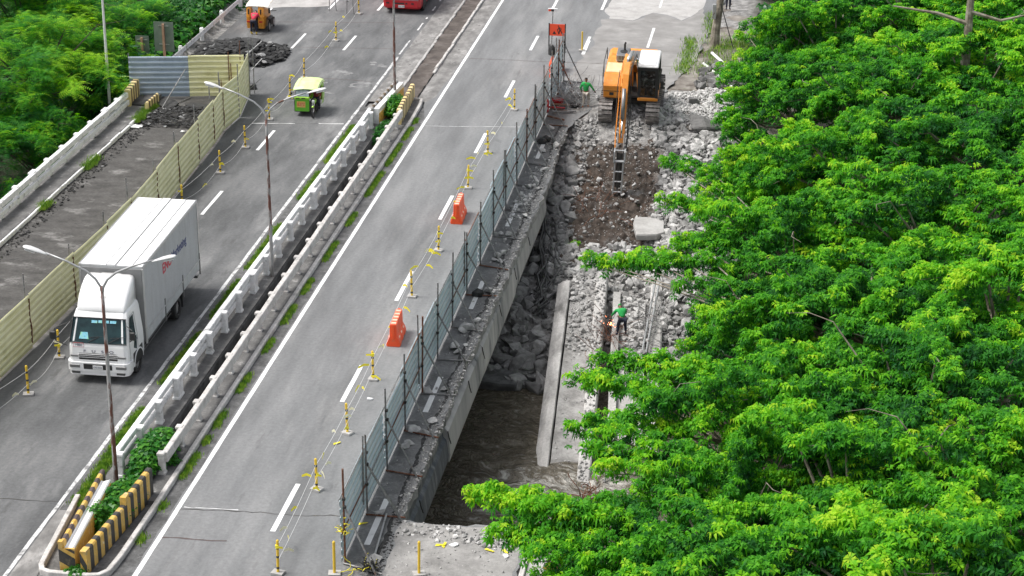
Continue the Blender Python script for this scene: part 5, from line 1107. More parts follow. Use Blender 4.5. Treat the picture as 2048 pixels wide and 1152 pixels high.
# orange tricycle, seen from behind (its rear looks to the camera)
def sidecar_rear(loc, rz):
    t = thing('tricycle', 'orange motor tricycle seen from behind with a pale canopy, parked beyond the asphalt heap', 'tricycle', loc, rz); t.scale = (.74, .95, 1)
    # rear face with two bulged panels and an open middle
    for (xa, xb, nm) in ((-.80, -.44, 'rear_panel'), (.16, .62, 'rear_panel')):
        mb = MB(); vs = []; secs = [(.22, .0), (.5, -.08), (.95, -.12), (1.2, -.08), (1.55, 0)]
        for (z, e) in secs: vs += [(xa, .25, z), (xa, e, z), ((xa+xb)/2, e-.03, z), (xb, e, z), (xb+.04, .25, z)]
        mb.add(vs, [(5*i+j, 5*i+1+j, 5*i+6+j, 5*i+5+j) for i in range(4) for j in range(4)]); p_ = mb.build(nm, 'tri_orange', t, flat_fix=False)
        mb = MB(); xm = (xa+xb)/2; mb.box(xm-.05, xm+.05, -.14, -.05, 1.12, 1.42); mb.build('window_slot', 'plastic_black', p_)
        mb = MB(); mb.box(xm-.13, xm+.13, -.17, -.11, .62, .70); mb.build('tail_lamp', 'red', p_)
    mb = MB(); mb.box(-.44, .16, .3, .34, .3, .6); mb.build('step_plate', 'plastic_black', t)
    mb = MB(); mb.box(-.8, .6, .2, 1.7, .2, .28); mb.box(-.8, .6, 1.2, 1.6, .28, .75); mb.build('bench', 'plastic_black', t)
    mb = MB(); mb.add([(-.82, .1, .25), (-.82, 1.8, .25), (-.80, 1.8, 1.0), (-.80, .1, 1.55)], [(0, 1, 2, 3)]); mb.add([(.66, .1, .25), (.66, 1.7, .25), (.66, 1.7, 1.0), (.64, .1, 1.55)], [(0, 1, 2, 3)]); mb.build('side_panel', 'tri_orange', t, flat_fix=False)
    mb = MB(); vs = []
    for (y, z) in ((-.05, 1.58), (.5, 1.70), (1.4, 1.72), (2.0, 1.6)): vs += [(-.86, y, z-.06), (-.6, y, z), (.5, y, z), (1.0, y+.05, z-.05)]
    mb.add(vs, [(4*i+j, 4*i+4+j, 4*i+5+j, 4*i+1+j) for i in range(3) for j in range(3)]); o_ = mb.build('canopy', 'cream', t, flat_fix=False); o_.modifiers.new('solid', 'SOLIDIFY').thickness = .03
    for yy in (.3, 1.55):
        mb = MB(); n = 18; vs = [(.95+u, yy+v_*math.cos(2*math.pi*k/n), .30+v_*math.sin(2*math.pi*k/n)) for k in range(n) for u, v_ in ((-.05, .22), (-.04, .30), (.04, .30), (.05, .22))]
        mb.add(vs, [(4*k+j, 4*k+(j+1) % 4, 4*((k+1) % n)+(j+1) % 4, 4*((k+1) % n)+j) for k in range(n) for j in range(4)]); w = mb.build('wheel', 'rubber', t)
        mb = MB(); mb.tube([(.90, yy, .3), (1.0, yy, .3)], .20, 12); mb.build('rim', 'silver', w)
    mb = MB(); mb.box(.82, 1.08, .2, 1.0, .72, .84, bev=.03); mb.build('saddle', 'plastic_black', t)
    mb = MB(); mb.box(.84, 1.06, .5, 1.2, .3, .7, bev=.03); mb.build('engine', 'track_dark', t)
    mb = MB(); mb.tube([(.6, 1.4, 1.0), (.95, 1.35, 1.02), (1.3, 1.3, 1.05)], .02, 5); mb.build('handlebar', 'plastic_black', t)
    mb = MB(); mb.box(.98, 1.12, .1, .16, 1.15, 1.5, bev=.02); mb.build('rear_fairing', 'plastic_black', t)
q = gp(514, 64); sidecar_rear((q.x, q.y, .008), R(2))
q = gp(507, 69)
person('person in a red shirt and yellow boots bending into the back of the orange tricycle', (q.x+.02, q.y, .008), R(-5),
       pose(pelvis=(0, -.02, .88), chest=(0, .22, 1.12), neck=(0, .36, 1.2), head=(0, .47, 1.24), shL=(-.19, .28, 1.18), elL=(-.22, .42, .98), wrL=(-.15, .6, .85), shR=(.19, .28, 1.18), elR=(.24, .42, .98), wrR=(.15, .6, .85), hipL=(-.12, -.02, .82), hipR=(.12, -.02, .82), knL=(-.15, .04, .46), knR=(.16, .04, .46), anL=(-.16, 0, .09), anR=(.18, 0, .09), face=(0, .8, -.6)),
       'red_cloth', 'navy_cloth', 'boot_yellow', long_sleeve=False)
# ------------------------------------------------------------------ red bus, cut off by the top edge of the frame
def bus():
    q = gp(763, 27); q2 = gp(845, 27); cx_ = (q.x+q2.x)/2
    t = thing('bus', 'red bus with a black grille band, only its front end in view at the top', 'bus', (cx_, q.y+.1, .008), R(-.5)); W = 1.22
    loops = [(.32, .10, W-.06), (.45, .0, W-.02), (.85, -.02, W), (1.25, .0, W), (1.9, .12, W), (2.9, .35, W-.03), (3.1, .6, W-.12)]
    mb = MB(); vs = []
    for (z, yf, hw) in loops: vs += [(-hw+.2, yf, z), (-hw+.04, yf+.1, z), (-hw, yf+.3, z), (-hw, 10.5, z), (hw, 10.5, z), (hw, yf+.3, z), (hw-.04, yf+.1, z), (hw-.2, yf, z)]
    n = 8; mb.add(vs, [(n*i+j, n*i+(j+1) % n, n*i+n+(j+1) % n, n*i+n+j) for i in range(len(loops)-1) for j in range(n)]+[tuple(range(n)), tuple(range(n*6, n*7))]); mb.build('body', 'red', t)
    mb = MB(); mb.prism([(-W+.1, -.045), (W-.1, -.045), (W-.02, .12), (-W+.02, .12)], 'z', .95, 1.30); fb = mb.build('lamp_band', 'plastic_black', t)
    for k in range(4): mb = MB(); mb.box(-.45, .45, -.07, -.03, 1.0+.07*k, 1.035+.07*k); mb.build('grille_bar', 'silver', fb)
    for s in (-1, 1):
        for x in (.66, .92): mb = MB(); mb.tube([(s*x, -.03, 1.12), (s*x, -.075, 1.12)], .085, 12); mb.build('headlight', 'lens', fb)
    mb = MB(); mb.box(-W+.12, W-.12, -.05, -.03, .90, .925); mb.build('chrome_strip', 'silver', t)
    for (a, b) in ((-.98, -.78), (-.52, .18), (.26, .38), (.62, .80)): mb = MB(); mb.box(a, b, -.04, -.01, .64, .72); mb.build('bumper_slot', 'plastic_black', t)
    mb = MB(); mb.box(-.2, .2, -.055, -.035, .42, .57); pl = mb.build('number_plate', 'plate', t); text_mb('NXA 980', .10, 'text_dark', 'plate_text', pl, Matrix.Translation((0, -.06, .495)) @ Matrix.Rotation(R(90), 4, 'X'), extr=.001)
    mb = MB(); mb.add([(-1.05, .12, 1.7), (1.05, .12, 1.7), (1.0, .33, 2.85), (-1.0, .33, 2.85)], [(0, 1, 2, 3)]); mb.build('windscreen', 'glass', t, flat_fix=False)
    for s in (-1, 1): wheel(t, s*1.08, 1.3, .46, .28); wheel(t, s*1.0, 7.2, .46, .5)
    mb = MB(); mb.box(W-.05, W+.01, .85, 1.75, .3, .98); mb.build('wheel_arch', 'plastic_black', t)
    mb = MB(); mb.add([(W+.004, 1.9, .5), (W+.004, 10, .5), (W+.004, 10, 1.1), (W+.004, 2.3, 1.1)], [(0, 1, 2, 3)]); mb.build('side_stripe', 'plate', t, flat_fix=False)
bus()
# ------------------------------------------------------------------ excavator with breaker
def excavator():
    t = thing('excavator', 'orange tracked excavator with a grey-roofed cab and a breaker arm digging down the bank', 'excavator', (-8.62, 102.0, .30))
    t.rotation_euler = (R(9.5), 0, R(0.5))
    inv = (Matrix.Translation(t.location) @ t.rotation_euler.to_matrix().to_4x4()).inverted()
    def wl(p_): return inv @ Vector(p_)
    # tracks
    for s in (-1, 1):
        xc = s*1.24; fr = thing('x', 'x', 'x'); bpy.data.objects.remove(fr)
        mb = MB(); mb.box(xc-.22, xc+.22, -1.55, 1.55, .22, .70, bev=.05); tf = mb.build('track_frame', 'track_dark', t)
        L_ = 1.70; rr = .53; pts = []
        per = 2*(2*L_)+2*math.pi*rr; n = 46; src = None
        for k in range(n):
            d = per*k/n
            if d < 2*L_: y, z, a = -L_+d, 2*rr, 0
            elif d < 2*L_+math.pi*rr: th = (d-2*L_)/rr; y, z, a = L_+rr*math.sin(th), rr+rr*math.cos(th), -th
            elif d < 4*L_+math.pi*rr: y, z, a = L_-(d-2*L_-math.pi*rr), 0, math.pi
            else: th = (d-4*L_-math.pi*rr)/rr; y, z, a = -L_-rr*math.sin(th), rr-rr*math.cos(th), math.pi-th
            if src is None: mb = MB(); mb.box(-.36, .36, -.085, .085, -.02, .02); mb.box(-.36, .36, -.085, -.055, .02, .055); src = c = mb.build('track_shoe', 'track', tf)
            else: c = src.copy(); COL.objects.link(c); c.parent = tf
            c.location = (xc, y, z+.03); c.rotation_euler = (a, 0, 0)
        for yy in (-L_, L_): mb = MB(); mb.tube([(xc-.15, yy, rr+.03), (xc+.15, yy, rr+.03)], .34, 14); mb.build('idler_wheel', 'track', tf)
    mb = MB(); mb.prism([(-1.05, .35), (-.7, .62), (.7, .62), (1.05, .35), (1.05, .62), (.6, .9), (-.6, .9), (-1.05, .62)], 'y', -.8, .8); mb.tube([(0, 0, .85), (0, 0, 1.0)], .62, 20); mb.build('undercarriage', 'track_dark', t)
    # house
    mb = MB(); mb.box(-1.42, 1.42, -1.35, 2.1, .98, 1.14, bev=.03); mb.build('turntable_frame', 'track_dark', t)
    mb = MB(); mb.prism([(-1.52, 1.02), (-1.58, 1.12), (-1.58, 1.72), (-1.50, 1.80), (-1.02, 2.16), (-.9, 2.20), (-.9, 1.02)], 'x', -1.40, -.42); tb = mb.build('tool_box', 'exc_orange', t)
    mb = MB(); mb.box(-1.36, -.46, -1.596, -1.575, 1.42, 1.445); mb.build('seam', 'track_dark', tb)
    mb = MB(); mb.box(-1.08, -.86, -1.60, -1.575, 1.20, 1.36); mb.build('vent_grille', 'track_dark', tb)
    mb = MB(); mb.box(-1.40, -.42, -.9, 1.3, 1.02, 2.16, bev=.05); hb = mb.build('side_housing', 'exc_orange', t)
    mb = MB(); mb.box(-1.34, -.50, -.85, .3, 2.16, 2.20, bev=.015); mb.build('tank_cover', 'exc_cream', hb)
    mb = MB(); mb.box(-1.42, 1.28, 1.45, 2.45, 1.0, 2.12, bev=.14); mb.build('counterweight', 'exc_orange', t)
    mb = MB(); mb.box(-.95, .42, .45, 1.7, 2.0, 2.26, bev=.05); eh = mb.build('engine_hood', 'exc_cream', t)
    mb = MB(); mb.box(-.92, -.22, .35, 1.35, 2.2, 2.62, bev=.06); ec = mb.build('engine_cowl', 'text_grey', t)
    for k in range(6): mb = MB(); x = -.78+.085*k; mb.box(x, x+.04, .342, .36, 2.34, 2.55); mb.build('grille_slot', 'plastic_black', ec)
    mb = MB(); mb.tube([(-.55, .8, 2.6), (-.55, .8, 2.64)], .2, 14); mb.build('intake_ring', 'plastic_black', ec)
    mb = MB(); mb.tube([(-.52, 1.0, 2.6), (-.52, 1.0, 2.95), (-.48, 1.08, 3.02)], .055, 8); mb.build('exhaust_pipe', 'track_dark', t)
    for k in range(4): mb = MB(); x = -.15+.17*k; mb.box(x, x+.15, .5, 1.7, 2.262, 2.30); mb.build('hood_slat', 'text_grey', eh)
    mb = MB(); mb.tube([(-1.44, -.9, 1.9), (-1.44, -.9, 2.75), (-1.44, .9, 2.75), (-1.44, .9, 2.1)], .022, 6); mb.tube([(-1.44, -1.45, 1.7), (-1.44, -1.45, 2.4), (-1.44, -.9, 2.7)], .022, 6); mb.build('handrail', 'plastic_black', t)
    # cab
    cx0, cx1, cy0, cy1, cz0, cz1 = .42, 1.44, -1.62, .38, 1.12, 2.92
    mb = MB(); mb.box(cx0-.02, cx1+.02, cy0-.03, cy1, .96, 1.16, bev=.03); mb.build('cab_sill', 'exc_orange', t)
    c = thing('x', 'x', 'x'); bpy.data.objects.remove(c)
    mb = MB()
    P = [(cx0+.05, cy0+.05), (cx1-.05, cy0+.05), (cx0+.05, cy1-.05), (cx1-.05, cy1-.05), (cx1-.05, -.55)]
    for (x, y) in P: mb.box(x-.075, x+.075, y-.065, y+.065, cz0, cz1-.05, bev=.01)
    mb.box(cx0, cx1, cy0, cy0+.1, cz1-.22, cz1-.05); mb.box(cx0, cx1, cy0+.0, cy0+.09, cz0, cz0+.12)
    mb.box(cx0, cx0+.08, cy0, cy1, cz1-.2, cz1-.05); mb.box(cx1-.08, cx1, cy0, cy1, cz1-.2, cz1-.05); mb.box(cx0, cx1, cy1-.08, cy1, cz0, cz1-.05); mb.box(cx0, cx1, -.5, cy1, cz0, cz0+.8)
    cf = mb.build('cab_frame', 'plastic_black', t)
    mb = MB(); mb.box(cx0-.03, cx1+.03, cy0-.04, cy1+.03, cz1-.06, cz1+.06, bev=.05); rf = mb.build('cab_roof', 'lamp_head', t)
    mb = MB(); mb.box(cx0+.12, cx1-.12, cy0+.08, cy0+.72, cz1+.055, cz1+.10, bev=.03); mb.build('roof_hatch', 'white', rf)
    mb = MB(); mb.box(cx0+.12, cx1-.12, cy0+.85, cy1-.15, cz1+.055, cz1+.08, bev=.02); mb.build('roof_panel', 'lamp_head', rf)
    gl = bpy.data.materials.new('cab_glazing'); gl.use_nodes = True; n_ = gl.node_tree; g_ = n_.nodes.new('ShaderNodeBsdfGlossy'); g_.inputs['Roughness'].default_value = .05; tr = n_.nodes.new('ShaderNodeBsdfTransparent'); tr.inputs['Color'].default_value = (.34, .40, .40, 1); m_ = n_.nodes.new('ShaderNodeMixShader'); m_.inputs[0].default_value = .10
    n_.links.new(tr.outputs[0], m_.inputs[1]); n_.links.new(g_.outputs[0], m_.inputs[2]); n_.links.new(m_.outputs[0], n_.nodes['Material Output'].inputs['Surface']); M['cab_glass'] = gl
    mb = MB(); mb.box(cx0+.1, cx1-.1, cy0+.03, cy0+.045, cz0+.12, cz1-.22); mb.box(cx1-.05, cx1-.035, cy0+.1, cy1-.1, cz0+.3, cz1-.2); mb.build('cab_glass', 'cab_glass', t)
    mb = MB(); mb.box(.72, 1.15, -.75, -.6, cz0+.35, cz0+1.05, bev=.04); mb.box(.72, 1.15, -1.15, -.65, cz0+.3, cz0+.42, bev=.04); mb.build('seat', 'plastic_black', t)
    mb = MB(); mb.tube([(cx1, cy0+.05, 2.3), (cx1+.22, cy0-.05, 2.3), (cx1+.22, cy0-.05, 1.9)], .015, 5); mb.box(cx1+.14, cx1+.32, cy0-.09, cy0-.03, 1.75, 2.2, bev=.03); mb.build('mirror', 'plastic_black', t)
    mb = MB(); mb.tube([(cx0+.2, cy0-.02, cz0+.5), (cx1-.2, cy0-.02, cz0+1.2)], .012, 4); mb.build('wiper', 'plastic_black', t)
    # boom from world points
    def arm(name, pts, hw, mat='exc_orange', par=t):
        """pts: (world point, half height); box section plate boom in the yz plane"""
        mb = MB(); vs = []; P = [wl(p_) for p_, _ in pts]
        for i, p_ in enumerate(P):
            d = (P[min(i+1, len(P)-1)]-P[max(i-1, 0)]); d.x = 0; d.normalize(); nn = Vector((0, -d.z, d.y)); h_ = pts[i][1]
            vs += [p_+nn*h_+Vector((-hw, 0, 0)), p_+nn*h_+Vector((hw, 0, 0)), p_-nn*h_+Vector((hw, 0, 0)), p_-nn*h_+Vector((-hw, 0, 0))]
        m = len(P); mb.add(vs, [(4*i+j, 4*i+4+j, 4*i+4+(j+1) % 4, 4*i+(j+1) % 4) for i in range(m-1) for j in range(4)]+[(0, 1, 2, 3), (4*m-4, 4*m-3, 4*m-2, 4*m-1)])
        return mb.build(name, mat, par)
    for o_ in bpy.data.objects:
        if o_.parent == t and o_.name.split('.')[0] not in ('track_frame', 'undercarriage'): o_.location.z += .24
    X = -8.52
    bx = lambda y: -8.48-(y-96)*.045
    bo = arm('boom', [((bx(101.3), 101.3, 1.8), .18), ((bx(100.9), 100.9, 2.6), .25), ((bx(100.2), 100.2, 3.35), .27), ((bx(99), 99.0, 3.75), .27), ((bx(97.6), 97.6, 3.75), .22), ((bx(96.1), 96.1, 3.45), .14)], .19)
    def cyl(name, a, b, f_, r1, r2, par, mat='exc_orange'):
        a, b = wl(a), wl(b); m = a+(b-a)*f_; mb = MB(); mb.tube([a, m], r1, 10); o_ = mb.build(name, mat, par, True); mb = MB(); mb.tube([m, b], r2, 8); mb.build('rod', 'chrome', o_, True); return o_
    cyl('stick_cylinder', (X, 99.7, 3.95), (X, 96.5, 4.15), .58, .11, .06, t, 'silver')
    for s in (-1, 1):
        cyl('boom_cylinder', (X+s*.34, 101.0, 1.3), (X+s*.30, 99.4, 3.7), .6, .09, .055, t)
        mb = MB(); mb.tube([wl((X+s*.23, 101.2, 2.6)), wl((X+s*.26, 99.6, 3.9)), wl((X+s*.26, 97.6, 3.95)), wl((X+s*.24, 96.2, 3.7)), wl((X+s*.26, 95.6, 2.2)), wl((X+s*.3, 95.0, .9)), wl((X+s*.22, 94.2, -.1))], .028, 6); mb.build('hydraulic_hose', 'exc_orange' if s < 0 else 'plastic_black', t)
        mb = MB(); mb.tube([wl((X+s*.29, 96.4, 3.9)), wl((X+s*.34, 95.9, 3.2)), wl((X+s*.36, 95.4, 1.6)), wl((X+s*.28, 94.9, .3))], .022, 6); mb.build('hydraulic_hose', 'plastic_black', t)
    X2 = -8.47
    arm('stick', [((X2+.03, 96.35, 4.35), .12), ((X2+.02, 96.0, 3.75), .30), ((X2, 95.6, 3.0), .26), ((X2, 95.0, 1.8), .19), ((X2, 94.5, .7), .13)], .145)
    cyl('bucket_cylinder', (X2, 95.25, 3.3), (X2, 94.35, 1.0), .62, .10, .055, t, 'text_grey')
    for s in (-1, 1): mb = MB(); mb.tube([wl((X2+s*.16, 94.45, 1.2)), wl((X2+s*.16, 94.1, .6)), wl((X2+s*.14, 94.1, .1))], .05, 6); mb.build('link_arm', 'track', t)
    # breaker: two side plates with cross members, hammer body inside, chisel
    top = Vector((X2, 94.1, .55)); bot = Vector((X2-.08, 93.9, -1.75)); br = None
    for s in (-1, 1):
        mb = MB(); vs = []
        for u, hy in ((0, .12), (.06, .22), (.28, .24), (.30, .17), (1, .16)):
            c_ = top.lerp(bot, u); off = .26 if u < .29 else .21
            for dx in (-.03, .03):
                for dy in (-hy, hy): vs.append(wl(c_+Vector((s*off+dx, dy, 0))))
        mb.add(vs, [(4*i+a, 4*i+b, 4*i+4+b, 4*i+4+a) for i in range(4) for a, b in ((0, 1), (1, 3), (3, 2), (2, 0))]+[(0, 1, 3, 2), (16, 17, 19, 18)])
        mb.build('breaker_side_plate', 'galv', t)
    for k, u in enumerate((.03, .27, .5, .72, .95)):
        c_ = top.lerp(bot, u); mb = MB(); mb.tube([wl(c_+Vector((-.24, -.12, 0))), wl(c_+Vector((.24, -.12, 0)))], .045 if k != 1 else .08, 6); mb.build('cross_bolt', 'galv', t)
    mb = MB(); mb.tube([wl(top.lerp(bot, .1)), wl(top.lerp(bot, .86))], .15, 10); mb.build('hammer_body', 'track_dark', t)
    mb = MB(); mb.tube([wl(top.lerp(bot, .86)), wl(top.lerp(bot, 1.15))], [.07, .055], 8); mb.build('chisel', 'track', t)
    # operator
    o = person('excavator operator in a pale shirt seated inside the cab', (0, 0, 0), 0, pose(pelvis=(0, 0, .5), chest=(0, -.02, .82), neck=(0, -.02, 1.0), head=(0, 0, 1.13), shL=(-.19, 0, .95), elL=(-.28, .12, .70), wrL=(-.26, .36, .68), shR=(.19, 0, .95), elR=(.28, .12, .70), wrR=(.26, .36, .68), hipL=(-.1, .02, .47), hipR=(.1, .02, .47), knL=(-.14, .42, .50), anL=(-.14, .48, .10), toeL=(-.14, .6, .06), knR=(.14, .42, .50), anR=(.14, .48, .10), toeR=(.14, .6, .06)), 'beige_cloth', 'navy_cloth', 'navy_cloth')
    wm = Matrix.Translation(t.location) @ t.rotation_euler.to_matrix().to_4x4()
    o.matrix_world = wm @ Matrix.Translation((.94, -.80, 1.12)) @ Matrix.Rotation(math.pi, 4, 'Z')
excavator()
# ------------------------------------------------------------------ rocks
def rockmesh(seed, flat=.75):
    bm = bmesh.new(); r_ = random.Random(seed)
    pts = [Vector((r_.gauss(0, 1), r_.gauss(0, 1), r_.gauss(0, 1))).normalized()*r_.uniform(.72, 1.05) for _ in range(r_.randint(11, 17))]
    sx, sy, sz = r_.uniform(.7, 1.1), r_.uniform(.55, .95), r_.uniform(.45, .8)*flat/.75
    for p_ in pts: bm.verts.new((p_.x*sx, p_.y*sy, p_.z*sz))
    h_ = bmesh.ops.convex_hull(bm, input=bm.verts); bmesh.ops.delete(bm, geom=[g_ for g_ in h_['geom_interior'] if isinstance(g_, bmesh.types.BMVert)], context='VERTS')
    bmesh.ops.bevel(bm, geom=list(bm.edges), offset=.045, segments=1, affect='EDGES')
    bmesh.ops.triangulate(bm, faces=bm.faces); bm.normal_update()
    v_ = np.array([p_.co[:] for p_ in bm.verts]); f_ = np.array([[q.index for q in p_.verts] for p_ in bm.faces]); bm.free(); return v_, f_
ROCKS = [rockmesh(100+i) for i in range(14)]
# cheap versions without bevel for the mass
def cheap(seed):
    bm = bmesh.new(); r_ = random.Random(seed); pts = [Vector((r_.gauss(0, 1), r_.gauss(0, 1), r_.gauss(0, 1))).normalized()*r_.uniform(.75, 1.05) for _ in range(12)]
    sx, sy, sz = r_.uniform(.75, 1.1), r_.uniform(.6, .95), r_.uniform(.5, .8)
    for p_ in pts: bm.verts.new((p_.x*sx, p_.y*sy, p_.z*sz))
    h_ = bmesh.ops.convex_hull(bm, input=bm.verts); bmesh.ops.delete(bm, geom=[g_ for g_ in h_['geom_interior'] if isinstance(g_, bmesh.types.BMVert)], context='VERTS')
    bmesh.ops.triangulate(bm, faces=bm.faces); bm.verts.index_update()
    v_ = np.array([p_.co[:] for p_ in bm.verts]); f_ = np.array([[q.index for q in p_.verts] for p_ in bm.faces]); bm.free(); return v_, f_
CHEAP = [cheap(300+i) for i in range(16)]
def rotmats(n, rs, tilt=.8):
    a = rs.rand(n)*2*np.pi; b = (rs.rand(n)-.5)*2*tilt; c = (rs.rand(n)-.5)*2*tilt
    ca, sa, cb, sb, cc, sc = np.cos(a), np.sin(a), np.cos(b), np.sin(b), np.cos(c), np.sin(c)
    Rz = np.zeros((n, 3, 3)); Rz[:, 0, 0] = ca; Rz[:, 0, 1] = -sa; Rz[:, 1, 0] = sa; Rz[:, 1, 1] = ca; Rz[:, 2, 2] = 1
    Rx = np.zeros((n, 3, 3)); Rx[:, 0, 0] = 1; Rx[:, 1, 1] = cb; Rx[:, 1, 2] = -sb; Rx[:, 2, 1] = sb; Rx[:, 2, 2] = cb
    Ry = np.zeros((n, 3, 3)); Ry[:, 1, 1] = 1; Ry[:, 0, 0] = cc; Ry[:, 0, 2] = sc; Ry[:, 2, 0] = -sc; Ry[:, 2, 2] = cc
    return Rz @ Ry @ Rx
def scatter(P, S_, T, shapes, seed, flat=1.0, tilt=.8):
    """P n*3 positions, S_ sizes, T tints -> merged arrays"""
    rs = np.random.RandomState(seed); RMs = rotmats(len(P), rs, tilt); pick = rs.randint(0, len(shapes), len(P)); V_, F_, A_ = [], [], []; o_ = 0
    for k, (v_, f_) in enumerate(shapes):
        ix = np.nonzero(pick == k)[0]
        if not len(ix): continue
        q = np.einsum('nij,vj->nvi', RMs[ix], v_)*S_[ix][:, None, None]; q[:, :, 2] *= flat; q += P[ix][:, None, :]
        V_.append(q.reshape(-1, 3)); m_ = len(v_); F_.append((f_[None]+(np.arange(len(ix))*m_)[:, None, None]).reshape(-1, f_.shape[1])+o_); A_.append(np.repeat(T[ix], m_)); o_ += m_*len(ix)
    return np.concatenate(V_), np.concatenate(F_), np.concatenate(A_)
def zone(poly, n, smin, smax, seed, tint=(.3, .9), sink=.25, zadd=0.0, zf=None):
    """random points inside world polygon resting on the bank"""
    rs = np.random.RandomState(seed); xs = [p_[0] for p_ in poly]; ys = [p_[1] for p_ in poly]; out = []
    while len(out) < n:
        x = rs.uniform(min(xs), max(xs)); y = rs.uniform(min(ys), max(ys)); c = False; j = len(poly)-1
        for i in range(len(poly)):
            if (ys[i] > y) != (ys[j] > y) and x < (xs[j]-xs[i])*(y-ys[i])/(ys[j]-ys[i])+xs[i]: c = not c
            j = i
        if c: out.append((x, y))
    P = np.array(out); s_ = smin+(smax*1.15-smin)*rs.rand(n)**3.0; z = (zf or zt)(P[:, 0], P[:, 1])+s_*sink+zadd
    return np.column_stack([P, z]), s_, tint[0]+(tint[1]-tint[0])*rs.rand(n)
Z = []
big = []      # candidates for individual rocks
def add_zone(label, *a, keep=0, **k):
    P, s_, T = zone(*a, **k); o_ = np.argsort(-s_)
    for i in o_[:keep]: big.append((P[i], s_[i], T[i], label))
    r_ = o_[keep:]; Z.append((P[r_], s_[r_], T[r_]))
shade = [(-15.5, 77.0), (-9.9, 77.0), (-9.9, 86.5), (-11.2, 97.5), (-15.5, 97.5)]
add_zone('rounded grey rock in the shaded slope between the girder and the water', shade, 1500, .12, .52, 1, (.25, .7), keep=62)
add_zone('grey rock in the layered rubble just above the river under the cut bridge', [(-15.5, 76.6), (-9.9, 76.6), (-9.9, 79.2), (-15.5, 79.2)], 130, .3, .7, 2, (.1, .5), keep=24)
add_zone('pale broken rock at the foot of the brown dug slope', [(-11.0, 86.0), (-5.0, 86.0), (-5.2, 90.0), (-7.5, 88.8), (-11.2, 89.0)], 1100, .08, .34, 3, (.4, 1), keep=50, zadd=.05)
add_zone('pale broken rock between the fallen girders', [(-9.9, 80.5), (-3.0, 79.5), (-3.0, 87), (-10, 87)], 1300, .08, .30, 4, (.4, 1), keep=40, zadd=.10)
add_zone('grey rock on the bank under the tree branches right of the fallen girders', [(-5.4, 73.5), (-2.5, 73.5), (-2.2, 88), (-4.6, 88), (-5.2, 80)], 700, .10, .45, 5, (.3, .9), keep=24, zadd=.1)
add_zone('grey rock on the bank right of the brown dug slope', [(-6.6, 88), (-3.4, 88), (-2.6, 99.5), (-6.4, 99.5)], 1500, .08, .36, 6, (.35, .95), keep=42, zadd=.12)
add_zone('small pale stone in the heap right of the excavator', [(-7.0, 100.8), (-6.8, 105.4), (-5.0, 107.0), (-3.0, 106.8), (-2.3, 102.2), (-4.6, 100.6)], 2100, .06, .18, 7, (.85, 1), keep=20, zadd=.16)
add_zone('broken rock around the right track of the excavator', [(-7.3, 98.4), (-3.4, 98.4), (-3.6, 101.2), (-7.2, 101.6)], 420, .10, .42, 8, (.3, .85), keep=14, zadd=.05)
add_zone('broken rock left of the dug slope below the cut deck', [(-11.7, 88), (-10.6, 89), (-10.1, 101.5), (-11.3, 100.6), (-11.7, 99.0)], 800, .07, .27, 9, (.3, .85), keep=16, zadd=.02)
add_zone('pale rock lying in the brown dirt under the breaker', [(-11.0, 88.5), (-6.0, 88.5), (-6.0, 98.5), (-10.6, 98.5)], 420, .03, .17, 10, (.45, 1), keep=6, zadd=.22)
add_zone('x', [(-9.3, 98.8), (-7.9, 98.8), (-7.9, 101.8), (-9.4, 101.4)], 300, .06, .2, 11, (.4, .9), keep=0, zadd=.02)
add_zone('x', [(-10.0, 101.2), (-7.3, 101.2), (-7.3, 104.0), (-10.0, 104.0)], 420, .08, .24, 14, (.3, .7), keep=0, zadd=.0)
add_zone('dark slab of old pavement below the utility pole', [(-5.6, 107.2), (-1.6, 106.2), (-1.4, 110.5), (-5.2, 112.0)], 520, .08, .40, 12, (.0, .4), keep=0, zf=lambda X, Y: .0+0*X+fbm(X, Y)*.3)
add_zone('x', [(-12.9, 101.3), (-11.0, 101.3), (-11.0, 104), (-12.9, 104)], 150, .02, .08, 13, (.3, 1), keep=0, zf=lambda X, Y: 0*X)
add_zone('x', [(-11.5, 79), (-3.4, 79), (-2.8, 100.5), (-11.5, 100.5)], 5200, .02, .06, 15, (.35, 1), keep=0, zadd=.10)
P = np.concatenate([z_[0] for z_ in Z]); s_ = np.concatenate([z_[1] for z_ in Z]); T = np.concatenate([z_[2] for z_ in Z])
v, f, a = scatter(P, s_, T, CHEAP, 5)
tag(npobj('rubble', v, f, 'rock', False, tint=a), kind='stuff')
RM_ = []
for i, (v_, f_) in enumerate(ROCKS):
    for k in range(3):
        me = npmesh('rock', v_, f_, 'rock', False, np.full(len(v_), (.3, .6, .9)[k])); RM_.append(me)
r = random.Random(77)
for P_, s_, T_, lab in big:
    k = 0 if T_ < .42 else (1 if T_ < .72 else 2); o = bpy.data.objects.new('rubble_rock', RM_[r.randrange(14)*3+k]); COL.objects.link(o)
    o.location = P_; o.scale = (s_*1.12,)*3; o.rotation_euler = (r.uniform(-.6, .6), r.uniform(-.6, .6), r.uniform(0, 6.3)); tag(o, lab, 'rock', lab.replace('rock ', 'rocks ', 1) if 'rock ' in lab else lab+' pieces')
def rock(name, lab, cat, loc, sc, rot, seed, tint=.8, grp=None, mat='rock', flat=.75):
    v_, f_ = rockmesh(seed, flat); o = npobj(name, v_, f_, mat, False, tint=np.full(len(v_), tint)); o.location = loc; o.scale = sc; o.rotation_euler = rot; return tag(o, lab, cat, grp)
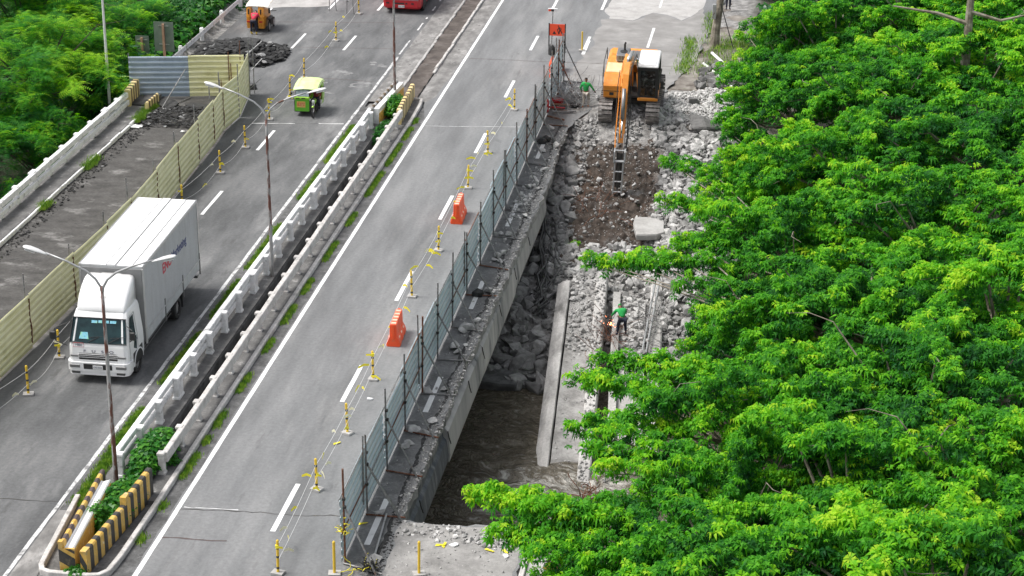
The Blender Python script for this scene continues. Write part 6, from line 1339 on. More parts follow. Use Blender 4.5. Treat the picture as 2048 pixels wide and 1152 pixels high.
def slab_chunk(lab, loc, sx, sy, h, rz, seed, mat='conc_pale', rx=0.0, cat='concrete slab', name='concrete_slab', jagn=.18):
    r_ = random.Random(seed); n = 11; pts = []
    for k in range(n):
        a = 2*math.pi*k/n; q = 1/max(abs(math.cos(a)), abs(math.sin(a))); pts.append((math.cos(a)*q*sx/2*r_.uniform(1-jagn, 1), math.sin(a)*q*sy/2*r_.uniform(1-jagn, 1)))
    mb = MB(); vs = [(x, y, 0) for x, y in pts]+[(x*1.04, y*1.04, h*.8) for x, y in pts]+[(x, y, h) for x, y in pts]
    mb.add(vs, [tuple(range(n-1, -1, -1)), tuple(range(2*n, 3*n))]+[(l*n+i, l*n+(i+1) % n, l*n+n+(i+1) % n, l*n+n+i) for l in (0, 1) for i in range(n)])
    o = mb.build(name, mat); o.location = loc; o.rotation_euler = (rx, r_.uniform(-.08, .08), rz); return tag(o, lab, cat)
q = gp(1297, 470, -2.3); slab_chunk('large pale flat concrete slab lying on the rocks below the dug slope', (q.x, q.y, ztf(q.x, q.y)+.55), 1.6, 1.9, .32, .1, 4, rx=.12)
q = gp(995, 760, -4.7); slab_chunk('long dark flat rock slab at the water edge below the cut bridge', (q.x-.3, q.y-.1, -4.95), 2.6, 1.5, .55, -.15, 6, 'conc_dark', .05)
q = gp(1405, 300, -1.2); rock('boulder', 'biggest grey boulder beside the trees on the right bank', 'boulder', (q.x, q.y, ztf(q.x, q.y)+.55), (1.5, 1.8, .95), (.2, .3, .8), 811, .12)
q = gp(1350, 765, -3.9); rock('boulder', 'dark rounded boulder under the branches at the lower right of the rubble', 'boulder', (q.x, q.y, ztf(q.x, q.y)+.1), (.85, .7, .6), (.1, .1, .3), 812, .05)
q = gp(1385, 210, 0); rock('boulder', 'brownish angular block standing in the pale stone heap', 'boulder', (q.x, q.y, .15), (.5, .5, .65), (.5, .2, .3), 813, .15)
for k, (px, py, s1, lab) in enumerate(((1197, 210, .42, 'pale round rock at the boot of the walking worker'), (1342, 400, .5, 'grey block left of the double pipe on the slope'), (1395, 370, .55, 'big grey block beside the leafy branch tip on the slope'), (1175, 705, .3, 'block on the near fallen slab'), (1358, 285, .4, 'square grey block left of the thick pale log'))):
    q = gp(px, py, -.2 if k == 0 else -2.0); rock('boulder', lab, 'boulder', (q.x, q.y, (ztf(q.x, q.y) if k else 0)+.2), (s1, s1*.9, s1*.8), (.2, .4, k), 820+k, .75)
# rubble lying on the cut deck strip
r = random.Random(31)
CH = [(762, 1025, .34, 'flat pale chunk beside the second brace from the near end'), (745, 1120, .30, 'pale chunk over the nearest foot pipe'), (848, 862, .22, 'round grey stone on the second dash of the cut strip'), (865, 840, .22, 'grey stone next to the jagged edge'), (826, 858, .3, 'pale block beside the fence foot'), (818, 884, .22, 'grey stone on the strip'), (812, 890, .25, 'stone beside the fence foot pipe'), (836, 858, .2, 'small stone on the strip'), (855, 782, .26, 'pale stone by the fence below the dash'), (890, 776, .26, 'tall pale stone beside the gap in the strip'), (934, 655, .42, 'biggest angular white block on the cut strip'), (925, 660, .3, 'block leaning on the biggest white block'), (955, 640, .22, 'small cube of concrete near the edge'), (908, 692, .38, 'flat brownish slab on the strip'), (914, 702, .26, 'grey boulder in front of the flat slab'), (930, 690, .22, 'pale chunk behind the brace'), (975, 580, .34, 'long flat block across the strip'), (985, 582, .22, 'small block at the edge'), (995, 510, .3, 'block in the white rubble pile'), (1000, 520, .25, 'stone in the white rubble pile'), (990, 518, .22, 'stone at the left of the white rubble pile'), (1006, 505, .22, 'stone at the top of the white rubble pile'), (992, 467, .24, 'stone of the three-stone row'), (1003, 466, .24, 'middle stone of the three-stone row'), (1018, 468, .26, 'right stone of the three-stone row'), (1010, 478, .2, 'flat stone in front of the row'), (1050, 430, .3, 'pale block by the edge below the stone litter'), (1045, 410, .26, 'block in the litter of pale stones'), (1052, 395, .28, 'tall pale stone in the litter'), (1058, 372, .34, 'broad pale block in the litter of stones'), (1090, 338, .26, 'white plaster lump on the deck edge'), (1080, 375, .2, 'small grey stone by the edge'), (1112, 290, .34, 'thin white slab tipped over the deck edge'), (1100, 255, .32, 'grey block on the strip near the rebar heap'), (1096, 275, .2, 'small white chunk near the dark tins'), (1085, 300, .22, 'chunk beside the dark tins')]
for k, (px, py, s1, lab) in enumerate(CH):
    q = gp(px, py, .1); rock('concrete_chunk', lab+(' beside the cut' if len(lab.split()) < 4 else ''), 'concrete chunk', (min(q.x, -11.85), q.y, .02+s1*.3), (s1*1.2, s1*r.uniform(.8, 1.2), s1*r.uniform(.6, .9)), (r.uniform(-.3, .3), r.uniform(-.3, .3), r.uniform(0, 6)), 900+k, r.uniform(.75, 1.0))
P, s_, T = zone([(-12.85, 56), (-11.7, 56), (-11.6, 98), (-12.85, 98)], 420, .015, .09, 41, (.6, 1), zf=lambda X, Y: 0*X+.0)
P2, s2, T2 = zone([(-12.15, 56), (-11.72, 56), (-11.55, 98), (-12.0, 98)], 1500, .02, .085, 42, (.4, 1), zf=lambda X, Y: 0*X+.0)
P3, s3, T3 = zone([(-11.6, 50.5), (-7.8, 50.5), (-7.9, 55.8), (-11.7, 55.9)], 330, .012, .07, 43, (.6, 1), zf=lambda X, Y: 0*X+.0)
P4, s4, T4 = zone([(-11.6, 54.9), (-7.9, 54.6), (-7.9, 55.8), (-11.7, 55.9)], 240, .03, .14, 44, (.6, 1), zf=lambda X, Y: 0*X+.0)
P5, s5, T5 = zone([(-12.7, 84), (-12.0, 84), (-12.0, 92), (-12.7, 92)], 130, .05, .17, 45, (.7, 1), zf=lambda X, Y: 0*X+.0)
v, f, a = scatter(np.concatenate([P, P2, P3, P4, P5]), np.concatenate([s_, s2, s3, s4, s5]), np.concatenate([T, T2, T3, T4, T5]), CHEAP, 6)
tag(npobj('concrete_crumbs', v, f, 'rock', False, tint=a), kind='stuff')
# broken asphalt heaps
def heap(name, lab, poly, n, smin, smax, seed, hfun, flat=.45):
    P, s_, T = zone(poly, n, smin, smax, seed, (0, .85), zf=lambda X, Y: hfun(X, Y)); T = np.where(np.random.RandomState(seed).rand(n) < .05, 1.0, T)
    v, f, a = scatter(P, s_, T, CHEAP, seed, flat, 1.0); return tag(npobj(name, v, f, 'rock_dark', False, tint=a), kind='stuff')
bump = lambda cx, cy, rx, ry, h: (lambda X, Y: h*np.clip(1-((X-cx)/rx)**2-((Y-cy)/ry)**2, 0, 1)*(.7+.8*np.abs(fbm(X*1.2, Y*1.2))))
heap('asphalt_rubble', '', jag([(-34.7, 106.6), (-30.1, 106.9), (-29.4, 109.5), (-30.4, 111.6), (-33.5, 111.0), (-34.9, 110.6), (-34.7, 106.6)], .3, .8, 3), 2300, .07, .36, 51, bump(-32.4, 109.0, 3.0, 2.9, .75))
heap('asphalt_rubble', '', [(-33.9, 95.0), (-29.6, 95.2), (-29.9, 98.6), (-33.9, 98.8)], 1500, .05, .18, 52, bump(-31.8, 96.6, 2.4, 2.2, .35))
heap('asphalt_rubble', '', [(-34.0, 70.0), (-33.4, 70.0), (-33.2, 90), (-33.0, 95), (-34.0, 96.5)], 900, .03, .11, 53, lambda X, Y: 0*X-.02)
heap('asphalt_rubble', '', [(-12.15, 51), (-11.75, 51), (-11.7, 55.8), (-12.0, 56)], 350, .02, .07, 54, lambda X, Y: 0*X)
heap('asphalt_rubble', '', [(-29.6, 88), (-28.95, 88), (-29.2, 94), (-29.9, 95)], 120, .03, .1, 55, lambda X, Y: 0*X-.02)
r = random.Random(5)
for k in range(9):
    slab_chunk(['cracked black asphalt plate %s' % s_ for s_ in ('at the left rim of the far heap', 'in the left of the far heap', 'on top of the far heap', 'at the front of the far heap behind the yellow sheet', 'tilted in the middle of the far heap', 'by the blue-grey sheet brace', 'next to the low striped kerb end', 'in front of the crosswise yellow sheet', 'lying between the two crosswise sheets')][k],
        [(-34.0, 108.5, .15), (-33.2, 109.8, .35), (-32.0, 110.0, .55), (-33.4, 107.0, .1), (-31.2, 109.2, .4), (-33.2, 98.6, .12), (-34.6, 98.4, .16), (-31.6, 98.4, .15), (-30.6, 98.2, .12)][k], r.uniform(.9, 1.5), r.uniform(.8, 1.2), .1, r.uniform(0, 3), 60+k, 'asphalt_chunk', r.uniform(-.25, .1), 'asphalt plate', 'asphalt_plate')
# ------------------------------------------------------------------ fallen girders of the old strip
ga = R(-5.5)
def beam(name, lab, x0, w_, zs, ye, prof, mat, extra=None, x1=None):
    """prof points (x,z) relative to top; ye=(near y, far y) ; zs=(near z, far z)"""
    t = thing(name, lab, 'girder', (x0, ye[0], zs[0])); L_ = ye[1]-ye[0]; n = 14; vs = []; r_ = random.Random(int(abs(x0)*100)); m = len(prof)
    for i in range(n+1):
        u = i/n; dx = (x1-x0)*u if x1 is not None else 0
        for (a, b) in prof: vs.append((a+dx+r_.uniform(-.012, .012), L_*u, b+(zs[1]-zs[0])*u+r_.uniform(-.012, .012)))
    mb = MB(); mb.add(vs, [(m*i+j, m*i+m+j, m*i+m+(j+1) % m, m*i+(j+1) % m) for i in range(n) for j in range(m)]+[tuple(range(m)), tuple(range(m*n, m*n+m))]); mb.build('concrete_beam', mat, t)
    return t, L_
M['girder_new'] = pm('fresh_cut_concrete', [g3(.33, .03), g3(.43, .03), g3(.52, .03)], 1.4, .9, .4, 20, grain=.25, stain=g3(.15, .03), sscale=.8, smin=.5, smax=.68, stretch=('w', 1, .4, 1), stain2=g3(.58, .02), s2=(.6, .56, .7))
t1, L1 = beam('fallen_girder', 'first fallen bridge girder with a broad pale flange dipping into the river, leftmost', -8.75, 0, (-5.45, -2.75), (65.5, 84.2), [(-.30, -.16), (-.05, .04), (.24, .10), (.28, .04), (.28, -.8), (-.30, -.8)], 'girder_new', x1=-9.95)
t2, L2_ = beam('fallen_deck_slab', 'fallen deck slab strip covered with broken concrete between the two left girders', -7.85, 0, (-5.45, -2.70), (66.0, 85.0), [(-.60, 0), (.55, 0), (.55, -.22), (-.60, -.22)], 'conc', x1=-9.05)
t3, L3 = beam('fallen_girder', 'second fallen bridge girder with broken top and dark web side', -7.0, 0, (-5.35, -2.45), (65.0, 84.8), [(-.26, 0), (-.2, .06), (.20, .04), (.26, -.03), (.26, -1.0), (-.26, -1.0)], 'girder_new', x1=-8.25)
t4, L4 = beam('fallen_girder', 'third narrow fallen girder beside the worker with the torch', -6.35, 0, (-4.9, -2.75), (70.0, 83.4), [(-.16, 0), (.16, 0), (.16, -.6), (-.16, -.6)], 'girder_new', x1=-7.45)
t5, L5 = beam('fallen_girder', 'fourth fallen girder with pale weathered top near the tree branches, rightmost', -4.75, 0, (-4.7, -2.35), (71.0, 86.5), [(-.30, 0), (-.26, .07), (.2, .07), (.26, 0), (.3, -.8), (-.3, -.8)], 'girder_new', x1=-5.85)
t6, L6 = beam('fallen_deck_slab', 'low dusty deck slab under the feet of the worker with the torch', -5.55, 0, (-5.2, -3.1), (69.0, 83.5), [(-.6, 0), (.55, 0), (.55, -.2), (-.6, -.2)], 'conc_pale', x1=-6.7)
# broken crumbs on them
def on_slab(xa, xb, ya, yb, n, smin, smax, seed, za, zb, y0, y1, x0, x1, tint=(.5, 1)):
    rs = np.random.RandomState(seed); y = rs.uniform(ya, yb, n); u = (y-y0)/(y1-y0); x = x0+(x1-x0)*u+rs.uniform(xa, xb, n); s_ = smin+(smax-smin)*rs.rand(n)**2.5
    return np.column_stack([x, y, za+(zb-za)*u+s_*.3]), s_, tint[0]+(tint[1]-tint[0])*rs.rand(n)
Q = [on_slab(-.55, .5, 78.5, 85, 420, .04, .22, 61, -5.45, -2.70, 66, 85, -7.85, -9.05), on_slab(-.55, .5, 70, 79, 120, .02, .09, 62, -5.45, -2.70, 66, 85, -7.85, -9.05, (.7, 1)),
     on_slab(-.24, .2, 66, 84.5, 520, .03, .13, 63, -5.3, -2.4, 65, 84.8, -7.0, -8.25, (.3, .9)), on_slab(-.55, .5, 78, 83.5, 420, .04, .24, 64, -5.2, -3.1, 69, 83.5, -5.55, -6.7), on_slab(-.2, .2, 76, 86, 160, .02, .09, 65, -4.65, -2.3, 71, 86.5, -4.75, -5.85)]
v, f, a = scatter(np.concatenate([q_[0] for q_ in Q]), np.concatenate([q_[1] for q_ in Q]), np.concatenate([q_[2] for q_ in Q]), CHEAP, 9)
tag(npobj('broken_concrete', v, f, 'rock', False, tint=a), kind='stuff')
# rebar curls on the girders
def tangle(name, lab, c, rx, ry, rz_, n, mat, seed, rad=.012, cat='rebar', seg=7, curl=.35, st=1.0):
    t = None; mb = MB(); r_ = random.Random(seed)
    for k in range(n):
        p_ = Vector((r_.gauss(0, rx*.5), r_.gauss(0, ry*.5), abs(r_.gauss(0, rz_*.5)))); d = Vector((r_.uniform(-1, 1), r_.uniform(-1, 1), r_.uniform(-.3, .9))).normalized(); P = [p_]
        for i in range(seg): d = (d+Vector((r_.uniform(-1, 1), r_.uniform(-1, 1), r_.uniform(-1, 1)))*curl).normalized(); q_ = P[-1]+d*r_.uniform(.1, .22)*st; q_.z = max(q_.z, .02); P.append(q_)
        mb.tube(P, rad, 4, cap=False)
    o = mb.build(name, mat); o.location = c; return tag(o, lab, cat)
tangle('rebar_heap', 'big tangled heap of grey reinforcing bars beside the far end of the fence', (-12.05, 103.2, .02), 1.0, 1.1, .8, 190, 'galv', 3, .013)
tangle('rebar_tangle', 'rusty bars sprouting from the second fallen girder top', (-7.85, 77.5, -3.45), .25, 2.4, .3, 14, 'rust', 4, .011)
tangle('rebar_tangle', 'bent grey bars around the fourth fallen girder', (-5.6, 81.0, -3.3), .5, 2.2, .5, 60, 'steel', 5, .012)
tangle('rebar_tangle', 'thin bars curling beside the worker with the torch', (-7.3, 79.3, -3.3), .3, .8, .4, 24, 'rust', 6, .011)
tangle('debris_snag', 'brown snag of rusty bars and wet debris at the river end of the second girder', (-6.9, 66.9, -5.0), .30, .9, .6, 50, 'rust', 8, .018, 'debris', 6, .5)
tangle('rebar_tangle', 'rusty wires lying on the brown dug slope', (-9.3, 92.5, ztf(-9.3, 92.5)+.1), 1.2, 2.4, .2, 26, 'rust', 9, .012, 'wire', 9, .3)
# black cables hanging down the rubble
t = thing('cable_bundle', 'bundle of thick black cables hanging over the rubble below the cut deck', 'cables', (-11.2, 89.0, -2.0)); r = random.Random(2)
for k in range(11):
    x0 = r.uniform(-.5, .3); P = []; bend = r.uniform(-.7, .5)
    for i in range(11):
        u = i/10; y = 2.0-9.0*u; x = -.45+x0*(1-u)+bend*math.sin(u*3.1)+.5*u+r.uniform(-.05, .05)+u*r.uniform(0, .9); P.append((x, y, ztf(-11.2+x, 89+y)+2.0+.38+.25*math.sin(u*3.1+k)))
    mb = MB(); mb.tube(P, .05, 6); mb.build('cable', 'cable', t, True)
# poles, pipes, planks
def rod(name, lab, cat, a, b, rad, mat, mids=(), n=8, grp=None):
    mb = MB(); A = Vector(a); P = [Vector((0, 0, 0))]+[Vector(m_)-A for m_ in mids]+[Vector(b)-A]; mb.tube(P, rad, n); o = mb.build(name, mat, smooth=False); o.location = A; return tag(o, lab, cat, grp)
def gz(px, py, z): q_ = gp(px, py, z); return (q_.x, q_.y, z)
rod('timber_log', 'thick pale log lying on the grey rocks right of the dug slope', 'log', gz(1367, 252, -.3), gz(1363, 315, -1.0), .12, 'wood', [gz(1362, 270, -.5)])
for k in (0, 1): rod('steel_pipe', ('left' if k == 0 else 'right')+' one of two thin pipes running down the rocks from the log', 'pipe', gz(1361+k*7, 335, -1.0), gz(1331+k*7, 492, -2.3), .035, 'galv')
for k in (0, 1): rod('steel_pipe', ('left' if k == 0 else 'right')+' one of two long pipes leaning over the fourth fallen girder', 'pipe', gz(1312+k*8, 558, -2.2), gz(1284+k*8, 705, -3.3), .045, 'galv')
rod('steel_pipe', 'pair-like thin pipe dipping into the river among the branch tips', 'pipe', gz(1228, 915, -4.2), gz(1208, 965, -4.75), .04, 'steel')
rod('white_post', 'long white plank lying down the bank below the utility pole, upper one', 'plank', gz(1424, 106, .25), gz(1487, 163, .1), .09, 'white_rail')
rod('white_post', 'long white plank lying down the bank beside the pale stones, lower one', 'plank', gz(1407, 127, .2), gz(1490, 196, -.1), .08, 'white_rail')
rod('black_pipe', 'thin black pipe across the rocks below the large pale slab', 'pipe', gz(1262, 494, -2.4), gz(1345, 494, -2.3), .05, 'plastic_black')
rod('steel_pipe', 'loose pale pipe lying along the dash beside the nearest braces', 'pipe', gz(773, 1028, .15), gz(748, 1115, .1), .035, 'galv')
q = gp(1094, 205, .1)
for k, (pa, pb, mt, lab) in enumerate((((1100, 208), (1143, 210), 'wood_post', 'brown plank lying among the tools by the fence'), ((1098, 214), (1130, 216), 'red', 'red pipe end lying among the tools by the fence'), ((1105, 224), (1152, 222), 'steel', 'grey pipe lying among the tools by the fence'), ((1095, 232), (1128, 240), 'rust', 'rusty pipe lying slanted below the gas bottle'))): rod('pipe', lab, 'pipe', gz(*pa, .12), gz(*pb, .12), .05, mt)
t = thing('gas_bottle', 'red gas bottle standing beside the fence next to the rebar heap', 'gas bottle', (gp(1090, 224).x, gp(1090, 224).y, .01)); mb = MB(); mb.tube([(0, 0, 0), (0, 0, .05), (0, 0, .62), (0, 0, .74), (0, 0, .78)], [.17, .21, .21, .12, .06], 14); mb.build('bottle', 'red', t, True); mb = MB(); mb.tube([(0, 0, .78), (0, 0, .88)], .035, 8); mb.tube([(-.12, 0, .86), (.12, 0, .86)], .015, 5); mb.build('valve', 'silver', t)
t = thing('gas_bottle', 'second red gas bottle lying behind the standing one', 'gas bottle', (gp(1098, 212).x+.05, gp(1098, 212).y+.3, .2)); mb = MB(); mb.tube([(0, 0, 0), (.05, 0, 0), (.6, .1, 0), (.7, .12, 0)], [.14, .18, .18, .08], 14); mb.build('bottle', 'red', t, True)
for k, (px, py, lab) in enumerate(((1162, 198, 'black bundle on the road left of the walking worker'), (1150, 215, 'black rag heap between worker and rebar'), (1143, 195, 'dark stone-like sack beside the rebar heap'), (1085, 287, 'left dark tin on the cut strip'), (1092, 283, 'right dark tin on the cut strip'), (505, 178, 'dark crumpled sack at the end of the yellow fence'), (955, 592, 'black bag on the cut strip beside the flat block'))): q = gp(px, py); blob('dark_bundle', lab, 'bundle', (q.x, q.y, .1), .26, .2, .22, 'plastic_black', k+7, None, 2)
blob('orange_cloth', 'red-orange cloth bag hanging on the last fence post', 'bag', (-13.5, 106.2, .9), .18, .25, .75, 'orange_plastic', 13, None, 3)
# yellow tape wad and black coil on the first brace
t = tangle('tape_wad', 'wad of yellow tape knotted round the nearest fence post', (-12.95, 52.85, 1.1), .16, .16, .4, 16, 'tape', 12, .014, 'tape', 5, .6, .3)
tangle('tape_wad', 'yellow tape tangled with a black coil at the foot of the nearest brace', (-12.2, 52.6, .05), .45, .2, .12, 12, 'tape', 13, .012, 'tape', 6, .5, .45)
tangle('black_coil', 'black wire coil lying on the nearest foot pipe', (-12.05, 52.55, .1), .25, .15, .12, 30, 'plastic_black', 14, .018, 'coil', 7, .6, .35)
# litter
for k, (px, py, s1, lab) in enumerate(((740, 798, .16, 'white stone lump lying in the lane beside the bollards'), (908, 1090, .22, 'flat white paper on the near concrete apron'), (1012, 1112, .2, 'long white block on the near concrete apron'), (270, 253, .55, 'crumpled white sheet at the foot of the asphalt heap'), (390, 237, .2, 'small white litter beside the inner posts'), (330, 253, .16, 'white scrap in the planed lane'), (365, 263, .18, 'white scrap near the yellow fence'))):
    q = gp(px, py, .03); slab_chunk(lab, (q.x, q.y, .01), s1*1.5, s1, .05, k, 80+k, 'litter', 0, 'litter', 'litter', .45)
for k, (px, py) in enumerate(((870, 1092), (888, 1096), (990, 1103), (680, 883), (1003, 1100), (716, 1050))):
    q = gp(px, py, .02); mb = MB(); mb.add([(0, 0, 0), (.3, .05, .04), (.34, .14, .02), (.02, .1, .03)], [(0, 1, 2, 3)]); o = mb.build('tape_scrap', 'tape', flat_fix=False); o.location = q; o.rotation_euler = (0, 0, k*1.3); tag(o, 'scrap of yellow tape lying on the ground', 'tape', 'loose yellow tape scraps')
# utility pole, person, motorbike, structure at the top right
t = thing('utility_pole', 'weathered leaning timber utility pole on the upper right shoulder', 'utility pole', (-5.0, 115.8, -.1))
mb = MB(); mb.tube([(0, 0, -.3), (.03, .1, 1.2), (.22, .35, 3.0), (.45, .6, 6.5)], [.30, .26, .21, .17], 10); mb.build('pole_shaft', 'trunk', t); mb = MB(); mb.tube([(.25, .1, 2.8), (1.15, -.3, .2)], .03, 6); mb.build('stay', 'plastic_black', t)
mb = MB(); mb.box(-.2, .02, -.12, .0, 1.9, 2.8, bev=.02); mb.build('sign_plate', 'galv', t)
q = gp(1456, 19)
person('person in dark trousers standing behind the utility pole, cut off by the top edge', (q.x, q.y, 0), R(200), pose(), 'navy_cloth', 'navy_cloth', 'navy_cloth')
q = gp(1522, 42, -.1); t = thing('motorcycle', 'dark blue and white motorcycle parked by the trees at the top right', 'motorcycle', (q.x, q.y, -.1), R(-60)); motorcycle(t, 0, 'text_blue')
mb = MB(); mb.box(-.16, .16, .2, .3, .55, .95, bev=.04); mb.build('leg_shield', 'white', t)
q = gp(1610, 6, 0); t = thing('slatted_bench', 'pale slatted seat under the trees at the top edge', 'bench', (q.x, q.y, -.1))
for k in range(7): mb = MB(); mb.box(-.8+.24*k, -.66+.24*k, 0, .9, .42, .46); mb.build('slat', 'wood', t)
for x in (-.75, .75): mb = MB(); mb.box(x-.05, x+.05, .05, .85, 0, .42); mb.build('leg', 'wood', t)
# kerbed footway seen through the leaves, near right
mb = MB(); mb.box(-7.35, -4.6, 44, 54.2, -.6, .10); struct(mb, 'near_footway', 'conc_pale')
kerb('footway_kerb', 'pale yellow-topped kerb of the near footway under the branches', [(-7.4, 46), (-7.4, 54.2)], .16, .2, 'conc_rail')
t = thing('warning_post', 'red-brown round post with a yellow arrow board under the near branches', 'post', (-6.2, 52.4, .1)); mb = MB(); mb.tube([(0, 0, 0), (0, 0, 1.6)], .09, 10); mb.build('post', 'rust', t); mb = MB(); mb.add([(-.5, 0, .7), (.0, 0, .9), (-.1, 0, .3)], [(0, 1, 2)]); mb.prism([(-.5, .5), (-.1, .85), (-.1, .3)], 'y', -.12, -.095); mb.build('arrow_board', 'yellow', t)
t = thing('round_sign', 'white disc sign with a red rim half hidden in the near leaves', 'sign', (gp(1122, 1062, 1.2).x, gp(1122, 1062, 1.2).y, 0)); mb = MB(); mb.tube([(0, .06, -.5), (0, .06, 1.2)], .04, 8); mb.build('post', 'steel', t); mb = MB(); mb.tube([(0, 0, 1.15), (0, .03, 1.15)], .32, 24); rr = mb.build('rim', 'red', t); mb = MB(); mb.tube([(0, -.012, 1.15), (0, -.002, 1.15)], .25, 24); mb.build('disc', 'white', rr)
rock('boulder', 'white boulder at the near river edge behind the leaves', 'boulder', (gp(1030, 1050, -.6).x, gp(1030, 1050, -.6).y+.6, -.5), (.6, .5, .6), (.1, .2, .3), 877, 1.0)

# dark jagged break line between the old asphalt and the exposed slab edge
r = random.Random(91); mb = MB(); vs = []; ys = np.arange(50.5, 99, .16); a = 0
for y in ys:
    a = a*.85+r.uniform(-.05, .05); x = float(np.interp(y, [50, 56, 61, 68, 75, 82, 90, 97, 99], [-12.1, -12.12, -12.12, -12.2, -12.05, -12.0, -11.9, -12.1, -12.1]))+a; w_ = r.uniform(.02, .09); vs += [(x-w_, y, .014), (x+w_, y, .014)]
mb.add(vs, [(2*i, 2*i+1, 2*i+3, 2*i+2) for i in range(len(ys)-1)]); struct(mb, 'broken_asphalt_edge', 'asphalt_chunk')
# ------------------------------------------------------------------ vegetation
# grass tufts
def grassy(name, pts, n, h, seed, sx=.08, sy=.2, zf=0.0):
    rs = np.random.RandomState(seed); c = np.array(pts)[rs.randint(0, len(pts), n)]; x = c[:, 0]+rs.randn(n)*sx; y = c[:, 1]+rs.randn(n)*sy
    a = rs.rand(n)*6.28; hh = h*(.5+rs.rand(n)*.8); w_ = .012+rs.rand(n)*.012; lx = np.cos(a+1.2)*hh*.5*rs.rand(n); ly = np.sin(a+1.2)*hh*.5*rs.rand(n)
    z = zf if not callable(zf) else zf(x, y)
    b0 = np.column_stack([x-np.cos(a)*w_, y-np.sin(a)*w_, x*0+z]); b1 = np.column_stack([x+np.cos(a)*w_, y+np.sin(a)*w_, x*0+z]); tp = np.column_stack([x+lx, y+ly, x*0+z+hh])
    v = np.stack([b0, b1, tp], 1).reshape(-1, 3); f = np.arange(3*n).reshape(-1, 3)
    return tag(npobj(name, v, f, 'grass', False), kind='stuff')
M['grass_strip'] = pm('verge_grass', [(.03, .09, .008), (.07, .17, .012), (.15, .27, .02)], 1.4, .7)
pts = [(-22.6+math.sin(y*.7)*.07, y) for y in np.arange(55.2, 62.5, .06)]+[(-22.58, y) for y in np.arange(64.8, 69.5, .06)]+[(-22.58, y) for y in np.arange(71.2, 75.2, .08)]+[(-22.6, y) for y in np.arange(76.5, 82, .08)]+[(-22.6, y) for y in np.arange(85.5, 89.5, .1)]+[(-22.62, y) for y in np.arange(91, 97, .07)]
o = grassy('verge_grass', pts, 42000, .12, 1, .11, .12)
pts = [(-19.68, y) for y0, l in ((53.2, .4), (55.4, .4), (57.6, 1.8), (60.2, .5), (61.5, 1.2), (64.5, 1.6), (68.2, 1.2), (71.0, 1.9), (74.2, 1.6), (78, 2.2), (82.5, 1.5), (86.5, 3.4), (91, 3.4), (95.2, 2.0), (98, .8)) for y in np.arange(y0, y0+l, .08)]
grassy('kerb_grass', pts, 13000, .13, 2, .07, .12)
pts = [(-34.0, y) for y in list(np.arange(74, 76, .1))+list(np.arange(87.8, 89.5, .1))+list(np.arange(82, 82.8, .1))+list(np.arange(95.6, 98.2, .05))]
grassy('kerb_grass', pts, 9000, .22, 3, .14, .15, .05)
pts = [(-6.5+rnd.uniform(-.2, .3), y) for y in np.arange(110, 117.5, .05)]+[(-5.6, y) for y in np.arange(119, 124, .1)]
grassy('shoulder_grass', pts, 1300, .25, 4, .22, .3, .05)
rs = np.random.RandomState(8); pts = [(x, y) for x, y in zip(rs.uniform(-5.4, -1.5, 60), rs.uniform(110, 118, 60))]; grassy('shoulder_grass', pts, 3500, .3, 5, .4, .5, .05)
# ---- leaf arrays
def rosette(n, ln, w_, seed, up=.25, droop=.75):
    """umbrella of n leaves; each leaf two bent triangles"""
    r_ = random.Random(seed); vs = []; fs = []
    for k in range(n):
        a = 2*math.pi*(k+r_.uniform(-.3, .3))/n; l = ln*r_.uniform(.75, 1.15); ca, sa = math.cos(a), math.sin(a); u = up*r_.uniform(.4, 1.3); d = droop*r_.uniform(.6, 1.25)
        def pt(s_, off, z): return (ca*s_*l-sa*off, sa*s_*l+ca*off, z)
        o_ = len(vs); vs += [pt(.06, 0, .02), pt(.52, w_*.5, u*l*.8), pt(.52, -w_*.5, u*l*.8-.01), pt(.86, 0, u*l*.8-d*l*.8)]
        fs += [(o_, o_+1, o_+2), (o_+1, o_+3, o_+2)]
    return np.array(vs), np.array(fs)
ROS = [rosette(9, .36, .10, s_, .25, .85) for s_ in range(4)]+[rosette(8, .30, .10, s_+9, .45, .7) for s_ in range(3)]+[rosette(7, .27, .11, s_+19, .6, .4) for s_ in range(3)]
def frond(seed, ln=.62):
    """feathery frond: arching stem with narrow leaflets as triangles"""
    r_ = random.Random(seed); vs = []; fs = []
    for b in range(3):
        a = 2*math.pi*(b+r_.uniform(-.3, .3))/3; ca, sa = math.cos(a), math.sin(a)
        for k in range(7):
            s0 = (k+.6)/7; x = ln*s0; z = .22*ln*math.sin(s0*2.2)-.35*ln*s0*s0; hw = .15*math.sin(.5+s0*2.2)
            for sd in (-1, 1):
                o_ = len(vs); p0 = (x, 0, z); p1 = (x+.05, sd*hw*1.0, z-.05*hw*3); p2 = (x+.075, sd*hw*.9, z-.045*hw*3)
                q = (x+.045, 0, z)
                for p_ in (p0, p1, q): vs.append((ca*p_[0]-sa*p_[1], sa*p_[0]+ca*p_[1], p_[2]))
                fs.append((o_, o_+1, o_+2))
    return np.array(vs), np.array(fs)
FR = [frond(s_) for s_ in range(6)]
def heart(seed):
    r_ = random.Random(seed); vs = []; fs = []
    for k in range(4):
        a = r_.uniform(0, 6.3); l = r_.uniform(.10, .17); ca, sa = math.cos(a), math.sin(a); s0 = r_.uniform(.02, .12); zz = r_.uniform(-.05, .08)
        o_ = len(vs)
        for (u, v_, z) in ((s0, 0, zz), (s0+l*.4, l*.42, zz+.02), (s0+l*.4, -l*.42, zz+.02), (s0+l, 0, zz-.05)): vs.append((ca*u-sa*v_, sa*u+ca*v_, z))
        fs += [(o_, o_+1, o_+2), (o_+1, o_+3, o_+2)]
    return np.array(vs), np.array(fs)
HE = [heart(s_) for s_ in range(6)]
PROTO = {}
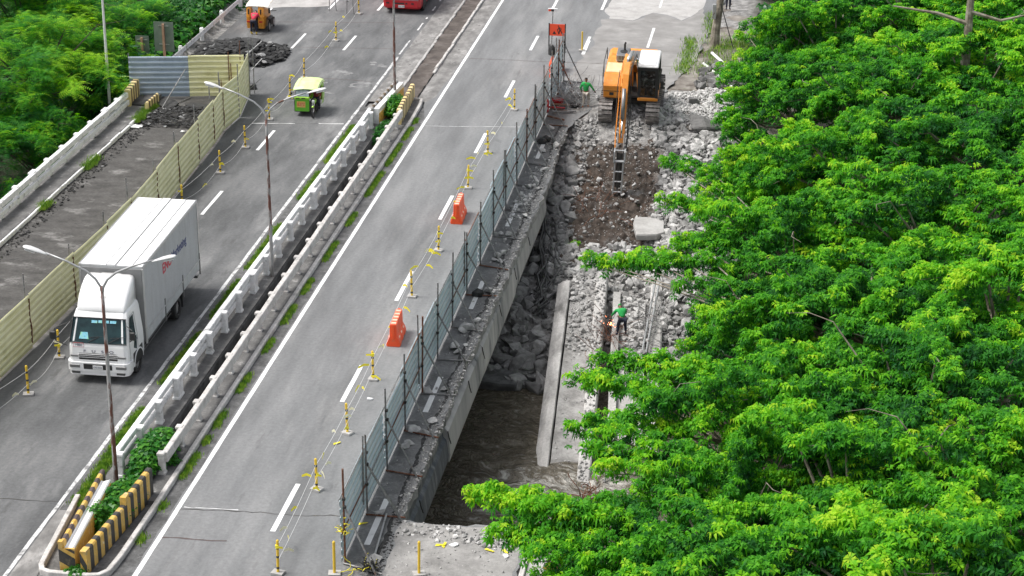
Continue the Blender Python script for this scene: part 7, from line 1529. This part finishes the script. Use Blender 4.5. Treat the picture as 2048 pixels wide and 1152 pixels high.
def crown_mesh(key, pads, dens, shapes, mat, seed, tint0, tsc):
    """foliage and limbs of one crown about its own centre; trees share these meshes"""
    rs = np.random.RandomState(seed); r_ = random.Random(seed); P, S2, T = [], [], []
    for i, (c, L_, w_, a) in enumerate(pads):
        n = int(dens*L_*w_*1.5); ca, sa = math.cos(a), math.sin(a)
        u = rs.rand(n)*2-1; v_ = rs.randn(n)*.42; v_ *= (1-.35*(u+1)/2)
        x = c[0]+ca*u*L_-sa*v_*w_; y = c[1]+sa*u*L_+ca*v_*w_; layer = rs.rand(n)
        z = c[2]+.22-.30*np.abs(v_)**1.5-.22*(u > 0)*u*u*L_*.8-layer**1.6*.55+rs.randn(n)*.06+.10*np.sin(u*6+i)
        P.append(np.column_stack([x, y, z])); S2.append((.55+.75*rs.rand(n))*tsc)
        T.append(np.clip(.62-.52*layer+rs.randn(n)*.13+r_.uniform(-.22, .18)+.20*(u > .35)+tint0, 0, 1))  # shade put into the tint: lower layers darker; tips paler as new growth
    P = np.concatenate(P); S2 = np.concatenate(S2); T = np.concatenate(T)
    v, f, tn = scatter(P, S2, T, shapes, seed, 1.0, .5)
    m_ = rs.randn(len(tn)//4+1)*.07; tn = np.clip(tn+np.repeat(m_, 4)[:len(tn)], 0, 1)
    return npmesh('crown', v, f, mat, False, tn)
def proto(kind, k, shapes, mat, dens, npads, hvar, bark, tsc, tint0):
    if (kind, k) in PROTO: return PROTO[(kind, k)]
    R_ = 4.2; r_ = random.Random(900+k*7+len(kind)); pads = []; limbs = MB(); fork = Vector((0, 0, -R_*.75))
    for i in range(npads):
        a = 2.399*i+r_.uniform(-.4, .4); rad = R_*math.sqrt((i+.5)/npads)*r_.uniform(.85, 1.1); h_ = -(rad/R_)**2*R_*.30+r_.uniform(-hvar, .25*hvar)*.5
        c = Vector((rad*math.cos(a), rad*math.sin(a), h_)); L_, w_, aa = r_.uniform(1.0, 1.9), r_.uniform(.42, .72), a+r_.uniform(-.4, .4); pads.append((c, L_, w_, aa))
        e = c-Vector((0, 0, .22)); mid = fork.lerp(e, .55)+Vector((0, 0, -.25+r_.uniform(-.3, .3))); limbs.tube([fork, mid, e, e+Vector((math.cos(aa)*L_*.7, math.sin(aa)*L_*.7, -.1))], [.085, .05, .028, .012], 5, cap=False)
    a = r_.uniform(0, 6.3); q = Vector((math.cos(a)*R_*.7, math.sin(a)*R_*.7, .15)); limbs.tube([fork.lerp(q, .4), q, q+Vector((math.cos(a)*.8, math.sin(a)*.8, .1)), q+Vector((math.cos(a+.3)*1.4, math.sin(a+.3)*1.4, .1))], [.04, .018, .012, .005], 5, cap=False)
    me = crown_mesh((kind, k), pads, dens, shapes, mat, 60+k, tint0, tsc)
    o = limbs.build('branches', bark); lm = o.data; bpy.data.objects.remove(o); PROTO[(kind, k)] = (me, lm); return PROTO[(kind, k)]
def broadtree(label, base, top, R_, seed, kind='leaf', extra=(), name='broadleaf_tree', grp='trees of the stand on the right bank', trunk_r=.22, bark='trunk', cat='tree', k=0, tint0=0.0):
    t = thing(name, label, cat, base, 0, grp); r_ = random.Random(seed); off = Vector(top)-Vector(base); fork = off+Vector((0, 0, -R_*.75))
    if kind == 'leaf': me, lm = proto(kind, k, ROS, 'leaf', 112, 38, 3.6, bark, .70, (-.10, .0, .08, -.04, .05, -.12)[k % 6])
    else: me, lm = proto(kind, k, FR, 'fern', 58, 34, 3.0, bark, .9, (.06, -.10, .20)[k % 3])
    mb = MB(); mb.tube([(0, 0, -.3), (fork.x*.3, fork.y*.25, fork.z*.5), fork+Vector((0, 0, .3))], [trunk_r*1.25, trunk_r, trunk_r*.7], 8); mb.build('trunk', bark, t)
    rz = r_.uniform(0, 6.28); sc = R_/4.2
    for nm, m_ in (('crown', me), ('branches', lm)):
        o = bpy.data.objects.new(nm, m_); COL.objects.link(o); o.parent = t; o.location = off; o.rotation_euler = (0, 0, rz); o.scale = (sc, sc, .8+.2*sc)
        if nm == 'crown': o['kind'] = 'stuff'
    if extra:
        pads = []; limbs = MB()
        for (p_, L_, a) in extra:
            c = Vector(p_)-Vector(base); pads.append((c, L_, .46, a)); e = c-Vector((0, 0, .22)); st = fork.lerp(off, .3); mid = st.lerp(e, .6)+Vector((0, 0, .1)); limbs.tube([st, mid, e, e+Vector((math.cos(a)*L_*.7, math.sin(a)*L_*.7, -.1))], [.045, .03, .02, .01], 5, cap=False)
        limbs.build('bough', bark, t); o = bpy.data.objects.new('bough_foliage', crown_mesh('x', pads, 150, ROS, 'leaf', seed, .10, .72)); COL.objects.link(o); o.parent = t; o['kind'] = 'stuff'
    return t
# rows of the stand: canopy centre by pixel at its height, radius, label
def TP(px, py, z): q_ = gp(px, py, z); return (q_.x, q_.y, z)
TREES = [ # px, py, z, R, base offset
 (1320, 1085, 4.2, 3.5), (1560, 1080, 5.6, 4.4), (1900, 1090, 6.2, 4.8), (1490, 905, 4.4, 3.2), (1720, 900, 5.6, 4.4), (2010, 880, 6.4, 4.4),
 (1545, 735, 4.9, 4.1), (1850, 700, 6.0, 4.6), (1570, 580, 4.2, 3.1), (1760, 535, 5.6, 4.6), (2030, 520, 6.5, 4.8), (1600, 420, 4.6, 4.2), (1880, 370, 6.0, 4.8),
 (1560, 285, 3.6, 3.3), (1730, 250, 5.2, 4.6), (2000, 220, 6.5, 5.2), (1600, 135, 4.2, 3.8), (1780, 110, 5.8, 4.8), (1960, 70, 6.6, 5.2), (1680, 20, 5.4, 4.4), (1850, -40, 6.5, 5.2), (2060, -20, 7, 5.5), (1590, 60, 4.2, 2.6)]
where = ['nearest the camera beside the near concrete apron', 'at the bottom edge right of the apron', 'at the bottom right corner', 'whose boughs reach over the foaming water', 'in the near middle of the stand', 'at the right edge low in the picture', 'whose boughs hang over the fallen girders', 'in the right half level with the torch worker', 'whose leafy boughs reach the large pale slab', 'in the centre of the stand', 'at the right edge at mid height', 'whose bough tips reach the slope beside the double pipe', 'right of the centre level with the breaker', 'small one beside the biggest boulder', 'right of the pale stone heap', 'at the right edge behind the bare trunk', 'beside the white planks', 'upper middle near the bare trunk', 'top right corner', 'at the top edge of the stand', 'beyond the bare trunk at the top edge', 'in the far top right corner', 'next to the parked motorcycle']
EX = {0: [((1008, 985), 4.0, 1.15, 3.05), ((1055, 1000), 4.0, 1.2, 3.1), ((1095, 1010), 4.1, 1.2, 3.1), ((1130, 1020), 4.2, 1.3, 3.1), ((1190, 1030), 4.2, 1.2, 3.0), ((1028, 1062), 3.4, .8, 3.0), ((1075, 1068), 3.4, .9, 3.1), ((1120, 1090), 3.6, 1.1, 3.0), ((1165, 1125), 3.4, 1.0, 3.1)],
      3: [((1200, 850), 3.4, 1.1, 3.0), ((1250, 870), 3.6, 1.2, 3.0), ((1350, 900), 3.8, 1.2, 2.9), ((1220, 900), 3.4, .8, 3.2), ((1255, 935), 3.4, 1.0, 3.2), ((1330, 970), 3.8, 1.0, 3.1)],
      6: [((1165, 752), 3.2, .6, 2.9), ((1215, 760), 3.4, 1.0, 2.9), ((1265, 770), 3.5, 1.2, 3.0), ((1320, 790), 3.8, 1.2, 3.0), ((1225, 720), 3.5, .8, 3.1), ((1285, 722), 3.6, 1.1, 3.1), ((1345, 722), 3.8, 1.2, 3.1), ((1395, 735), 4.0, 1.1, 3.1)],
      8: [((1190, 518), 2.4, .5, 3.0), ((1235, 524), 2.5, .8, 3.0), ((1280, 522), 2.7, 1.0, 3.0), ((1330, 525), 2.9, 1.1, 3.0), ((1380, 520), 3.1, 1.2, 3.1), ((1400, 565), 3.1, 1.0, 3.2), ((1300, 510), 2.7, .8, 3.0), ((1400, 490), 3.2, 1.1, 3.0), ((1450, 625), 3.2, 1.0, 3.1)],
      11: [((1350, 322), 1.6, .7, 2.9), ((1395, 335), 1.8, .9, 2.9), ((1435, 345), 2.0, 1.0, 3.0), ((1345, 398), 1.4, .7, 3.0), ((1390, 408), 1.7, 1.0, 3.0), ((1440, 415), 2.0, 1.1, 3.1), ((1450, 380), 2.2, 1.1, 3.1), ((1470, 450), 2.4, 1.2, 3.1)],
      13: [((1470, 265), 1.0, .7, 3.0), ((1475, 235), 1.0, .8, 3.0), ((1500, 300), 1.6, 1.0, 3.0)],
      16: [((1470, 185), 1.2, .6, 3.0), ((1510, 195), 1.4, .9, 3.0), ((1550, 200), 1.6, 1.0, 3.0), ((1500, 70), 2.2, .9, 3.0), ((1492, 110), 1.8, .6, 3.1)]}
for i, (px, py, z, R_) in enumerate(TREES):
    top = TP(px, py, z); bx, by = max(top[0]+.8, -3.6), top[1]+.6; ex = [(TP(a, b, zz), L_, an) for (a, b), zz, L_, an in EX.get(i, [])]
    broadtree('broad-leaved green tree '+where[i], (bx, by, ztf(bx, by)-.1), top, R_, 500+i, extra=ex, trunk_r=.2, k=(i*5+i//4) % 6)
# bare pale trunk standing in the canopy
q = TP(1930, 120, 5.5); t = thing('bare_trunk', 'pale branching dead trunk standing out of the canopy at the upper right', 'dead tree', (q[0], q[1], -3)); mb = MB(); mb.tube([(0, 0, 0), (0, 0, 6), (.02, 0, 9), (.0, .1, 11.5)], [.3, .26, .22, .17], 9); mb.build('trunk', 'trunk', t)
mb = MB(); mb.tube([(0, 0, 10.3), (-1.5, .2, 10.7), (-3.6, .4, 10.9)], [.12, .09, .04], 6); mb.tube([(0, 0, 10.9), (1.5, .1, 10.5), (3, .2, 10.9)], [.11, .08, .04], 6); mb.build('bough', 'trunk', t)
# dark undergrowth below the stand
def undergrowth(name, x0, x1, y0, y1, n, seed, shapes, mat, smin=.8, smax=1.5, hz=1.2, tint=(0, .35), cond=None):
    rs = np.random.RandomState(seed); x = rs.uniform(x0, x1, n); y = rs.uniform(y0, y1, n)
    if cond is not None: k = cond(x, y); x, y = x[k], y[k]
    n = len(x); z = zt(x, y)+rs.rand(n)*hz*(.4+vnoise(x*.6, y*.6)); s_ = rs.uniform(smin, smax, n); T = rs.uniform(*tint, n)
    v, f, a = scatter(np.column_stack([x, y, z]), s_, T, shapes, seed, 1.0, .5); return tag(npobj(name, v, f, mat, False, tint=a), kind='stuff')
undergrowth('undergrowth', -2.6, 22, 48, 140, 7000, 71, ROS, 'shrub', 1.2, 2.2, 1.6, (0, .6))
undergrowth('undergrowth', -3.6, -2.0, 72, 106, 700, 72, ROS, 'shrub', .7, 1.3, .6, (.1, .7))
# papaya-like blue-green shrubs at the river bank
def shrub(label, x, y, z, rx, ry, h, n, seed, shapes, mat, tint=(.2, .9), name='shrub', s_=(.7, 1.2), grp=None, stem=True):
    rs = np.random.RandomState(seed); t = thing(name, label, 'shrub', (x, y, z), 0, grp)
    u = rs.randn(n, 3); u /= np.linalg.norm(u, axis=1)[:, None]; rr = rs.rand(n)**.4; P = u*rr[:, None]*np.array([rx, ry, h*.6]); P[:, 2] = np.abs(P[:, 2])+h*.15
    T = np.clip(tint[0]+(tint[1]-tint[0])*rs.rand(n), 0, 1); v, f, a = scatter(P, rs.uniform(s_[0], s_[1], n), T, shapes, seed, 1.0, .6); c = npobj('foliage', v, f, mat, False, t, a); c['kind'] = 'stuff'
    mb = MB()
    for k in range(5): a_ = k*1.3; mb.tube([(0, 0, -.1), (math.cos(a_)*rx*.3, math.sin(a_)*ry*.3, h*.4), (math.cos(a_)*rx*.6, math.sin(a_)*ry*.6, h*.7)], [.03, .02, .01], 5, cap=False)
    mb.build('stems', 'bark_dark', t); return t
q = TP(1330, 880, -2.5); shrub('blue-green broad-leaved shrub on the river bank behind the leaves', q[0], q[1]+1, ztf(q[0], q[1])-.1, 1.6, 1.6, 1.8, 240, 81, ROS, 'shrub', (.1, .5), s_=(1.2, 1.9))
q = TP(1490, 255, 0); shrub('leafy shrub beside the biggest boulder', q[0], q[1]-1, ztf(q[0], q[1])+.1, .9, 1.2, 1.3, 300, 82, ROS, 'leaf', (.2, .8), s_=(.5, .9))
q = TP(1410, 680, -3.5); shrub('bushy shrub on the rocks at the right of the fourth girder', q[0], q[1], ztf(q[0], q[1]), .9, 1.0, 1.0, 200, 83, ROS, 'shrub', (.2, .8), s_=(.6, 1.0))
q = TP(1150, 492, -2.8); shrub('small bright weed growing in the rubble beside the black cables', q[0], q[1], ztf(q[0], q[1])+.1, .25, .25, .3, 40, 84, ROS, 'leaf', (.6, 1), s_=(.35, .6))
q = TP(1395, 745, -4.0); shrub('tuft of dry reeds at the bank under the branches', q[0], q[1], ztf(q[0], q[1]), .8, .8, .7, 150, 85, FR, 'shrub', (.5, 1), s_=(.5, .9))
# plants in the median gap
shrub('heart-leaved creeper filling the near end of the median gap', -20.98, 54.9, .05, .50, 1.7, .95, 1500, 86, HE, 'shrub', (.3, 1), s_=(.9, 1.5))
shrub('lush climbing plant between the railings beside the near lamp', -20.95, 58.4, .1, .48, 1.7, 1.05, 1700, 87, HE, 'shrub', (.2, .95), s_=(.9, 1.6))
shrub('small tree-like weed growing out of the white trough', -21.2, 53.6, .2, .32, .4, 1.1, 200, 88, HE, 'shrub', (.4, 1), s_=(.6, 1))
shrub('low grass-like weed at the nose of the median', -20.95, 50.9, .0, .30, .25, .35, 200, 89, HE, 'shrub', (.3, .8), s_=(.5, .9))
shrub('bright plant around the lamp pole at the far end of the median gap', -21.1, 99.6, .0, .50, 1.3, 1.15, 900, 90, HE, 'shrub', (.3, 1), s_=(.9, 1.5))
shrub('dark trailing plant in the far part of the median gap', -20.95, 96.4, -.3, .36, 1.6, .8, 700, 91, HE, 'shrub', (0, .6), s_=(.9, 1.5))
shrub('single weed behind the first grey railing post', -20.2, 58.4, .12, .12, .2, .3, 50, 92, HE, 'shrub', (.3, .8), s_=(.6, .9))
# ------------------------------------------------------------------ trees and slope on the left
LT = [((70, 60), 3.8, 4.7, 'largest, filling the upper left corner'), ((180, 85), 2.2, 3.6, 'just left of the white pole'), ((-30, 190), 1.6, 4.0, 'at the left edge beside the walkway'), ((85, 235), .4, 2.6, 'in front, beside the white walkway railing'), ((110, 330), -1.0, 2.3, 'lowest one, overhanging the river beside the walkway'), ((195, 150), .2, 2.2, 'touching the white pole above the striped end wall'), ((40, -40), 4.0, 5.0, 'behind the largest one at the top edge'), ((180, -10), 3.0, 4.2, 'at the top edge left of the white pole')]
for i, ((px, py), z, R_, lab) in enumerate(LT):
    top = TP(px, py, z); bx, by = top[0]-.6, top[1]+.8
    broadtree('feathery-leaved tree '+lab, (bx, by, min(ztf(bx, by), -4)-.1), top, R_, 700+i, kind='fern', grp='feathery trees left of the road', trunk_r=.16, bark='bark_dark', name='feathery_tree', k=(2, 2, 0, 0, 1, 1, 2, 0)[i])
lc = lambda x, y: (x < -36.4)
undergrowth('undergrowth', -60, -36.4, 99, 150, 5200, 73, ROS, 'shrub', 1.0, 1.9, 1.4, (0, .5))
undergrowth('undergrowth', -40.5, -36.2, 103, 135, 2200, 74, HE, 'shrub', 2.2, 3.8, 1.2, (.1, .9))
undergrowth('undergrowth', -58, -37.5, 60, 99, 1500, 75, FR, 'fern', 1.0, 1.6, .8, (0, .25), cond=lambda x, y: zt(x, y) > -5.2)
for i, (px, py, z, rr, lab) in enumerate(((300, 60, 0, 2.2, 'dark shrub left of the sign boards'), (400, 50, -.5, 2.2, 'dark shrub between sign board and guard rail'), (460, 8, -.2, 2.0, 'dark shrub at the top edge beside the guard rail'), (330, 10, .8, 3.0, 'tall dark shrub at the top edge above the sign boards'), (400, 85, -1.2, 1.3, 'bright low shrub at the guard rail foot'), (290, 100, -1.4, 1.4, 'leafy shrub behind the blue-grey sheet'))):
    q = TP(px, py, z); shrub(lab+', left of the road', q[0], q[1], z-2.0, rr, rr, 3.0, int(170*rr*rr), 930+i, ROS, 'shrub' if i != 4 else 'leaf', (0, .5) if i < 4 else (.2, .8), s_=(.7, 1.2))
